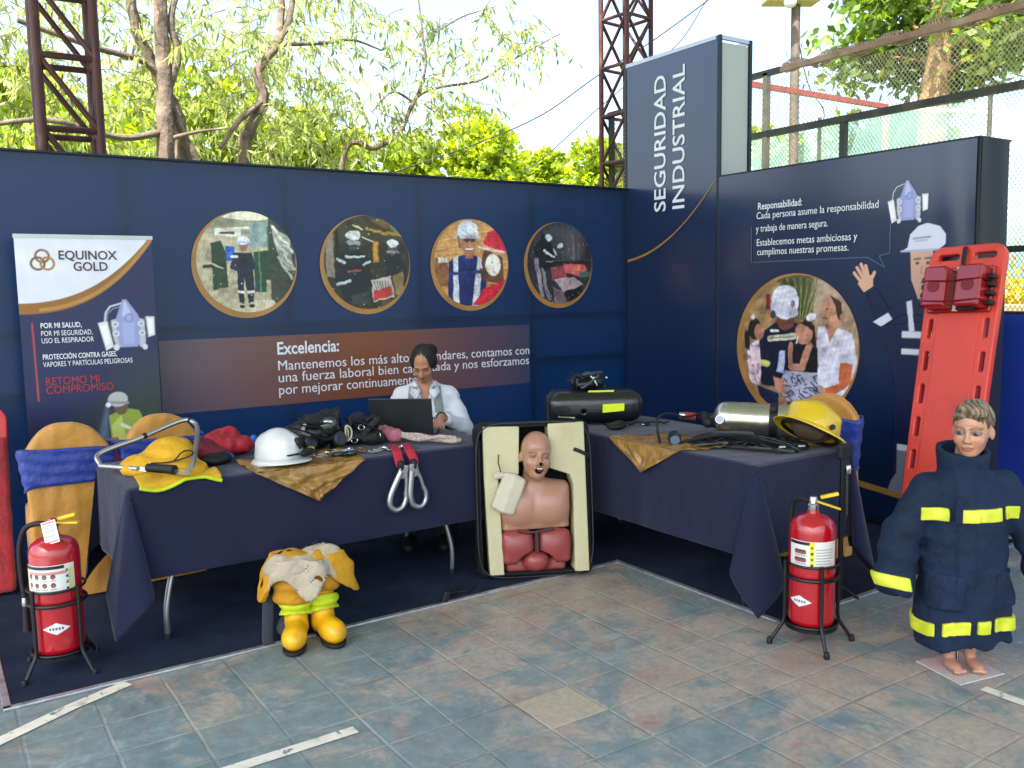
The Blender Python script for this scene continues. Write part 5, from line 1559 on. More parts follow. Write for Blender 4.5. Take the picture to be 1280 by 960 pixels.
def hand_sdf(p, wrist, d, n, s=1.0, curl=.5, side=1):
    """hand from wrist along d with palm normal n; five bent fingers"""
    wrist, d, n = np.array(wrist, float), np.array(d, float), np.array(n, float)
    d /= np.linalg.norm(d); n -= d * (n @ d); n /= np.linalg.norm(n); x = np.cross(d, n) * side
    P_ = lambda a, b, c: wrist + (d * a + x * b + n * c) * s
    v = cap(p, P_(0, 0, 0), P_(.045, 0, 0), .026 * s, .030 * s)
    v = sm(v, ell(p, P_(.055, 0, 0), (.040 * s,) * 3) + .012 * s, .01)
    for i, (b, L) in enumerate(((.030, .072), (.010, .082), (-.010, .076), (-.029, .058))):
        a0 = P_(.082, b, .002); c1 = curl
        a1 = P_(.082 + L * .5 * math.cos(c1 * .5), b * 1.15, L * .5 * math.sin(c1 * .6)); a2 = P_(.082 + L * (.5 * math.cos(c1 * .5) + .45 * math.cos(c1 * 1.5)), b * 1.2, L * (.5 * math.sin(c1 * .6) + .42 * math.sin(c1 * 1.6)))
        v = sm(v, np.minimum(cap(p, a0, a1, .0098 * s, .0088 * s), cap(p, a1, a2, .0088 * s, .0070 * s)), .005)
    v = sm(v, np.minimum(cap(p, P_(.02, .026, .004), P_(.055, .052, .016), .013 * s, .0105 * s), cap(p, P_(.055, .052, .016), P_(.085, .058, .026), .0105 * s, .008 * s)), .008)
    return v

# ---- woman at the laptop
WM = TR((-2.45, -.80, 0), -30)
def woman():
    Hm = TR((-.005, -.09, 1.132), -10, 31)           # head: slight turn, looking down at the screen
    Hi = np.array(Hm.inverted())
    hl = lambda p: p @ Hi[:3, :3].T + Hi[:3, 3]
    eL, eR = (.262, -.06, .70), (-.255, -.07, .71)
    hL, hR = (.085, -.33, .79), (-.12, -.36, .79)
    def body(p):
        d = head_sdf(hl(p), .93, .96, .9)
        d = sm(d, cap(p, (0, -.035, 1.06), (0, .0, .95), .047, .056), .03)
        d = sm(d, ell(p, (0, .0, .78), (.155, .095, .22)), .05)
        d = sm(d, cap(p, (-.15, .0, .915), (.15, .0, .915), .055), .05)
        d = sm(d, ell(p, (0, .02, .55), (.17, .13, .13)), .05)
        for e, h, sx in ((eL, hL, 1), (eR, hR, -1)):
            d = sm(d, cap(p, (sx * .165, .0, .905), e, .046, .037), .03)
            w = np.array(h) + np.array([sx * .02, .085, .015])
            d = sm(d, cap(p, e, w, .036, .024), .015)
            d = sm(d, hand_sdf(p, w, np.array(h) - w + np.array([0, -.02, -.03]), (0, -.3, -1), .92, .55, -sx), .01)
            d = sm(d, cap(p, (sx * .09, -.02, .50), (sx * .11, -.36, .49), .085, .06), .03)
            d = sm(d, cap(p, (sx * .11, -.36, .49), (sx * .11, -.34, .10), .055, .038), .02)
            d = sm(d, ell(p, (sx * .11, -.41, .045), (.042, .12, .04)), .03)
        return d
    def cols(P):
        c = face_cols(hl(P), '#a8775c', '#8a4a42', '#2a1a14', '#23150f', .93, closed=True, blush='#b07058')
        f = hl(P); far_ = np.linalg.norm(f, axis=1) > .135
        k_ = np.clip((f[:, 2] - .096 + 3.2 * np.abs(f[:, 0]) ** 1.6 * 1.0 + .004 * np.sin(f[:, 0] * 230 + 3)) / .014, 0, 1)[:, None]; k_ = np.maximum(k_, np.clip((f[:, 1] + .012) / .02, 0, 1)[:, None] * (f[:, 2] > -.03)[:, None])
        c = c * (1 - k_) + np.array(lin('#15100d')) * k_
        c[far_] = np.array(lin('#a8775c'))
        return c
    V, F = nets(body, (-.40, -.62, .0), (.40, .20, 1.29), .0058)
    A_ = np.array(WM); C_ = cols(V)
    r = arr_mesh('person', V @ A_[:3, :3].T + A_[:3, 3], F, SKIN, None, C_, off=Vector((-2.45, -.80, 0)), auto=0)
    tag(r, 'woman with dark tied back hair in white shirt and grey vest typing on a laptop', 'person')
    def hair(p):
        q = hl(p)
        d = ell(q, (0, .020, .032), (.0785, .099, .0925)) + .0016 * np.sin(np.arctan2(q[:, 0], q[:, 1] + .16) * 60 + 2 * np.sin(q[:, 2] * 40)) + .004 * np.exp(-(q[:, 0] / .004) ** 2) * (q[:, 1] < .03)
        d += .010 * np.clip(-q[:, 1] * 9 + .25, 0, 1) * np.clip((q[:, 2] - .03) * 14, 0, 1)
        face = sm(ell(q, (.0, -.11, -.012), (.062, .100, .128)), ell(q, (.0, -.10, -.055), (.070, .080, .085)), .02)
        d = sm(d, sm(ell(q, (.068, .012, .012), (.016, .040, .040)), ell(q, (-.068, .012, .012), (.016, .040, .040)), .001), .02)
        d = smax(d, -face, .012)
        d = smax(d, -(q[:, 2] + .055), .02)
        d = sm(d, ell(q, (.035, .105, .035), (.045, .04, .045)), .02)
        d = sm(d, ell(q, (.06, .04, .0), (.022, .05, .05)), .02)
        return d
    sdf_obj('hair', hair, (-.16, -.25, .98), (.16, .16, 1.32), .0045, HAIR, r, M=WM)
    def shirt(p):
        d = ell(p, (0, .0, .77), (.178, .118, .245))
        d = sm(d, cap(p, (-.145, .005, .912), (.145, .005, .912), .062), .06)
        d = sm(d, ell(p, (0, .02, .55), (.185, .145, .12)), .05)
        for e, h, sx in ((eL, hL, 1), (eR, hR, -1)):
            d = sm(d, cap(p, (sx * .163, .0, .900), e, .058, .050), .03)
            w = np.array(h) + np.array([sx * .02, .085, .015]); k = np.array(e) * .25 + w * .75
            d = sm(d, cap(p, e, k, .050, .040), .02)
            d = sm(d, np.maximum(cap(p, k, w, .046, .044), np.abs((p - k) @ ((w - k) / np.linalg.norm(w - k)) - .01) - .022), .006)
        d = sm(d, np.maximum(cap(p, (0, -.03, 1.01), (0, .01, .95), .066, .085), p[:, 2] - 1.015), .03)
        d += .010 * wr(p * np.array([1, 1, .8]), 36, 7) + .007 * wr(p * np.array([.6, 1, 1.3]), 80, 8)
        # open neck
        v = np.maximum(np.abs(p[:, 0]) - .045 * np.clip((p[:, 2] - .84) / .14, 0, 1.3), p[:, 1] - .0)
        v = np.maximum(v, .845 - p[:, 2])
        d = smax(d, -np.where(p[:, 1] < -.02, v, 1), .006)
        d = smax(d, -cap(p, (0, -.045, 1.1), (0, 0, .955), .058, .062), .006)
        return d
    sdf_obj('shirt', shirt, (-.42, -.50, .40), (.42, .2, 1.05), .0075, SHIRT, r, M=WM)
    for sx in (-1, 1):                                # collar leaves
        b_ = MB()
        b_.add([WM @ Vector(q) for q in ((sx * .052, -.03, 1.02), (sx * .026, -.100, .958), (sx * .058, -.132, .905), (sx * .098, -.10, .95), (sx * .078, -.02, 1.005))], [(0, 1, 2, 3, 4)])
        b_.build('collar', SHIRT, r, solid=.005, sub=0)
    def strip(x0, x1):
        return lambda p: np.maximum(np.maximum(shirt(p) - .006, -(shirt(p) + .004)), np.maximum(np.maximum(np.abs(np.abs(p[:, 0]) - (x0 + x1) / 2 - .12 * np.clip(p[:, 2] - .82, -.2, .15)) - (x1 - x0) / 2, .55 - p[:, 2]), np.where(p[:, 2] > .0, -1, 1)))
    def vest(p):
        s_ = shirt(p); base = np.maximum(s_ - .007, -(s_ + .004))
        cx = .088 - .14 * np.clip(p[:, 2] - .86, -.05, .1)
        d = np.maximum(base, np.abs(np.abs(p[:, 0]) - cx) - .030)
        d = np.maximum(d, np.maximum(.48 - p[:, 2], p[:, 1] - .02))
        return np.maximum(d, p[:, 2] - .985)
    sdf_obj('vest', vest, (-.2, -.2, .46), (.2, .06, 1.0), .006, VEST, r, M=WM)
    def tape(p):
        s_ = shirt(p); base = np.maximum(s_ - .010, -(s_ + .004))
        return np.maximum(np.maximum(base, np.minimum(np.abs(p[:, 2] - .80), np.abs(p[:, 2] - .715)) - .020), np.maximum(np.abs(p[:, 0]) - .16, p[:, 1] + .02))
    sdf_obj('reflective_tape', tape, (-.2, -.2, .68), (.2, .0, .84), .006, mat('silver_tape', '#b9bdc0', .35, .3, var=.08), r, M=WM)
    MB().box((0, 0, 0), (.085, .004, .024)).move(WM @ Matrix.Translation((.088, -.140, .805)) @ Matrix.Rotation(R(-6), 4, 'X')).build('name_badge', mat('badge_white', '#cfd1d6', .5), r, smooth=False)
    w = np.array(hL) + np.array([.02, .085, .015]); q = Vector(w) + Vector((0, .012, 0))
    dd = (Vector(hL) - Vector(w)).normalized(); x_, y_, _ = frame_z(dd)
    MB().tube([WM @ (q + x_ * .028 * math.cos(a) + y_ * .028 * math.sin(a)) for a in [k * math.pi / 10 for k in range(20)]], .0075, 8, True).build('watch_strap', BLK, r)
    def trs(p):
        d = ell(p, (0, .02, .54), (.19, .15, .10))
        for sx in (-1, 1):
            d = sm(d, cap(p, (sx * .09, -.02, .50), (sx * .11, -.36, .49), .096, .072), .03)
            d = sm(d, cap(p, (sx * .11, -.36, .49), (sx * .11, -.34, .09), .068, .056), .02)
        return d + .004 * wr(p, 35, 5)
    sdf_obj('trousers', trs, (-.3, -.48, .06), (.3, .22, .68), .012, mat('dark_trousers', '#1c2130', .85, var=.15, bump=.2, bs=30), r, M=WM)
    for sx in (-1, 1):
        sdf_obj('shoe', lambda p, sx=sx: np.maximum(ell(p, (sx * .11, -.415, .045), (.052, .135, .055)), .004 - p[:, 2]), (sx * .11 - .07, -.57, -.01), (sx * .11 + .07, -.26, .11), .009, BLK, r, M=WM)
    return r
woman()
t = thing('plain_chair', 'plain black chair under the woman behind the long table', 'chair', (-2.39, -.68, 0))
MB().box((0, 0, .425), (.42, .42, .035)).move(TR((-2.40, -.70, 0), -30)).build('seat', BLK, t, smooth=False, bevel=.012)
MB().box((0, .215, .68), (.40, .03, .28)).move(TR((-2.40, -.70, 0), -30)).build('backrest', BLK, t, smooth=False, bevel=.012)
for sx in (-1, 1):
    MB().tube([TR((-2.40, -.70, 0), -30) @ Vector(q) for q in ((sx * .18, -.17, .41), (sx * .19, -.19, .0))], .011, 8).build('leg', BLKM, t)
    MB().tube([TR((-2.40, -.70, 0), -30) @ Vector(q) for q in ((sx * .19, .24, .0), (sx * .18, .19, .42), (sx * .18, .20, .82))], .011, 8).build('leg', BLKM, t)

# ---- child mannequin in fire jacket
MM = TR((-1.70, -4.0, 0), -33.8)
def mannequin():
    t = thing('child_mannequin', 'blond child mannequin wearing an oversized navy fire jacket with lime stripes', 'mannequin', (-1.70, -4.0, 0))
    Hm = TR((.018, -.012, 1.004), -40, 2)
    Hi = np.array(Hm.inverted()); hs = .94
    hl = lambda p: p @ Hi[:3, :3].T + Hi[:3, 3]
    def body(p):
        d = head_sdf(hl(p), hs, 1.0, .25, 1.12)
        d = sm(d, cap(p, (.012, .01, .93), (0, .02, .80), .043, .05), .02)
        d = sm(d, ell(p, (0, .02, .62), (.11, .075, .21)), .04)
        d = sm(d, cap(p, (-.12, .02, .775), (.12, .02, .775), .04), .03)
        for sx in (-1, 1):
            d = sm(d, cap(p, (sx * .13, .02, .77), (sx * .165, .02, .66), .032, .022), .02)
            x = sx * .042 + .012
            d = sm(d, cap(p, (sx * .06, .02, .45), (x, .01, .20), .058, .036), .02)
            d = sm(d, cap(p, (x, .01, .20), (x, .015, .06), .034, .024), .015)
            d = sm(d, ell(p, (x + sx * .004, -.022, .028), (.027, .058, .022)), .02)
            for k in range(5):
                d = sm(d, ell(p, (x + sx * (.022 - k * .0115) + .003, -.078 + .004 * abs(k - 1), .02), (.0062, .014, .010)), .004)
            d = np.maximum(d, -(p[:, 2] - .006))
        return d
    def cols(P):
        f = hl(P)
        c = face_cols(f, '#b58467', '#a5584e', '#6d4f38', '#20140e', hs, white='#7d746c', blush='#b9735f', es=1.15)
        c[np.linalg.norm(f, axis=1) > .135] = np.array(lin('#b08068'))
        return c
    sdf_obj('body', body, (-.30, -.16, .0), (.30, .16, 1.125), .0052, PLAS, t, col=cols, M=MM)
    def hair(p):
        q = hl(p) / hs
        st = .0016 * np.sin((q[:, 0] * .9 + q[:, 1] * .5 + .03 * wr(q, 40, 5)) * 330) + .0035 * wr(q, 75, 3)
        d = ell(q, (0, .020, .048), (.079, .101, .086)) + st
        face = ell(q, (0, -.125, -.02), (.082, .10, .098))
        d = smax(d, -face, .010)
        d = smax(d, -(q[:, 2] - .0 + .55 * (q[:, 1] - .0) * (q[:, 1] > 0) + .012), .012)
        d = sm(d, ell(q, (.02, -.058, .094), (.060, .034, .026), rotm('Y', 14)) + st * .8, .02)
        return d * hs
    def hc(P):
        q = hl(P)
        k = np.clip(.5 + .35 * np.sin((q[:, 0] * .9 + q[:, 1] * .5 + .03 * wr(q, 40, 5)) * 330) + .6 * wr(q * np.array([3, 3, 1]), 60, 9), 0, 1)[:, None]
        up_ = np.clip((q[:, 2] - .02) / .08, 0, 1)[:, None]
        a, b2 = np.array(lin('#3d2c1e')), np.array(lin('#a08c6e'))
        return a + (b2 - a) * k * (.35 + .65 * up_)
    sdf_obj('hair', hair, (-.14, -.16, .88), (.16, .14, 1.15), .0042, vcol_mat('blond_hair', .45, bump=.4, bs=200), t, col=hc, M=MM)
    # jacket
    sL, cL = (-.140, .02, .765), (-.290, -.02, .335)
    sR, cR = (.165, .02, .765), (.335, -.06, .36)
    def jk(p):
        z = p[:, 2]
        hw = np.interp(z, [.10, .3, .5, .68, .80, .86], [.188, .180, .172, .165, .145, .08])
        dp = np.interp(z, [.10, .3, .5, .68, .80, .86], [.135, .13, .125, .12, .09, .07])
        fold = .009 * np.sin(p[:, 0] * 38 + 3.5 * np.sin(z * 7)) * np.clip((.66 - z) / .4, 0, 1) + .007 * wr(p * np.array([1, 1, .4]), 20, 2) + .004 * wr(p, 50, 6)
        e = (np.sqrt(((p[:, 0] - .01) / hw) ** 2 + ((p[:, 1] - .015) / dp) ** 2) - 1) * np.minimum(hw, dp) * .85
        d = smax(e, z - .85, .05)
        d = smax(d, .115 + .02 * np.sin(p[:, 0] * 9 + 1) - z, .008)
        for s_, c_, r0, r1_ in ((sL, cL, .070, .078), (sR, cR, .070, .078)):
            a, b2 = np.array(s_), np.array(c_)
            mid = (a + b2) / 2 + np.array([np.sign(a[0]) * .03, .02, .015])
            ar = sm(cap(p, a, mid, r0, .070), cap(p, mid, b2 + (b2 - mid) * .15, .070, r1_), .03)
            ax = (b2 - mid) / np.linalg.norm(b2 - mid)
            ar = smax(ar, (p - b2) @ ax, .006)
            tt = p @ ax
            ar = ar + .0055 * np.sin(tt * 62 + 2.2 * wr(p, 16, 12) + 9 * p[:, 1]) * np.clip((.70 - z) / .1, 0, 1)
            d = sm(d, ar, .028)
        d = d + fold
        # stand up collar, open at the throat
        c = np.maximum(np.abs(np.hypot(p[:, 0] * .95, (p[:, 1] - .02) * 1.0) - .080 - .10 * np.clip(z - .86, -.1, .1)) - .012, np.abs(z - .855 - .22 * np.clip(p[:, 1], -.1, .1)) - .068)
        d = sm(d, c + .003 * wr(p, 60, 11), .018)
        d = smax(d, -np.maximum(np.hypot(p[:, 0], p[:, 1] - .015) - .068, .80 - z), .006)
        # storm flap and pockets
        d = np.minimum(d, np.maximum(np.maximum(d - .007, np.abs(p[:, 0] + .035) - .034), np.maximum(p[:, 1], z - .84)))
        for sx in (-1, 1):
            d = np.minimum(d, np.maximum(np.maximum(d - .011, np.abs(p[:, 0] - sx * .125 - .02) - .062), np.maximum(np.abs(z - .36) - .072, p[:, 1])))
        return d
    JM = mat('navy_aramid', '#0e2038', .8, var=.2, vs=7, bump=.6, bs=26, dirt='#1a2a48', ds=5, spec=.3)
    J = sdf_obj('jacket', jk, (-.50, -.22, .09), (.50, .22, .97), .0085, JM, t, M=MM)
    LIME = mat('lime_tape', '#bccb12', .5, var=.12, vs=14, two='#d6d83c')
    SILV = mat('silver_tape', '#b9bdc0', .35, .3, var=.08)
    def band(cond, off_=.008):
        return lambda p: np.maximum(np.maximum(jk(p) - off_, -(jk(p) + .008)), cond(p))
    def gaps(p): return .012 - np.minimum.reduce([np.abs(p[:, 0] - g_) for g_ in (-.085, .125)])
    chest = lambda p: np.maximum(np.maximum(np.abs(p[:, 2] - .675) - .026, np.abs(p[:, 0]) - .197), gaps(p))
    sdf_obj('reflective_band', band(chest), (-.30, -.22, .63), (.30, .2, .72), .005, LIME, J, M=MM)
    hem = lambda p: np.maximum(np.maximum(np.abs(p[:, 2] - .205 - .02 * np.sin(p[:, 0] * 9 + 1)) - .027, np.abs(p[:, 0]) - .25), .013 - np.minimum.reduce([np.abs(p[:, 0] - g_) for g_ in (-.13, -.005, .075)]))
    sdf_obj('reflective_band', band(hem), (-.27, -.22, .14), (.27, .2, .27), .005, LIME, J, M=MM)
    for s_, c_ in ((sL, cL), (sR, cR)):
        a, b2 = np.array(s_), np.array(c_); mid = (a + b2) / 2 + np.array([np.sign(a[0]) * .03, .02, .015]); ax = (b2 - mid) / np.linalg.norm(b2 - mid)
        cuff = lambda p, b2=b2, ax=ax, a=a: np.maximum(np.abs((p - b2) @ ax + .052) - .026, np.where(np.sign(p[:, 0]) == np.sign(a[0]), .245 - np.abs(p[:, 0]), 1))
        lo = b2 - .16; hi = b2 + .16
        sdf_obj('reflective_band', band(cuff), tuple(lo), tuple(hi), .005, LIME, J, M=MM)
    MB().box((0, 0, 0), (.03, .010, .10)).move(MM @ Matrix.Translation((-.078, -.118, .70))).build('strap_loop', JM, J, smooth=False, bevel=.004)
    b_ = MB(); b_.prism([(-.13, -.125), (.115, -.115), (.125, .12), (-.12, .115)], .006, (0, 0, .002), (1, 0, 0), (0, 1, 0))
    b_.move(MM @ Matrix.Translation((.01, .0, 0)) @ Matrix.Rotation(R(20), 4, 'Z')).build('base_plate', mat('frosted_acrylic', '#b9b3ad', .25, var=.05, coat=.3), t, smooth=False, bevel=.0015)
    MB().cyl(MM @ Vector((.012, .03, .008)), MM @ Vector((.012, .03, .30)), .007).build('support_rod', CHRM, t)
mannequin()

# ---- training torso in its carrying case
QM = TR((-2.425, -2.0, .012), -26.6) @ Matrix.Rotation(R(-7), 4, 'X')      # case frame, leaning back
CS = thing('carrying_case', 'black soft carrying case standing open between the tables with cream foam inside', 'carrying case', (-2.425, -2.0, 0))
CASEM = mat('black_nylon', '#0e0f13', .75, var=.25, vs=10, bump=.4, bs=260, spec=.35)
def case(p):
    o = rbox(p, (0, .06, .43), (.325, .10, .43), .05)
    i = rbox(p, (0, -.06, .43), (.295, .17, .40), .03)
    return smax(o, -i, .012) + .002 * wr(p, 40, 3)
sdf_obj('case_shell', case, (-.35, -.08, -.02), (.35, .2, .90), .010, CASEM, CS, M=QM)
MB().tube([QM @ Vector((x, -.035, z)) for x, z in bez2] if False else [QM @ Vector((.322 * math.copysign(abs(math.cos(a)) ** .3, math.cos(a)), -.038, .43 + .425 * math.copysign(abs(math.sin(a)) ** .3, math.sin(a)))) for a in [k * math.pi / 40 for k in range(80)]], .004, 8, True).build('zip_edge', mat('zip_tape', '#1b1d22', .5), CS)
FOAM = mat('cream_foam', '#bdb893', .9, var=.05, vs=6, bump=.25, bs=160, dirt='#a49d78', ds=3)
def block(poly, t, y):
    b_ = MB(); b_.prism(poly, t, (0, y, 0), (1, 0, 0), (0, 0, 1)); b_.move(QM)
    return b_.build('foam_block', FOAM, CS, smooth=False, bevel=.006)
block([(-.278, .84), (-.278, .56), (-.262, .02), (-.182, .02), (-.200, .56), (-.085, .57), (-.075, .835)], .125, .09)
block([(.085, .845), (.288, .850), (.294, .02), (.212, .02), (.218, .50), (.20, .56), (.085, .60)], .135, .09)
MB().tube([QM @ Vector(q) for q in ((.225, -.048, .70), (.262, -.052, .685), (.30, -.046, .665), (.325, -.02, .64))], .009, 8, flat=(.006, .011)).build('loose_strap', BLK, CS)
for s in (-1, 1):
    MB().tube([QM @ Vector((s * .22, .12, .0)), QM @ Vector((s * .25, .04, -.002)), QM @ Vector((s * .33, .02, .05))], .012, 8).build('base_foot', BLK, CS)

TRs = thing('training_torso', 'bald resuscitation training torso with open mouth lying in the black carrying case', 'training torso', (-2.425, -2.0, .1))
TH = Matrix.Translation((.012, -.045, .668)) @ Matrix.Rotation(R(6), 4, 'Y') @ Matrix.Rotation(R(4), 4, 'Z')
Ti = np.array(TH.inverted())
def torso(p):
    q = p @ Ti[:3, :3].T + Ti[:3, 3]
    d = head_sdf(q, 1.13, 1.08, 1.3)
    d = smax(d, -ell(q, (.004, -.105, -.074), (.025, .035, .018)), .005)
    d = sm(d, cap(p, (.0, -.0, .575), (.0, .035, .48), .056, .066), .03)
    ch = sm(ell(p, (0, .03, .40), (.215, .085, .145)), rbox(p, (0, .045, .36), (.20, .068, .135), .05), .03)
    ch = sm(ch, ell(p, (-.095, -.02, .385), (.095, .045, .085)), .04); ch = sm(ch, ell(p, (.095, -.02, .385), (.095, .045, .085)), .04)
    ch = sm(ch, cap(p, (-.16, .03, .475), (.16, .03, .475), .05), .04)
    ch = smax(ch, -cap(p, (0, -.085, .30), (0, -.075, .46), .016), .02)
    ch = smax(ch, np.abs(p[:, 0]) - .206, .02)
    d = sm(d, ch, .03)
    return smax(d, .262 + .02 * p[:, 0] - p[:, 2], .006)
def tcols(P):
    q = P @ Ti[:3, :3].T + Ti[:3, 3]
    c = face_cols(q, '#a27860', '#8a4a3e', '#7c5540', '#3a2018', 1.13, closed=True)
    far_ = np.linalg.norm(q, axis=1) > .15
    c[far_] = np.array(lin('#a27860')) * (1 + .06 * wr(P[far_], 30, 3))[:, None]
    d = (np.sqrt(((q[:, 0] - .004) / .025) ** 2 + ((q[:, 2] + .074) / .017) ** 2) - 1) * .02
    c = blend(c, np.where((q[:, 1] < -.03) & ~far_, d, 1), np.array(lin('#2a0f0c')), .004)
    return c
sdf_obj('upper_body', torso, (-.24, -.18, .23), (.24, .14, .82), .0055, PLAS, TRs, col=tcols, M=QM)
MB().box((.004, -.096, -.0620), (.030, .008, .007)).move(QM @ TH).build('upper_teeth', mat('ivory_teeth', '#cfc8b4', .3), TRs, smooth=False, bevel=.002)
PINK = mat('pink_vinyl', '#8c3f3c', .35, var=.12, vs=5, bump=.1, bs=20)
def belly(sx):
    def f(p):
        d = rbox(p, (sx * .105, .03, .165), (.088, .075, .093), .03)
        d = sm(d, ell(p, (sx * .10, -.02, .18), (.085, .05, .08)), .03)
        cut = (p[:, 2] - .13) - (np.abs(p[:, 0]) - .035) * -1.15 
        return smax(d, -((np.abs(p[:, 0]) * .75 + (p[:, 2] - .155) * .66) + .0 - .0), .01) if False else smax(d, -(ell(p, (0, -.02, .04), (.115, .2, .105))), .01)
    return f
for sx in (-1, 1):
    sdf_obj('abdomen_flap', belly(sx), (-.22, -.10, .04), (.22, .13, .285), .007, PINK, TRs, M=QM)
sdf_obj('abdomen_bulb', lambda p: sm(ell(p, (0, .0, .085), (.075, .06, .06)), rbox(p, (0, .05, .06), (.17, .05, .035), .02), .02), (-.2, -.1, .0), (.2, .12, .17), .007, PINK, TRs, M=QM)
MB().tube([QM @ Vector(q) for q in ((-.105, -.055, .262), (-.05, -.06, .25), (0, -.062, .252), (.10, -.058, .268))], .008, 8).build('dark_strip', mat('maroon_strip', '#3a1518', .5), TRs)  # maroon tube along the lower edge of the chest
MB().tube([QM @ Vector(q) for q in ((0, -.058, .25), (0, -.055, .19), (0, -.06, .14))], .014, 8).build('dark_strip', mat('maroon_strip', '#3a1518', .5), TRs)  # dark tube drawn as the shade in the slit between the abdomen flaps
PW = mat('ivory_vinyl', '#b8b39c', .5, var=.06, vs=6, bump=.4, bs=22)
PO = thing('vinyl_pouch', 'ivory vinyl pouch hanging from a cord on the left foam block', 'pouch', QM @ Vector((-.15, -.06, .5)))
PMx = QM @ Matrix.Translation((-.148, -.062, .47)) @ Matrix.Rotation(R(22), 4, 'Y')
def pouch(p): return rbox(p, (0, .0, 0), (.068 + 0 * .1, .018, .105), .014) + .004 * wr(p, 40, 5) - .02 * np.clip(.5 - np.abs(p[:, 0]) * 8, 0, .5)
sdf_obj('pouch_body', pouch, (-.09, -.05, -.13), (.09, .04, .13), .006, PW, PO, M=PMx)
MB().tube([QM @ Vector(q) for q in ((-.195, -.045, .685), (-.20, -.055, .64), (-.19, -.06, .60), (-.185, -.06, .565))], .003, 6).build('cord', BLK, PO)
sdf_obj('gathered_neck', lambda p: ell(p, (-.192, -.06, .57), (.04, .02, .022)) + .006 * wr(p, 120, 3), (-.25, -.1, .53), (-.14, -.02, .61), .005, PW, PO, M=QM)

# ---- boots with folded down fire trousers
BT_ = thing('boots_and_trousers', 'yellow rubber boots inside folded down yellow fire trousers with cream lining', 'fire boots', (-3.77, -2.10, 0))
GM = TR((-3.775, -2.045, .002), -18)
YRB = mat('yellow_rubber', '#dba612', .36, var=.14, vs=9, dirt='#b07a12', ds=6, bump=.1, bs=30)
SOLE = mat('black_sole', '#16130f', .7, var=.2)
for x, y, a in ((-.052, -.04, -6), (.082, -.015, 14)):
    m_ = GM @ TR((x, y, 0), a)
    def boot(p):
        d = ell(p, (0, -.115, .058), (.054, .088, .054))
        d = sm(d, ell(p, (0, -.03, .055), (.046, .09, .052)), .04)
        d = sm(d, ell(p, (0, .05, .05), (.042, .05, .052)), .03)
        d = sm(d, cap(p, (0, .03, .06), (0, .035, .30), .052, .058), .03)
        d = sm(d, ell(p, (0, -.135, .066), (.05, .06, .046)), .015)
        d += .0022 * wr(p, 45, 5)
        return smax(d, .014 - p[:, 2], .004)
    bo = sdf_obj('boot', boot, (-.09, -.22, .0), (.09, .13, .37), .007, YRB, BT_, M=m_)
    sdf_obj('sole', lambda p: np.maximum(sm(ell(p, (0, -.115, .05), (.060, .096, .09)), ell(p, (0, .03, .05), (.050, .085, .09)), .05), np.abs(p[:, 2] - .009) - .009), (-.08, -.23, -.004), (.08, .14, .03), .006, SOLE, bo, M=m_)
    def lime(p): return np.maximum(np.abs(np.hypot(p[:, 0], p[:, 1] - .03) - .060 - .006 * np.sin(p[:, 2] * 120)) - .012, np.abs(p[:, 2] - .148 + .35 * (p[:, 1] - .03)) - .036) + .004 * wr(p, 60, 2)
    sdf_obj('lime_cuff', lime, (-.11, -.09, .06), (.11, .15, .25), .006, mat('lime_fabric', '#b7cc14', .7, var=.15, vs=12, bump=.3, bs=40), BT_, M=m_)
YFB = mat('yellow_aramid', '#b07f0e', .8, var=.15, vs=8, bump=.35, bs=60, dirt='#96690c', ds=4)
CRE = mat('cream_lining', '#a79c86', .85, var=.1, vs=9, bump=.4, bs=40)
def legs(p):
    d = np.minimum(cap(p, (-.055, -.01, .16), (-.05, .0, .31), .083, .105), cap(p, (.08, .01, .19), (.07, .01, .31), .080, .10))
    d = smax(d, np.minimum(.185 - p[:, 2] + .3 * (p[:, 0] > .02) * .12, 1), .01)
    return d + .011 * wr(p * np.array([1, 1, 1.6]), 34, 4) + .005 * np.sin(p[:, 2] * 90 + 9 * p[:, 0])
sdf_obj('trouser_legs', legs, (-.2, -.14, .11), (.22, .16, .42), .009, YFB, BT_, M=GM)
def flare(p):
    """turned down waist: a wide flared ring"""
    a = np.arctan2(p[:, 1], p[:, 0])
    z = p[:, 2]
    r = np.hypot(p[:, 0] * .66, p[:, 1] * 1.0)
    R_ = np.interp(z, [.16, .24, .33, .385], [.148, .142, .125, .10]) + .012 * np.sin(a * 5 + 1)
    low = .256 - .062 * np.cos(4 * (a + 1.55)) + .012 * np.sin(a * 3)
    d = np.maximum(np.abs(r - R_) - .008, np.maximum(low - z, z - .392))
    return d * .8 + .009 * wr(p, 32, 6)
def fcol(P):
    a = np.arctan2(P[:, 1], P[:, 0])
    y, c = np.array(lin('#c08c12')), np.array(lin('#a99e88'))
    k = np.clip((np.cos(a + 1.62) + .10 * wr(P, 14, 3) - .50) / .05, 0, 1)[:, None]     # lining faces forward, shell at both sides
    return y * (1 - k) + c * k
sdf_obj('turned_down_waist', flare, (-.33, -.24, .13), (.33, .24, .42), .0085, vcol_mat('dyed_cloth', .85, bump=.35, bs=45), BT_, col=fcol, M=GM)
def lining(p):
    d = ell(p, (-.06, -.03, .345), (.125, .09, .065)); d = sm(d, ell(p, (.08, .02, .36), (.105, .08, .06)), .02)
    d = d + .020 * wr(p, 33, 9) + .010 * wr(p, 75, 2)
    return smax(d, -ell(p, (-.055, -.0, .42), (.06, .04, .04)), .01)
sdf_obj('lining', lining, (-.25, -.18, .24), (.25, .16, .45), .0085, CRE, BT_, M=GM)
b_ = MB()
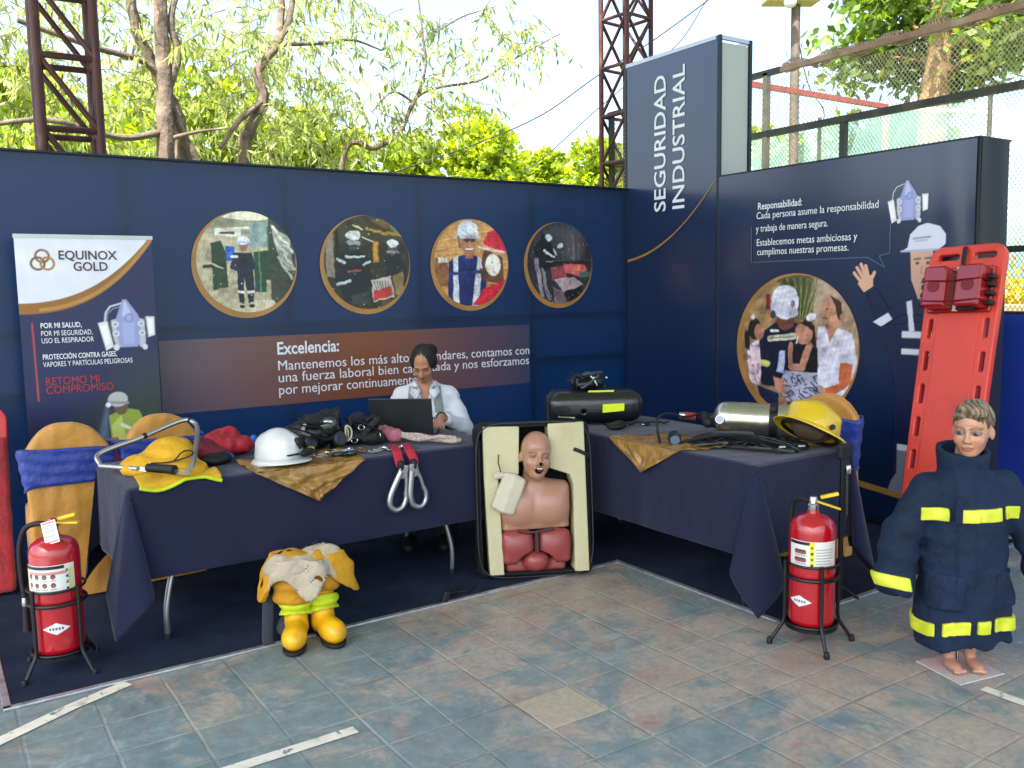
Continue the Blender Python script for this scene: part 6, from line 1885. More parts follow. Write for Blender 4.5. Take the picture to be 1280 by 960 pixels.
for pts in (((-.16, -.02, .36), (-.10, .0, .415), (-.04, .03, .38)), ((-.12, -.04, .37), (-.07, -.01, .42), (-.02, .0, .39)), ((.02, .05, .40), (.06, .06, .435), (.10, .05, .40)), ((.08, .0, .40), (.11, .02, .43), (.16, .03, .385))):
    MB().tube(bez([GM @ Vector(q) for q in pts], 6), .006, 6, flat=(.011, .003)).build('suspender_strap', BLK, BT_)
STR = mat('grey_webbing', '#2b3440', .8, var=.2, bump=.4, bs=200)
MB().tube(bez([GM @ Vector(q) for q in ((-.17, -.02, .22), (-.175, -.03, .12), (-.18, -.05, .03), (-.17, -.08, .008))], 6), .02, 8, flat=(.004, .026)).build('suspender_strap', STR, BT_)
MB().tube(bez([GM @ Vector(q) for q in ((-.10, -.0, .10), (-.12, -.02, .07), (-.10, -.06, .05), (-.09, -.09, .012))], 6), .02, 8, flat=(.024, .006)).build('suspender_strap', STR, BT_)
# ------------------------------------------------------------------ things laid out on the left table
Z = ZT + .004
def soft(name, m, parent, parts, h=.008, noise=(.006, 40), M_=None, k=.02, col=None, cut=None):
    """soft lump: smooth union of ellipsoids/capsules, crumpled"""
    pts = []
    for q in parts:
        if len(q) == 2: pts += [np.array(q[0]) - np.array(q[1]), np.array(q[0]) + np.array(q[1])]
        else: pts += [np.minimum(q[0], q[1]) - q[2], np.maximum(q[0], q[1]) + q[2]]
    pts = np.array(pts); lo, hi = pts.min(0) - .02, pts.max(0) + .02
    def f(p):
        d = None
        for q in parts:
            e = ell(p, q[0], q[1]) if len(q) == 2 else cap(p, q[0], q[1], q[2])
            d = e if d is None else sm(d, e, k)
        d = d + noise[0] * (wr(p, noise[1], 3) + .6 * wr(p, noise[1] * 2.2, 4))
        if cut: d = cut(p, d)
        return d
    return sdf_obj(name, f, tuple(lo), tuple(hi), h, m, parent, M=M_, col=col)
def strap(name, m, parent, pts, w=.012, t=.002, n=8):
    return MB().tube(bez(pts, n), w, 8, flat=(w, t)).build(name, m, parent)

# folded yellow hood with lime trimmed cape
YEL = mat('yellow_fabric', '#c99a08', .75, var=.14, vs=9, bump=.3, bs=60, dirt='#a87c06', ds=5)
LIMF = mat('lime_fabric', '#b7cc14', .7, var=.15, vs=12, bump=.3, bs=40)
t = thing('yellow_hood', 'yellow protective hood with lime trimmed flap lying under the bow saw', 'hood', (-4.27, -1.45, Z))
def yh(p):
    d = ell(p, (-4.19, -1.40, Z + .07), (.115, .18, .085)); d = sm(d, ell(p, (-4.30, -1.42, Z + .03), (.14, .15, .06)), .04); d = sm(d, ell(p, (-4.20, -1.60, Z + .03), (.12, .10, .05)), .05)
    d += .017 * wr(p, 20, 5) + .009 * wr(p * np.array([1, .6, 1]), 52, 6)
    return smax(d, Z + .001 - p[:, 2], .004)
sdf_obj('hood_body', yh, (-4.5, -1.74, Z - .02), (-4.02, -1.14, Z + .2), .0085, YEL, t)
def flap(u, v):
    x = -4.42 + .36 * u; y = -1.66 - .125 * v - .02 * math.sin(u * 7)
    over = max(0, -1.750 - y)
    return (x, -1.750 - min(over, .030) if over > 0 else y, Z + .012 + .010 * math.sin(u * 13 + v * 3) * (1 - v) - max(0, over - .022) * 1.0 + .02 * (1 - v))
MB().grid(flap, 44, 14).build('cape_flap', YEL, t, solid=.004)
MB().tube([Vector(flap(k / 40, 1.0)) + Vector((0, -.002, .001)) for k in range(41)], .008, 8).build('lime_trim', LIMF, t)
MB().tube(bez([(-4.33, -1.60, Z + .075), (-4.27, -1.63, Z + .075), (-4.20, -1.64, Z + .085), (-4.155, -1.64, Z + .10), (-4.15, -1.62, Z + .115), (-4.19, -1.62, Z + .115), (-4.24, -1.65, Z + .08)], 8), .004, 6).build('dark_cord', mat('brown_cord', '#3a2512', .7), t)
# bow saw across it
t = thing('bow_saw', 'silver bow saw with black grip resting on the yellow hood', 'saw', (-4.3, -1.6, Z))
a0, a1 = Vector((-4.505, -1.32, Z + .04)), Vector((-4.215, -1.79, Z + .046))
bow = [a0, a0 + Vector((.01, .06, .05)), Vector((-4.30, -1.24, Z + .145)), Vector((-4.10, -1.21, Z + .205)), Vector((-4.045, -1.245, Z + .20)), Vector((-4.05, -1.35, Z + .165)), Vector((-4.165, -1.70, Z + .075)), a1]
MB().tube(bez(bow, 10), .0125, 12).build('frame', mat('brushed_tube', '#b4b4ae', .28, .9, var=.1), t)
MB().bar(a0, a1, .0015, .022, up=(0, 0, 1)).build('blade', CHRM, t, smooth=False)
MB().tube([a0 + Vector((.0, -.0, .0)), a0.lerp(a1, .45)], .012, 12).build('lower_tube', mat('brushed_tube', '#b4b4ae', .28, .9, var=.1), t)
MB().tube([a0.lerp(a1, .56) + Vector((0, -.006, .01)), a0.lerp(a1, .86) + Vector((0, -.006, .01))], [.02, .0215], 14).build('grip', BLK, t)
for k in (.35, .62): 
    q = bez(bow, 10)[int(k * 60)]
    MB().ball(q, (.016, .016, .016)).build('clamp', BLK, t)

# red folded gloves and dark pouch
t = thing('red_gloves', 'pair of crumpled red protective gloves with blue cuffs beside the white helmet', 'gloves', (-3.95, -1.33, Z))
REDF = mat('red_fabric', '#a3202a', .75, var=.2, vs=9, bump=.4, bs=50)
cutz = lambda p, d: smax(d, Z + .001 - p[:, 2], .004)
soft('glove', REDF, t, [((-3.93, -1.25, Z + .07), (.10, .10, .065)), ((-3.82, -1.24, Z + .06), (.085, .08, .055)), ((-3.88, -1.16, Z + .09), (.10, .07, .05))], noise=(.022, 26), cut=cutz)
soft('glove', mat('maroon_fabric', '#6a1a2a', .8, var=.2, vs=9, bump=.3, bs=60), t, [((-4.035, -1.36, Z + .065), (.075, .075, .065)), ((-3.98, -1.40, Z + .04), (.06, .06, .04))], noise=(.006, 30), cut=cutz)
for q in (((-3.955, -1.40, Z + .055), (-3.91, -1.42, Z + .03), .017), ((-3.755, -1.27, Z + .05), (-3.735, -1.25, Z + .085), .018)):
    soft('cuff', mat('blue_fabric', '#1f58a8', .7, var=.15), t, [q], noise=(.004, 40))
soft('dark_palm', BLK, t, [((-4.01, -1.45, Z + .03), (.07, .05, .03)), ((-3.95, -1.44, Z + .03), (.04, .04, .035))], noise=(.008, 40), cut=cutz)

# gold runner with hanging corner (long table)
GOLDC = mat('gold_satin_cloth', '#8e6a2c', .27, var=.28, vs=7, bump=.9, bs=15, dirt='#6d4c1d', ds=5, spec=.7)
def runner(name, label, top, tip, zt, n, outv, amp, loc):
    """top: two ends on the table edge; a strip on the table plus a triangle hanging to the tip"""
    a, b2, c = Vector(top[0]), Vector(top[1]), Vector(tip)
    outv = Vector(outv)
    mb = MB()
    def tri(u, v):
        e = a.lerp(b2, u); q = e.lerp(c, v)
        w = (1 - v) * math.sin(u * 20 + v * 6) * .6 + math.sin(u * 9 + v * 17) * .6 + math.sin(u * 31 - v * 9) * .25
        return q + outv * (.012 + amp * w * min(1, v * 3 + .1))
    mb.grid(tri, 46, 34)
    inn = -outv
    def strip_(u, v):
        e = a.lerp(b2, u)
        return e + outv * .012 * (1 - v) + inn * (.32 * v) + Vector((0, 0, .002 + .008 * v * (1 + math.sin(u * 13 + v * 15)) + .003 * math.sin(u * 40)))
    mb.grid(strip_, 46, 22)
    o = mb.build(name, GOLDC, None, solid=.0016, loc=loc)
    return tag(o, label, 'table runner', 'gold satin runners')
runner('gold_runner', 'shiny gold satin cloth hanging as a triangle from the front of the long table', ((-3.90, -1.768, Z), (-3.33, -1.768, Z)), (-3.60, -1.80, .575), Z, 30, (0, -1, 0), .012, (-3.6, -1.76, Z))

# white helmet with lamp bracket
def helmet(M_, t, shell_m, brim_front=.055, brim_back=.03, ridges=True):
    def dome(p):
        q = p.copy()
        rr = np.hypot(q[:, 0] / .112, q[:, 1] / .140)
        d = ell(p, (0, 0, .018), (.112, .140, .130))
        if ridges:
            d = sm(d, cap(p, (0, -.11, .085), (0, .10, .095), .026), .03)
            for s_ in (-1, 1): d = sm(d, cap(p, (s_ * .04, -.09, .085), (s_ * .04, .09, .085), .018), .03)
        d = smax(d, .012 - p[:, 2], .004)
        d = smax(d, -ell(p, (0, 0, .01), (.105, .132, .121)), .004)
        return d
    sdf_obj('shell', dome, (-.13, -.16, .0), (.13, .16, .17), .0055, shell_m, t, M=M_)
    def br(u, v):
        a = 2 * math.pi * u
        ext = .018 + (brim_front - .018) * max(0, -math.sin(a)) ** 1.6 + (brim_back - .018) * max(0, math.sin(a)) ** 1.3
        x, y = math.cos(a), math.sin(a)
        return M_ @ Vector((x * (.110 + ext * v), y * (.138 + ext * v), .016 - .020 * v * v * (1 + .35 * math.sin(a)) ))
    MB().grid(br, 64, 6, True).build('brim', shell_m, t, solid=.004)
WHH = mat('white_shell', '#c3c8c6', .3, var=.05, vs=8, coat=.3, dirt='#aab0ae', ds=4)
HMx = TR((-3.725, -1.62, Z + .012), 28, -3) @ Matrix.Diagonal((.95, .95, 1.15, 1))
t = thing('white_helmet', 'white hard hat with black lamp bracket on the gold cloth', 'helmet', (-3.725, -1.62, Z))
helmet(HMx, t, WHH, .05, .028)
MB().tube([HMx @ Vector((.125 * math.cos(a) if True else 0, .150 * math.sin(a), .03 - .008 * math.sin(a))) for a in [R(-125 + k * 5) for k in range(23)]], .009, 8, flat=(.013, .004)).build('lamp_band', BLK, t)
soft('lamp_bracket', BLK, t, [((.0, -.148, .085), (.024, .014, .018)), ((-.014, -.142, .098), (.012, .012, .012)), ((.014, -.142, .098), (.012, .012, .012)), ((0, -.15, .068), (.01, .012, .012))], h=.004, noise=(.001, 50), M_=HMx, k=.008)
soft('headlamp', BLK, t, [((.03, -.165, .038), (.05, .02, .016)), ((.075, -.145, .04), (.025, .02, .014))], h=.005, noise=(.003, 60), M_=HMx)
strap('lime_strap', LIMF, t, [HMx @ Vector(q) for q in ((.08, -.15, .035), (.115, -.125, .045), (.14, -.09, .045), (.145, -.05, .03))], .012, .003)

# black gas masks and harness heap
HB0 = mat('black_webbing', '#121519', .7, var=.3, vs=16, bump=.5, bs=90)
t = thing('black_mask', 'black rubber breathing mask with dark visor behind the gold cloth', 'breathing mask', (-3.42, -1.36, Z))
def bm(p):
    d = ell(p, (-3.43, -1.36, Z + .10), (.115, .10, .095)); d = sm(d, ell(p, (-3.36, -1.33, Z + .14), (.07, .07, .075)), .03)
    d = sm(d, ell(p, (-3.53, -1.33, Z + .08), (.07, .08, .07)), .03); d = sm(d, cap(p, (-3.32, -1.36, Z + .02), (-3.30, -1.34, Z + .19), .035, .025), .02)
    d = d + .013 * wr(p, 30, 7) + .008 * wr(p, 75, 8)
    return smax(d, Z + .001 - p[:, 2], .004)
sdf_obj('face_piece', bm, (-3.64, -1.50, Z - .01), (-3.22, -1.2, Z + .25), .0075, mat('black_silicone', '#111417', .38, var=.3, vs=14, bump=.3, bs=50), t)
soft('visor', mat('smoked_visor', '#1c2420', .08, var=.1, coat=.8), t, [((-3.385, -1.44, Z + .135), (.06, .03, .05))], h=.006, noise=(0.001, 20))
MB().tube(bez([(-3.52, -1.44, Z + .16), (-3.535, -1.45, Z + .12), (-3.50, -1.455, Z + .095)], 6), .01, 8, flat=(.012, .003)).build('webbing', mat('pale_webbing', '#8d8f8c', .7), t)
strap('webbing', BLK, t, [(-3.60, -1.42, Z + .15), (-3.52, -1.47, Z + .12), (-3.42, -1.475, Z + .07), (-3.33, -1.45, Z + .10)], .014, .003)
for q in ((-3.50, -1.43, Z + .055), (-3.345, -1.455, Z + .06)):
    MB().lathe([(0, 0), (.036, 0), (.040, .006), (.040, .03), (.034, .036), (.020, .037), (0, .034)], 22, mtx=Matrix.Translation(q) @ Matrix.Rotation(R(75), 4, 'X') @ Matrix.Rotation(R(15), 4, 'Y')).build('filter', mat('dark_filter', '#22262a', .45, var=.2), t)
MB().tube([Vector((-3.60 + .006 * k, -1.44 - .02 * math.sin(k * .25), Z + .12 - .0065 * k + .012 * math.sin(k * .3))) for k in range(18)], [.014 if k % 2 else .0105 for k in range(18)], 10).build('corrugated_hose', BLK, t)
for k in range(5):
    g = random.Random(k + 300)
    strap('head_strap', HB0, t, [(-3.58 + g.uniform(0, .1), -1.40, Z + .15 + g.uniform(-.02, .05)), (-3.48 + g.uniform(-.04, .04), -1.46, Z + .17 + g.uniform(-.05, .04)), (-3.34 + g.uniform(-.03, .03), -1.44, Z + .12 + g.uniform(-.04, .05))], .011, .002)
soft('valve', CHRM, t, [((-3.405, -1.465, Z + .165), (.022, .012, .012)), ((-3.38, -1.465, Z + .158), (.012, .012, .010))], h=.004, noise=(0, 20))
ring = [( -3.285 + .030 * math.cos(a), -1.44, Z + .085 + .042 * math.sin(a)) for a in [R(-95 + k * 10) for k in range(20)]] + [(-3.290, -1.44, Z + .085 + .04 - k * .016) for k in range(1, 5)]
MB().tube(ring, .0055, 8, True).build('d_ring', mat('ivory_metal', '#c9c3a8', .4, .2), t)
strap('webbing', mat('pale_webbing2', '#b5b094', .7), t, [(-3.285, -1.445, Z + .125), (-3.28, -1.452, Z + .09), (-3.283, -1.446, Z + .04)], .009, .003)
t = thing('black_harness', 'tangled black safety harness heaped next to the laptop', 'harness', (-3.17, -1.36, Z))
HB = mat('black_webbing', '#121519', .7, var=.3, vs=16, bump=.5, bs=90)
soft('padding', HB, t, [((-3.20, -1.34, Z + .06), (.08, .09, .06)), ((-3.15, -1.30, Z + .11), (.06, .06, .06)), ((-3.12, -1.42, Z + .04), (.07, .06, .04))], noise=(.016, 34), cut=cutz)
for k in range(9):
    g = random.Random(k + 50)
    c = Vector((-3.17, -1.38, Z + .07))
    P_ = [c + Vector((g.uniform(-.1, .09), g.uniform(-.09, .09), g.uniform(-.055, .09))) for _ in range(4)]
    strap('webbing_strap', HB, t, P_, .015, .0025)
for k, q in enumerate(((-3.11, -1.46, Z + .06), (-3.2, -1.45, Z + .11), (-3.235, -1.43, Z + .04))):
    MB().tube([Vector(q) + Vector((.018 * math.cos(a), .004 * math.sin(a), .014 * math.sin(a))) for a in [i * math.pi / 8 for i in range(16)]], .003, 6, True).build('buckle', CHRM, t)

# small hardware along the edge
def carabiner(label, x, y, rz, s=1.0, z=Z + .014, m=CHRM):
    M_ = TR((x, y, z), rz)
    t = thing('carabiner', label, 'carabiner', (x, y, z), 0, 'steel hardware at the table edge')
    pts = [M_ @ Vector((s * .052 * math.copysign(abs(math.cos(a)) ** .7, math.cos(a)), s * .027 * math.copysign(abs(math.sin(a)) ** .8, math.sin(a)) * (1.1 + .35 * math.cos(a)), .004 * math.sin(3 * a))) for a in [k * math.pi / 14 for k in range(22)]]
    MB().tube(pts, .0058 * s, 8).build('hook_body', m, t)
    MB().cyl(pts[-1], pts[0], .0048 * s, n=8).build('gate', m, t)
    return t
carabiner('steel carabiner lying right of the white helmet rim', -3.49, -1.60, 20)
carabiner('steel carabiner lying behind the folded goggles', -3.36, -1.55, -15, 1.1)
carabiner('steel carabiner nearest the red lanyard straps', -3.20, -1.66, 8, 1.1)
carabiner('bronze coloured carabiner in front of the harness heap', -3.27, -1.60, 60, .8, m=mat('bronze_metal', '#a07c4a', .3, .8))
carabiner('steel carabiner under the loops of rope', -3.10, -1.67, -5, 1.0)
t = thing('folded_goggles', 'dark folded goggles lying on the gold cloth edge', 'goggles', (-3.395, -1.655, Z))
soft('lens_frame', BLK, t, [((-3.43, -1.655, Z + .016), (.035, .022, .017)), ((-3.36, -1.665, Z + .016), (.035, .022, .017))], h=.005, noise=(.002, 50))
soft('lens', mat('smoked_visor', '#1c2420', .08, coat=.8), t, [((-3.43, -1.667, Z + .02), (.024, .014, .011)), ((-3.36, -1.677, Z + .02), (.024, .014, .011))], h=.004, noise=(0, 1), k=.001)
strap('strap', BLK, t, [(-3.46, -1.65, Z + .015), (-3.40, -1.60, Z + .012), (-3.33, -1.65, Z + .012)], .010, .002)
# lanyard
t = thing('safety_lanyard', 'pale rope lanyard with red straps and two big steel hooks hanging over the table edge', 'lanyard', (-3.0, -1.62, Z))
ROPE = mat('pink_white_rope', '#b79a94', .85, var=.25, vs=70, two='#c9bdb4', bump=.8, bs=120)
g = random.Random(9)
ctr = [Vector((-3.00, -1.27, Z + .05)), Vector((-2.99, -1.44, Z + .045)), Vector((-2.93, -1.58, Z + .03)), Vector((-2.83, -1.66, Z + .028)), Vector((-2.76, -1.69, Z + .022))]
for k in range(6):
    o = Vector((g.uniform(-.02, .02), g.uniform(-.025, .025), 0))
    P_ = [c + Vector((o.x * (1 - i * .05), o.y, abs(g.gauss(0, .012)))) for i, c in enumerate(ctr)]
    MB().tube(bez(P_, 10), .0115, 8).build('rope', ROPE, t)
MB().tube(bez([ctr[-1] + Vector((-.02, .03, .01)), ctr[-1] + Vector((.03, .02, 0)), ctr[-1] + Vector((.035, -.015, 0)), ctr[-1] + Vector((-.02, -.025, 0)), ctr[-2]], 8), .0115, 8).build('rope', mat('cream_rope', '#c2b7a4', .85, var=.2, vs=70, bump=.8, bs=120), t)
soft('sewn_bundle', mat('pink_fabric', '#9c5a66', .8, var=.3, vs=40), t, [((-3.03, -1.36, Z + .055), (-3.0, -1.47, Z + .045), .04)], noise=(.008, 60))
RW_ = mat('red_webbing', '#a81430', .7, var=.2, vs=30, bump=.4, bs=120)
for k, x in enumerate((-3.145, -3.070)):
    strap('red_strap', RW_, t, [(x + .06, -1.60, Z + .02), (x + .02, -1.70, Z + .022), (x, -1.765, Z + .012), (x - .004 + .01 * k, -1.80, Z - .035), (x, -1.805, Z - .055)], .024, .003)
    soft('black_sleeve', BLK, t, [((x, -1.808, Z - .045), (x, -1.808, Z - .07), .02)], h=.005, noise=(.002, 40))
    Kx = TR((x - (.012 if k == 0 else -.008), -1.815, Z - .165), 0, 90, ) @ Matrix.Rotation(R(-14 if k == 0 else 9), 4, 'Z')
    # large scaffold hook: flat forged loop
    out = [(-.020, .105), (.022, .105), (.036, .06), (.040, -.02), (.052, -.07), (.040, -.11), (.0, -.128), (-.040, -.112), (-.054, -.07), (-.046, -.01), (-.034, .05)]
    cen = bez([Vector((a, b, 0)) for a, b in [(-.012, .08), (-.030, .02), (-.046, -.05), (-.038, -.10), (0, -.122), (.036, -.10), (.046, -.055), (.036, -.02)]], 8)
    MB().tube([Kx @ q for q in cen], [.0175 - .005 * (i / len(cen)) for i in range(len(cen))], 10, flat=None).build('steel_hook', mat('forged_steel', '#a9adae', .33, .85, var=.1), t)
    MB().tube([Kx @ Vector((.012, .085, 0)), Kx @ Vector((.030, .03, 0)), Kx @ Vector((.040, -.035, 0))], [.013, .011, .009], 8).build('gate', mat('forged_steel', '#a9adae', .33, .85, var=.1), t)
    b_ = MB(); b_.prism([(-.036, .045), (.030, .045), (.024, .118), (-.022, .118)], .020, (0, 0, -.010), (1, 0, 0), (0, 1, 0)); b_.move(Kx)
    b_.build('hook_head', mat('forged_steel', '#a9adae', .33, .85, var=.1), t, smooth=False, bevel=.005)
# laptop
t = thing('laptop', 'open black laptop seen from behind in front of the woman', 'laptop', (-2.86, -1.28, Z))
LM = TR((-2.875, -1.30, Z), -38)
LB = mat('laptop_black', '#242528', .38, var=.15, vs=5)
MB().box((0, .12, .010), (.37, .25, .018)).move(LM).build('base', LB, t, smooth=False, bevel=.004)
Ls = LM @ Matrix.Translation((0, .0, .018)) @ Matrix.Rotation(R(14), 4, 'X')
MB().box((0, 0, .112), (.37, .008, .225)).move(Ls).build('screen_lid', LB, t, smooth=False, bevel=.003)
MB().box((0, .0055, .117), (.345, .003, .195)).move(Ls).build('screen', mat('screen_glass', '#2a3a55', .15), t, smooth=False)
MB().cyl(LM @ Vector((-.15, .004, .018)), LM @ Vector((.15, .004, .018)), .007, n=10).build('hinge', BLK, t)
MB().box((0, .11, .0205), (.31, .11, .003)).move(LM).build('keyboard', BLK, t, smooth=False)

# ------------------------------------------------------------------ things on the right table
YTAG = mat('lime_label', '#cfe01a', .5, var=.05)
HC = mat('moulded_black_case', '#15181b', .3, var=.25, vs=7, bump=.1, bs=60, coat=.25)
t = thing('moulded_case', 'black moulded equipment case with lime labels at the back of the right table', 'equipment case', (-1.68, -1.62, Z))
CMx = TR((-1.685, -1.60, Z), -31)
def hc(p):
    d = rbox(p, (.0, 0, .118), (.30, .15, .100), .085)
    d = sm(d, rbox(p, (-.19, 0, .10), (.10, .13, .075), .03), .02)
    d = smax(d, -cap(p, (-.08, -.2, .095), (-.08, .2, .095), .010), .012)
    d = smax(d, -(cap(p, (-.30, -.165, .10), (.30, -.165, .10), .010)), .01)
    return d + .001 * wr(p, 40, 2)
sdf_obj('case_body', hc, (-.34, -.19, -.0), (.34, .19, .25), .008, HC, t, M=CMx)
b_ = MB(); b_.prism([(-.035, -.026), (.098, -.016), (.100, .030), (-.033, .026)], .002, (.07, -.1525, .115), (1, 0, 0), (0, 0, 1)); b_.move(CMx); b_.build('lime_label', YTAG, t, smooth=False)
b_ = MB(); b_.prism([(-.24, -.018), (-.13, -.018), (-.11, .018), (-.22, .018)], .004, (0, -.098, .196), (1, 0, 0), (0, .77, .63)); b_.move(CMx); b_.build('lime_label', YTAG, t, smooth=False)
b_ = MB(); b_.prism([(-.06, -.018), (.10, -.018), (.12, .018), (-.04, .018)], .004, (0, -.098, .206), (1, 0, 0), (0, .77, .63)); b_.move(CMx); b_.build('lime_label', YTAG, t, smooth=False)
MB().tube([CMx @ Vector(q) for q in ((-.24, -.15, .075), (-.24, -.175, .07), (-.14, -.175, .065), (-.14, -.155, .065))], .006, 8).build('carry_handle', CHRM, t)
MB().box((-.29, -.06, .09), (.03, .10, .10)).move(CMx).build('latch', BLK, t, smooth=False, bevel=.006)
for x in (-.2, .12):
    MB().box((x, 0, .008), (.12, .22, .02)).move(CMx).build('base_foot', BLK, t, smooth=False, bevel=.004)
t = thing('mask_harness', 'tangled black head harness and tubes piled on the moulded case', 'head harness', CMx @ Vector((-.02, 0, .195)))
HMt = CMx @ Matrix.Translation((-.03, .01, .218))
soft('face_piece', mat('black_silicone', '#111417', .38, var=.3), t, [((-.02, 0, .035), (.085, .07, .04)), ((-.06, .01, .055), (.05, .05, .045)), ((.05, .0, .05), (.05, .05, .035))], noise=(.014, 45), M_=HMt)
for k in range(13):
    g = random.Random(k + 80)
    P_ = [HMt @ Vector((g.uniform(-.12, .10), g.uniform(-.08, .08), g.uniform(.01, .105))) for _ in range(4)]
    MB().tube(bez(P_, 7), .005 if k % 3 else .008, 6, flat=(.010, .002) if k % 3 else None).build('strap' if k % 3 else 'hose', HB if k % 2 else mat('grey_rubber', '#3a3f42', .45), t)
MB().ball(tuple(HMt @ Vector((.03, -.06, .075))), (.014, .014, .014)).build('clip', CHRM, t)
MB().tube([HMt @ Vector(q) for q in ((.005, -.07, .09), (.03, -.075, .06), (.045, -.07, .03))], .005, 6).build('clip', CHRM, t)
MB().ball(tuple(HMt @ Vector((.115, -.0, .07))), (.010, .010, .010)).build('valve_knob', CHRM, t)
t = thing('regulator', 'small black regulator with coiled cable right of the moulded case', 'regulator', (-1.56, -1.90, Z))
soft('regulator_body', BLK, t, [((-1.74, -1.88, Z + .022), (.06, .05, .022)), ((-1.70, -1.87, Z + .028), (.04, .04, .024))], noise=(.003, 50), cut=cutz)
P_ = [Vector((-1.66 + .035 * k + .02 * math.sin(k * 2.4), -1.82 - .02 * k + .03 * math.cos(k * 2.4), Z + .01 + .018 * abs(math.sin(k * 1.7)))) for k in range(9)]
MB().tube(bez(P_, 7), .006, 6).build('cable', BLK, t)
MB().cyl((-1.53, -1.88, Z + .012), (-1.50, -1.90, Z + .012), .010, n=10).build('plug', CHRM, t)

# gold runner
def rg(u, v):
    a, b2, c = Vector((-1.935, -2.05, Z)), Vector((-1.935, -2.62, Z)), Vector((-1.97, -2.37, .60))
    e = a.lerp(b2, u); q = e.lerp(c, v ** .9)
    w = math.sin(u * 15 + v * 7) * .6 + math.sin(u * 31 - v * 5) * .4
    return q + Vector((-.008, 0, 0)) * (1 + w * min(1, v * 3))
mb = MB(); mb.grid(rg, 40, 26)
mb.grid(lambda u, v: Vector((-1.943 + .40 * v, -2.05 - .57 * u - .28 * v, Z + .003 + .016 * v * (1 - v) * 4 * (.5 + .5 * math.sin(u * 15 + v * 11)) + .008 * math.sin(u * 31 + v * 23) ** 2 * min(1, v * 4))), 48, 40)
tag(mb.build('gold_runner', GOLDC, None, solid=.0016, loc=(-1.9, -2.4, Z)), 'crumpled gold satin cloth with a point hanging off the right table', 'table runner', 'gold satin runners')

# breathing set with cylinder
t = thing('breathing_apparatus', 'silver air cylinder strapped on a black backplate with hoses on the right table', 'breathing apparatus', (-1.50, -2.62, Z))
ca, cb = Vector((-1.515, -2.50, Z + .122)), Vector((-1.255, -2.86, Z + .112))
ax = (cb - ca).normalized(); X_, Y_, _ = frame_z(ax)
Cm = Matrix(((X_.x, Y_.x, ax.x, ca.x), (X_.y, Y_.y, ax.y, ca.y), (X_.z, Y_.z, ax.z, ca.z), (0, 0, 0, 1)))
L_ = (cb - ca).length
STL = mat('worn_steel', '#c2c0b4', .27, .92, var=.14, vs=5, dirt='#8f8c7c', ds=4, bump=.08, bs=14)
MB().lathe([(.0, -.035), (.022, -.035), (.028, -.03), (.05, -.022), (.078, -.006), (.090, .02), (.092, .05), (.092, L_ - .04), (.086, L_ - .01), (.068, L_ + .015), (.03, L_ + .027), (0, L_ + .03)], 40, mtx=Cm).build('cylinder', STL, t, auto=60)
for z in (L_ * .66,):
    MB().lathe([(.0925, z - .022), (.0955, z - .021), (.0955, z + .021), (.0925, z + .022)], 36, mtx=Cm).build('cylinder_strap', BLK, t)
sb_ = Cm @ Vector((-.065, .07, L_ * .66))
soft('strap_buckle', BLK, t, [((sb_.x, sb_.y, sb_.z), (.022, .022, .026))], h=.005, noise=(.003, 60))
MB().tube([Cm @ Vector((0, 0, -.035)), Cm @ Vector((0, 0, -.075))], .021, 14).build('valve_neck', BLKM, t)
vb = Cm @ Vector((0, 0, -.085))
soft('valve_block', BLK, t, [(tuple(vb), (.036, .04, .03)), (tuple(vb + Vector((-.02, -.05, -.025))), (.03, .035, .03)), (tuple(vb + Vector((.02, -.08, -.03))), (.03, .03, .03))], h=.006, noise=(.004, 50))
MB().cyl(vb + Vector((-.03, .035, .0)), vb + Vector((-.075, .075, .006)), .021, n=16).build('hand_wheel', mat('red_knob', '#9c2a2c', .4), t)
MB().cyl(vb + Vector((-.075, .075, .006)), vb + Vector((-.10, .095, .008)), .018, n=14).build('hand_wheel_cap', CHRM, t)
gq = Cm @ Vector((-.03, -.02, -.045)) + Vector((-.02, -.075, .02))
MB().cyl(gq, gq + Vector((-.012, -.022, .006)), .024, n=20).build('pressure_gauge', CHRM, t)
MB().cyl(gq + Vector((-.012, -.022, .006)), gq + Vector((-.0135, -.0245, .0065)), .020, n=20).build('gauge_face', mat('gauge_face', '#b9bcb8', .3), t)
soft('backplate', BLK, t, [((-1.72, -2.62, Z + .015), (-1.40, -2.98, Z + .016), .024), ((-1.62, -2.50, Z + .016), (-1.27, -2.86, Z + .016), .022), ((-1.66, -2.70, Z + .018), (-1.48, -2.58, Z + .018), .026), ((-1.46, -2.92, Z + .018), (-1.32, -2.76, Z + .018), .026)], h=.008, noise=(.004, 40), cut=cutz)
for k in range(20):
    g = random.Random(k + 120)
    s_ = Vector((-1.80 + g.uniform(-.03, .06), -2.55 + g.uniform(-.06, .06), Z + .012)); e_ = Vector((-1.55 + g.uniform(-.10, .12), -3.0 + g.uniform(-.06, .06), Z + .012))
    P_ = [s_, s_.lerp(e_, .22) + Vector((g.uniform(-.09, .05), g.uniform(-.06, .09), g.uniform(.0, .055))), s_.lerp(e_, .45) + Vector((g.uniform(-.08, .06), g.uniform(-.07, .07), g.uniform(0, .07))), s_.lerp(e_, .7) + Vector((g.uniform(-.07, .06), g.uniform(-.07, .07), g.uniform(0, .055))), e_]
    MB().tube(bez(P_, 9), .008 if k % 2 else .006, 7, flat=None if k % 2 else (.016, .003)).build('hose' if k % 2 else 'shoulder_strap', BLK if k % 3 else mat('grey_rubber', '#3a3f42', .45), t)
hp = [Vector((-1.89, -2.42, Z + .01)), Vector((-1.90, -2.41, Z + .09)), Vector((-1.87, -2.39, Z + .145)), Vector((-1.80, -2.40, Z + .16)), Vector((-1.70, -2.42, Z + .135)), vb + Vector((-.03, .0, .02))]
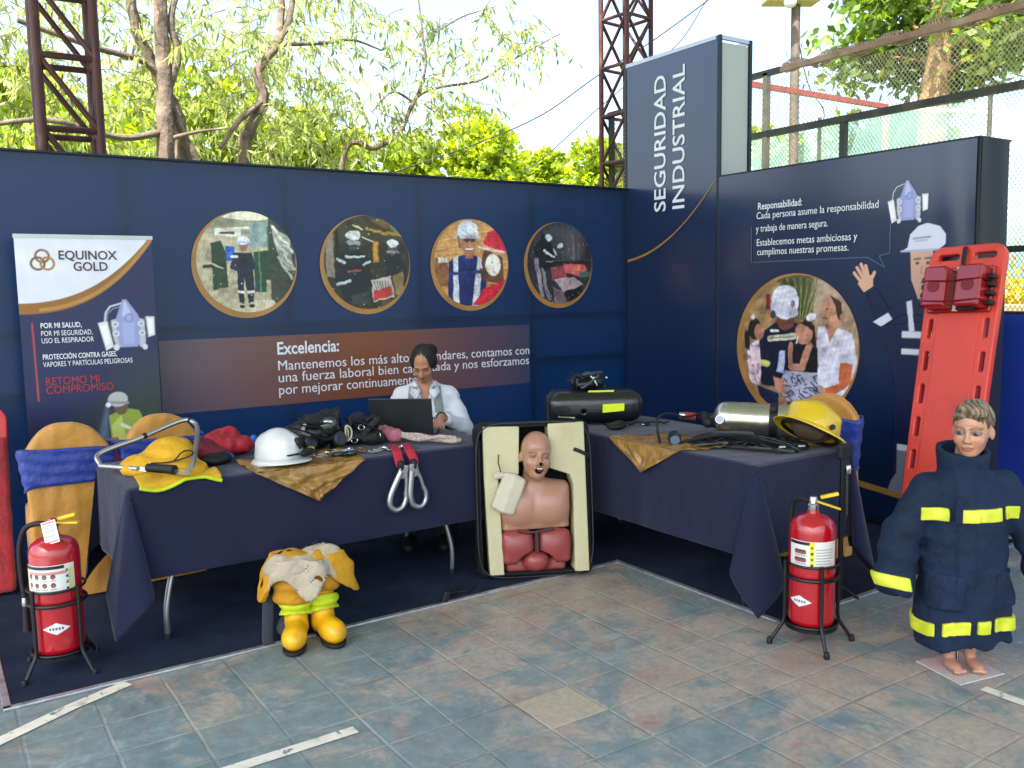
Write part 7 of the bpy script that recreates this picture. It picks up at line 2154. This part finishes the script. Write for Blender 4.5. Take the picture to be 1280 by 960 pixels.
MB().tube(bez(hp, 9), .007, 8).build('hose', BLK, t)
for k, (x, y) in enumerate(((-1.60, -2.98), (-1.66, -2.88), (-1.50, -3.02))):
    MB().cyl((x, y, Z + .03), (x + .03, y - .015, Z + .03), .010, n=10).build('hose_coupling', CHRM, t)
# gauges near the front
for k, (x, y, lb) in enumerate(((-1.86, -2.50, 'small round dark gauge lying on the gold cloth by the hose loop'), (-1.80, -2.44, 'small round dark gauge behind the other one on the gold cloth'))):
    t = thing('round_gauge', lb, 'gauge', (x, y, Z), 0, 'small gauges on the gold cloth')
    q = Vector((x, y, Z + .036))
    MB().cyl(q + Vector((.012, .018, 0)), q - Vector((.012, .018, 0)), .032, n=20).build('housing', BLK, t, bevel=.003)
    MB().cyl(q - Vector((.012, .018, 0)), q - Vector((.0135, .020, 0)), .025, n=20).build('dial', mat('blue_dial', '#3f5a70', .2, coat=.6), t)
    MB().cyl(q + Vector((0, 0, -.03)), q + Vector((.02, .01, -.034)), .008, n=8).build('stem', BLKM, t)
# yellow helmet lying tilted
YHM = mat('yellow_shell', '#cfae1c', .33, var=.08, vs=7, coat=.3, dirt='#b99a20', ds=4)
zu = Vector((.52, .02, .80)).normalized(); yu = Vector((.83, -.556, -.05)); yu = (yu - zu * yu.dot(zu)).normalized(); xu = yu.cross(zu)
YMx = Matrix(((xu.x, yu.x, zu.x, -1.40), (xu.y, yu.y, zu.y, -3.01), (xu.z, yu.z, zu.z, Z + .085), (0, 0, 0, 1))) @ Matrix.Diagonal((1.15, 1.05, 1.22, 1))
t = thing('yellow_helmet', 'yellow fire helmet with wide pointed rear brim on the right table', 'helmet', (-1.46, -3.0, Z))
helmet(YMx, t, YHM, .045, .075)
MB().tube([YMx @ Vector((.108 * math.cos(a), .136 * math.sin(a), .004)) for a in [k * math.pi / 20 for k in range(40)]], .010, 8, True).build('inner_band', BLK, t)
soft('liner', mat('brown_liner', '#4a3c2c', .8, var=.2), t, [((0, 0, .05), (.098, .12, .08))], h=.008, noise=(.004, 40), M_=YMx)
MB().cyl(YMx @ Vector((.112, .06, .03)), YMx @ Vector((.122, .062, .03)), .014, n=14).build('side_knob', BLK, t)
strap('chin_strap', BLK, t, [YMx @ Vector(q) for q in ((.10, .06, .0), (.09, .02, -.045), (.02, -.06, -.05), (-.06, -.08, -.03))], .010, .002)
# black stand behind the extinguisher
t = thing('black_stand', 'slim black pole stand with a clamp head at the front end of the right table', 'stand', (-1.43, -3.235, 0))
MB().tube([(-1.43, -3.235, .02), (-1.43, -3.235, .80)], .012, 10).build('pole', BLKM, t)
MB().tube([(-1.40, -3.24, .45), (-1.405, -3.24, .70)], .008, 8).build('side_tube', mat('grey_tube2', '#4a4e52', .4, .6), t)
MB().box((-1.415, -3.235, .775), (.10, .035, .075)).build('clamp_head', BLK, t, smooth=False, bevel=.01)
MB().lathe([(.012, .66), (.016, .665), (.016, .70), (.012, .705)], 12, (-1.40, -3.245, 0)).build('collar', CHRM, t)
for k in range(3):
    a = R(90 + 120 * k)
    MB().tube([(-1.43, -3.235, .09), (-1.43 + .13 * math.cos(a), -3.235 + .06 * math.sin(a), .008)], .007, 8).build('foot', BLKM, t)
MB().box((-1.405, -3.26, .268), (.055, .012, .045)).build('gold_tag', mat('gold_satin', '#b07d2c', .5), t, smooth=False, bevel=.004)
# clip and cable at the carpet edge
t = thing('cable_clip', 'black cable clip lying on the carpet edging', 'clip', (-3.03, -2.03, 0))
MB().box((-3.035, -2.05, .035), (.035, .035, .062), Matrix.Rotation(R(20), 3, 'Y')).build('clip_body', BLK, t, smooth=False, bevel=.008)
MB().tube(bez([(-3.02, -2.02, .03), (-2.94, -1.98, .018), (-2.86, -1.99, .014), (-2.80, -1.95, .014)], 8), .007, 8).build('cable', BLK, t)
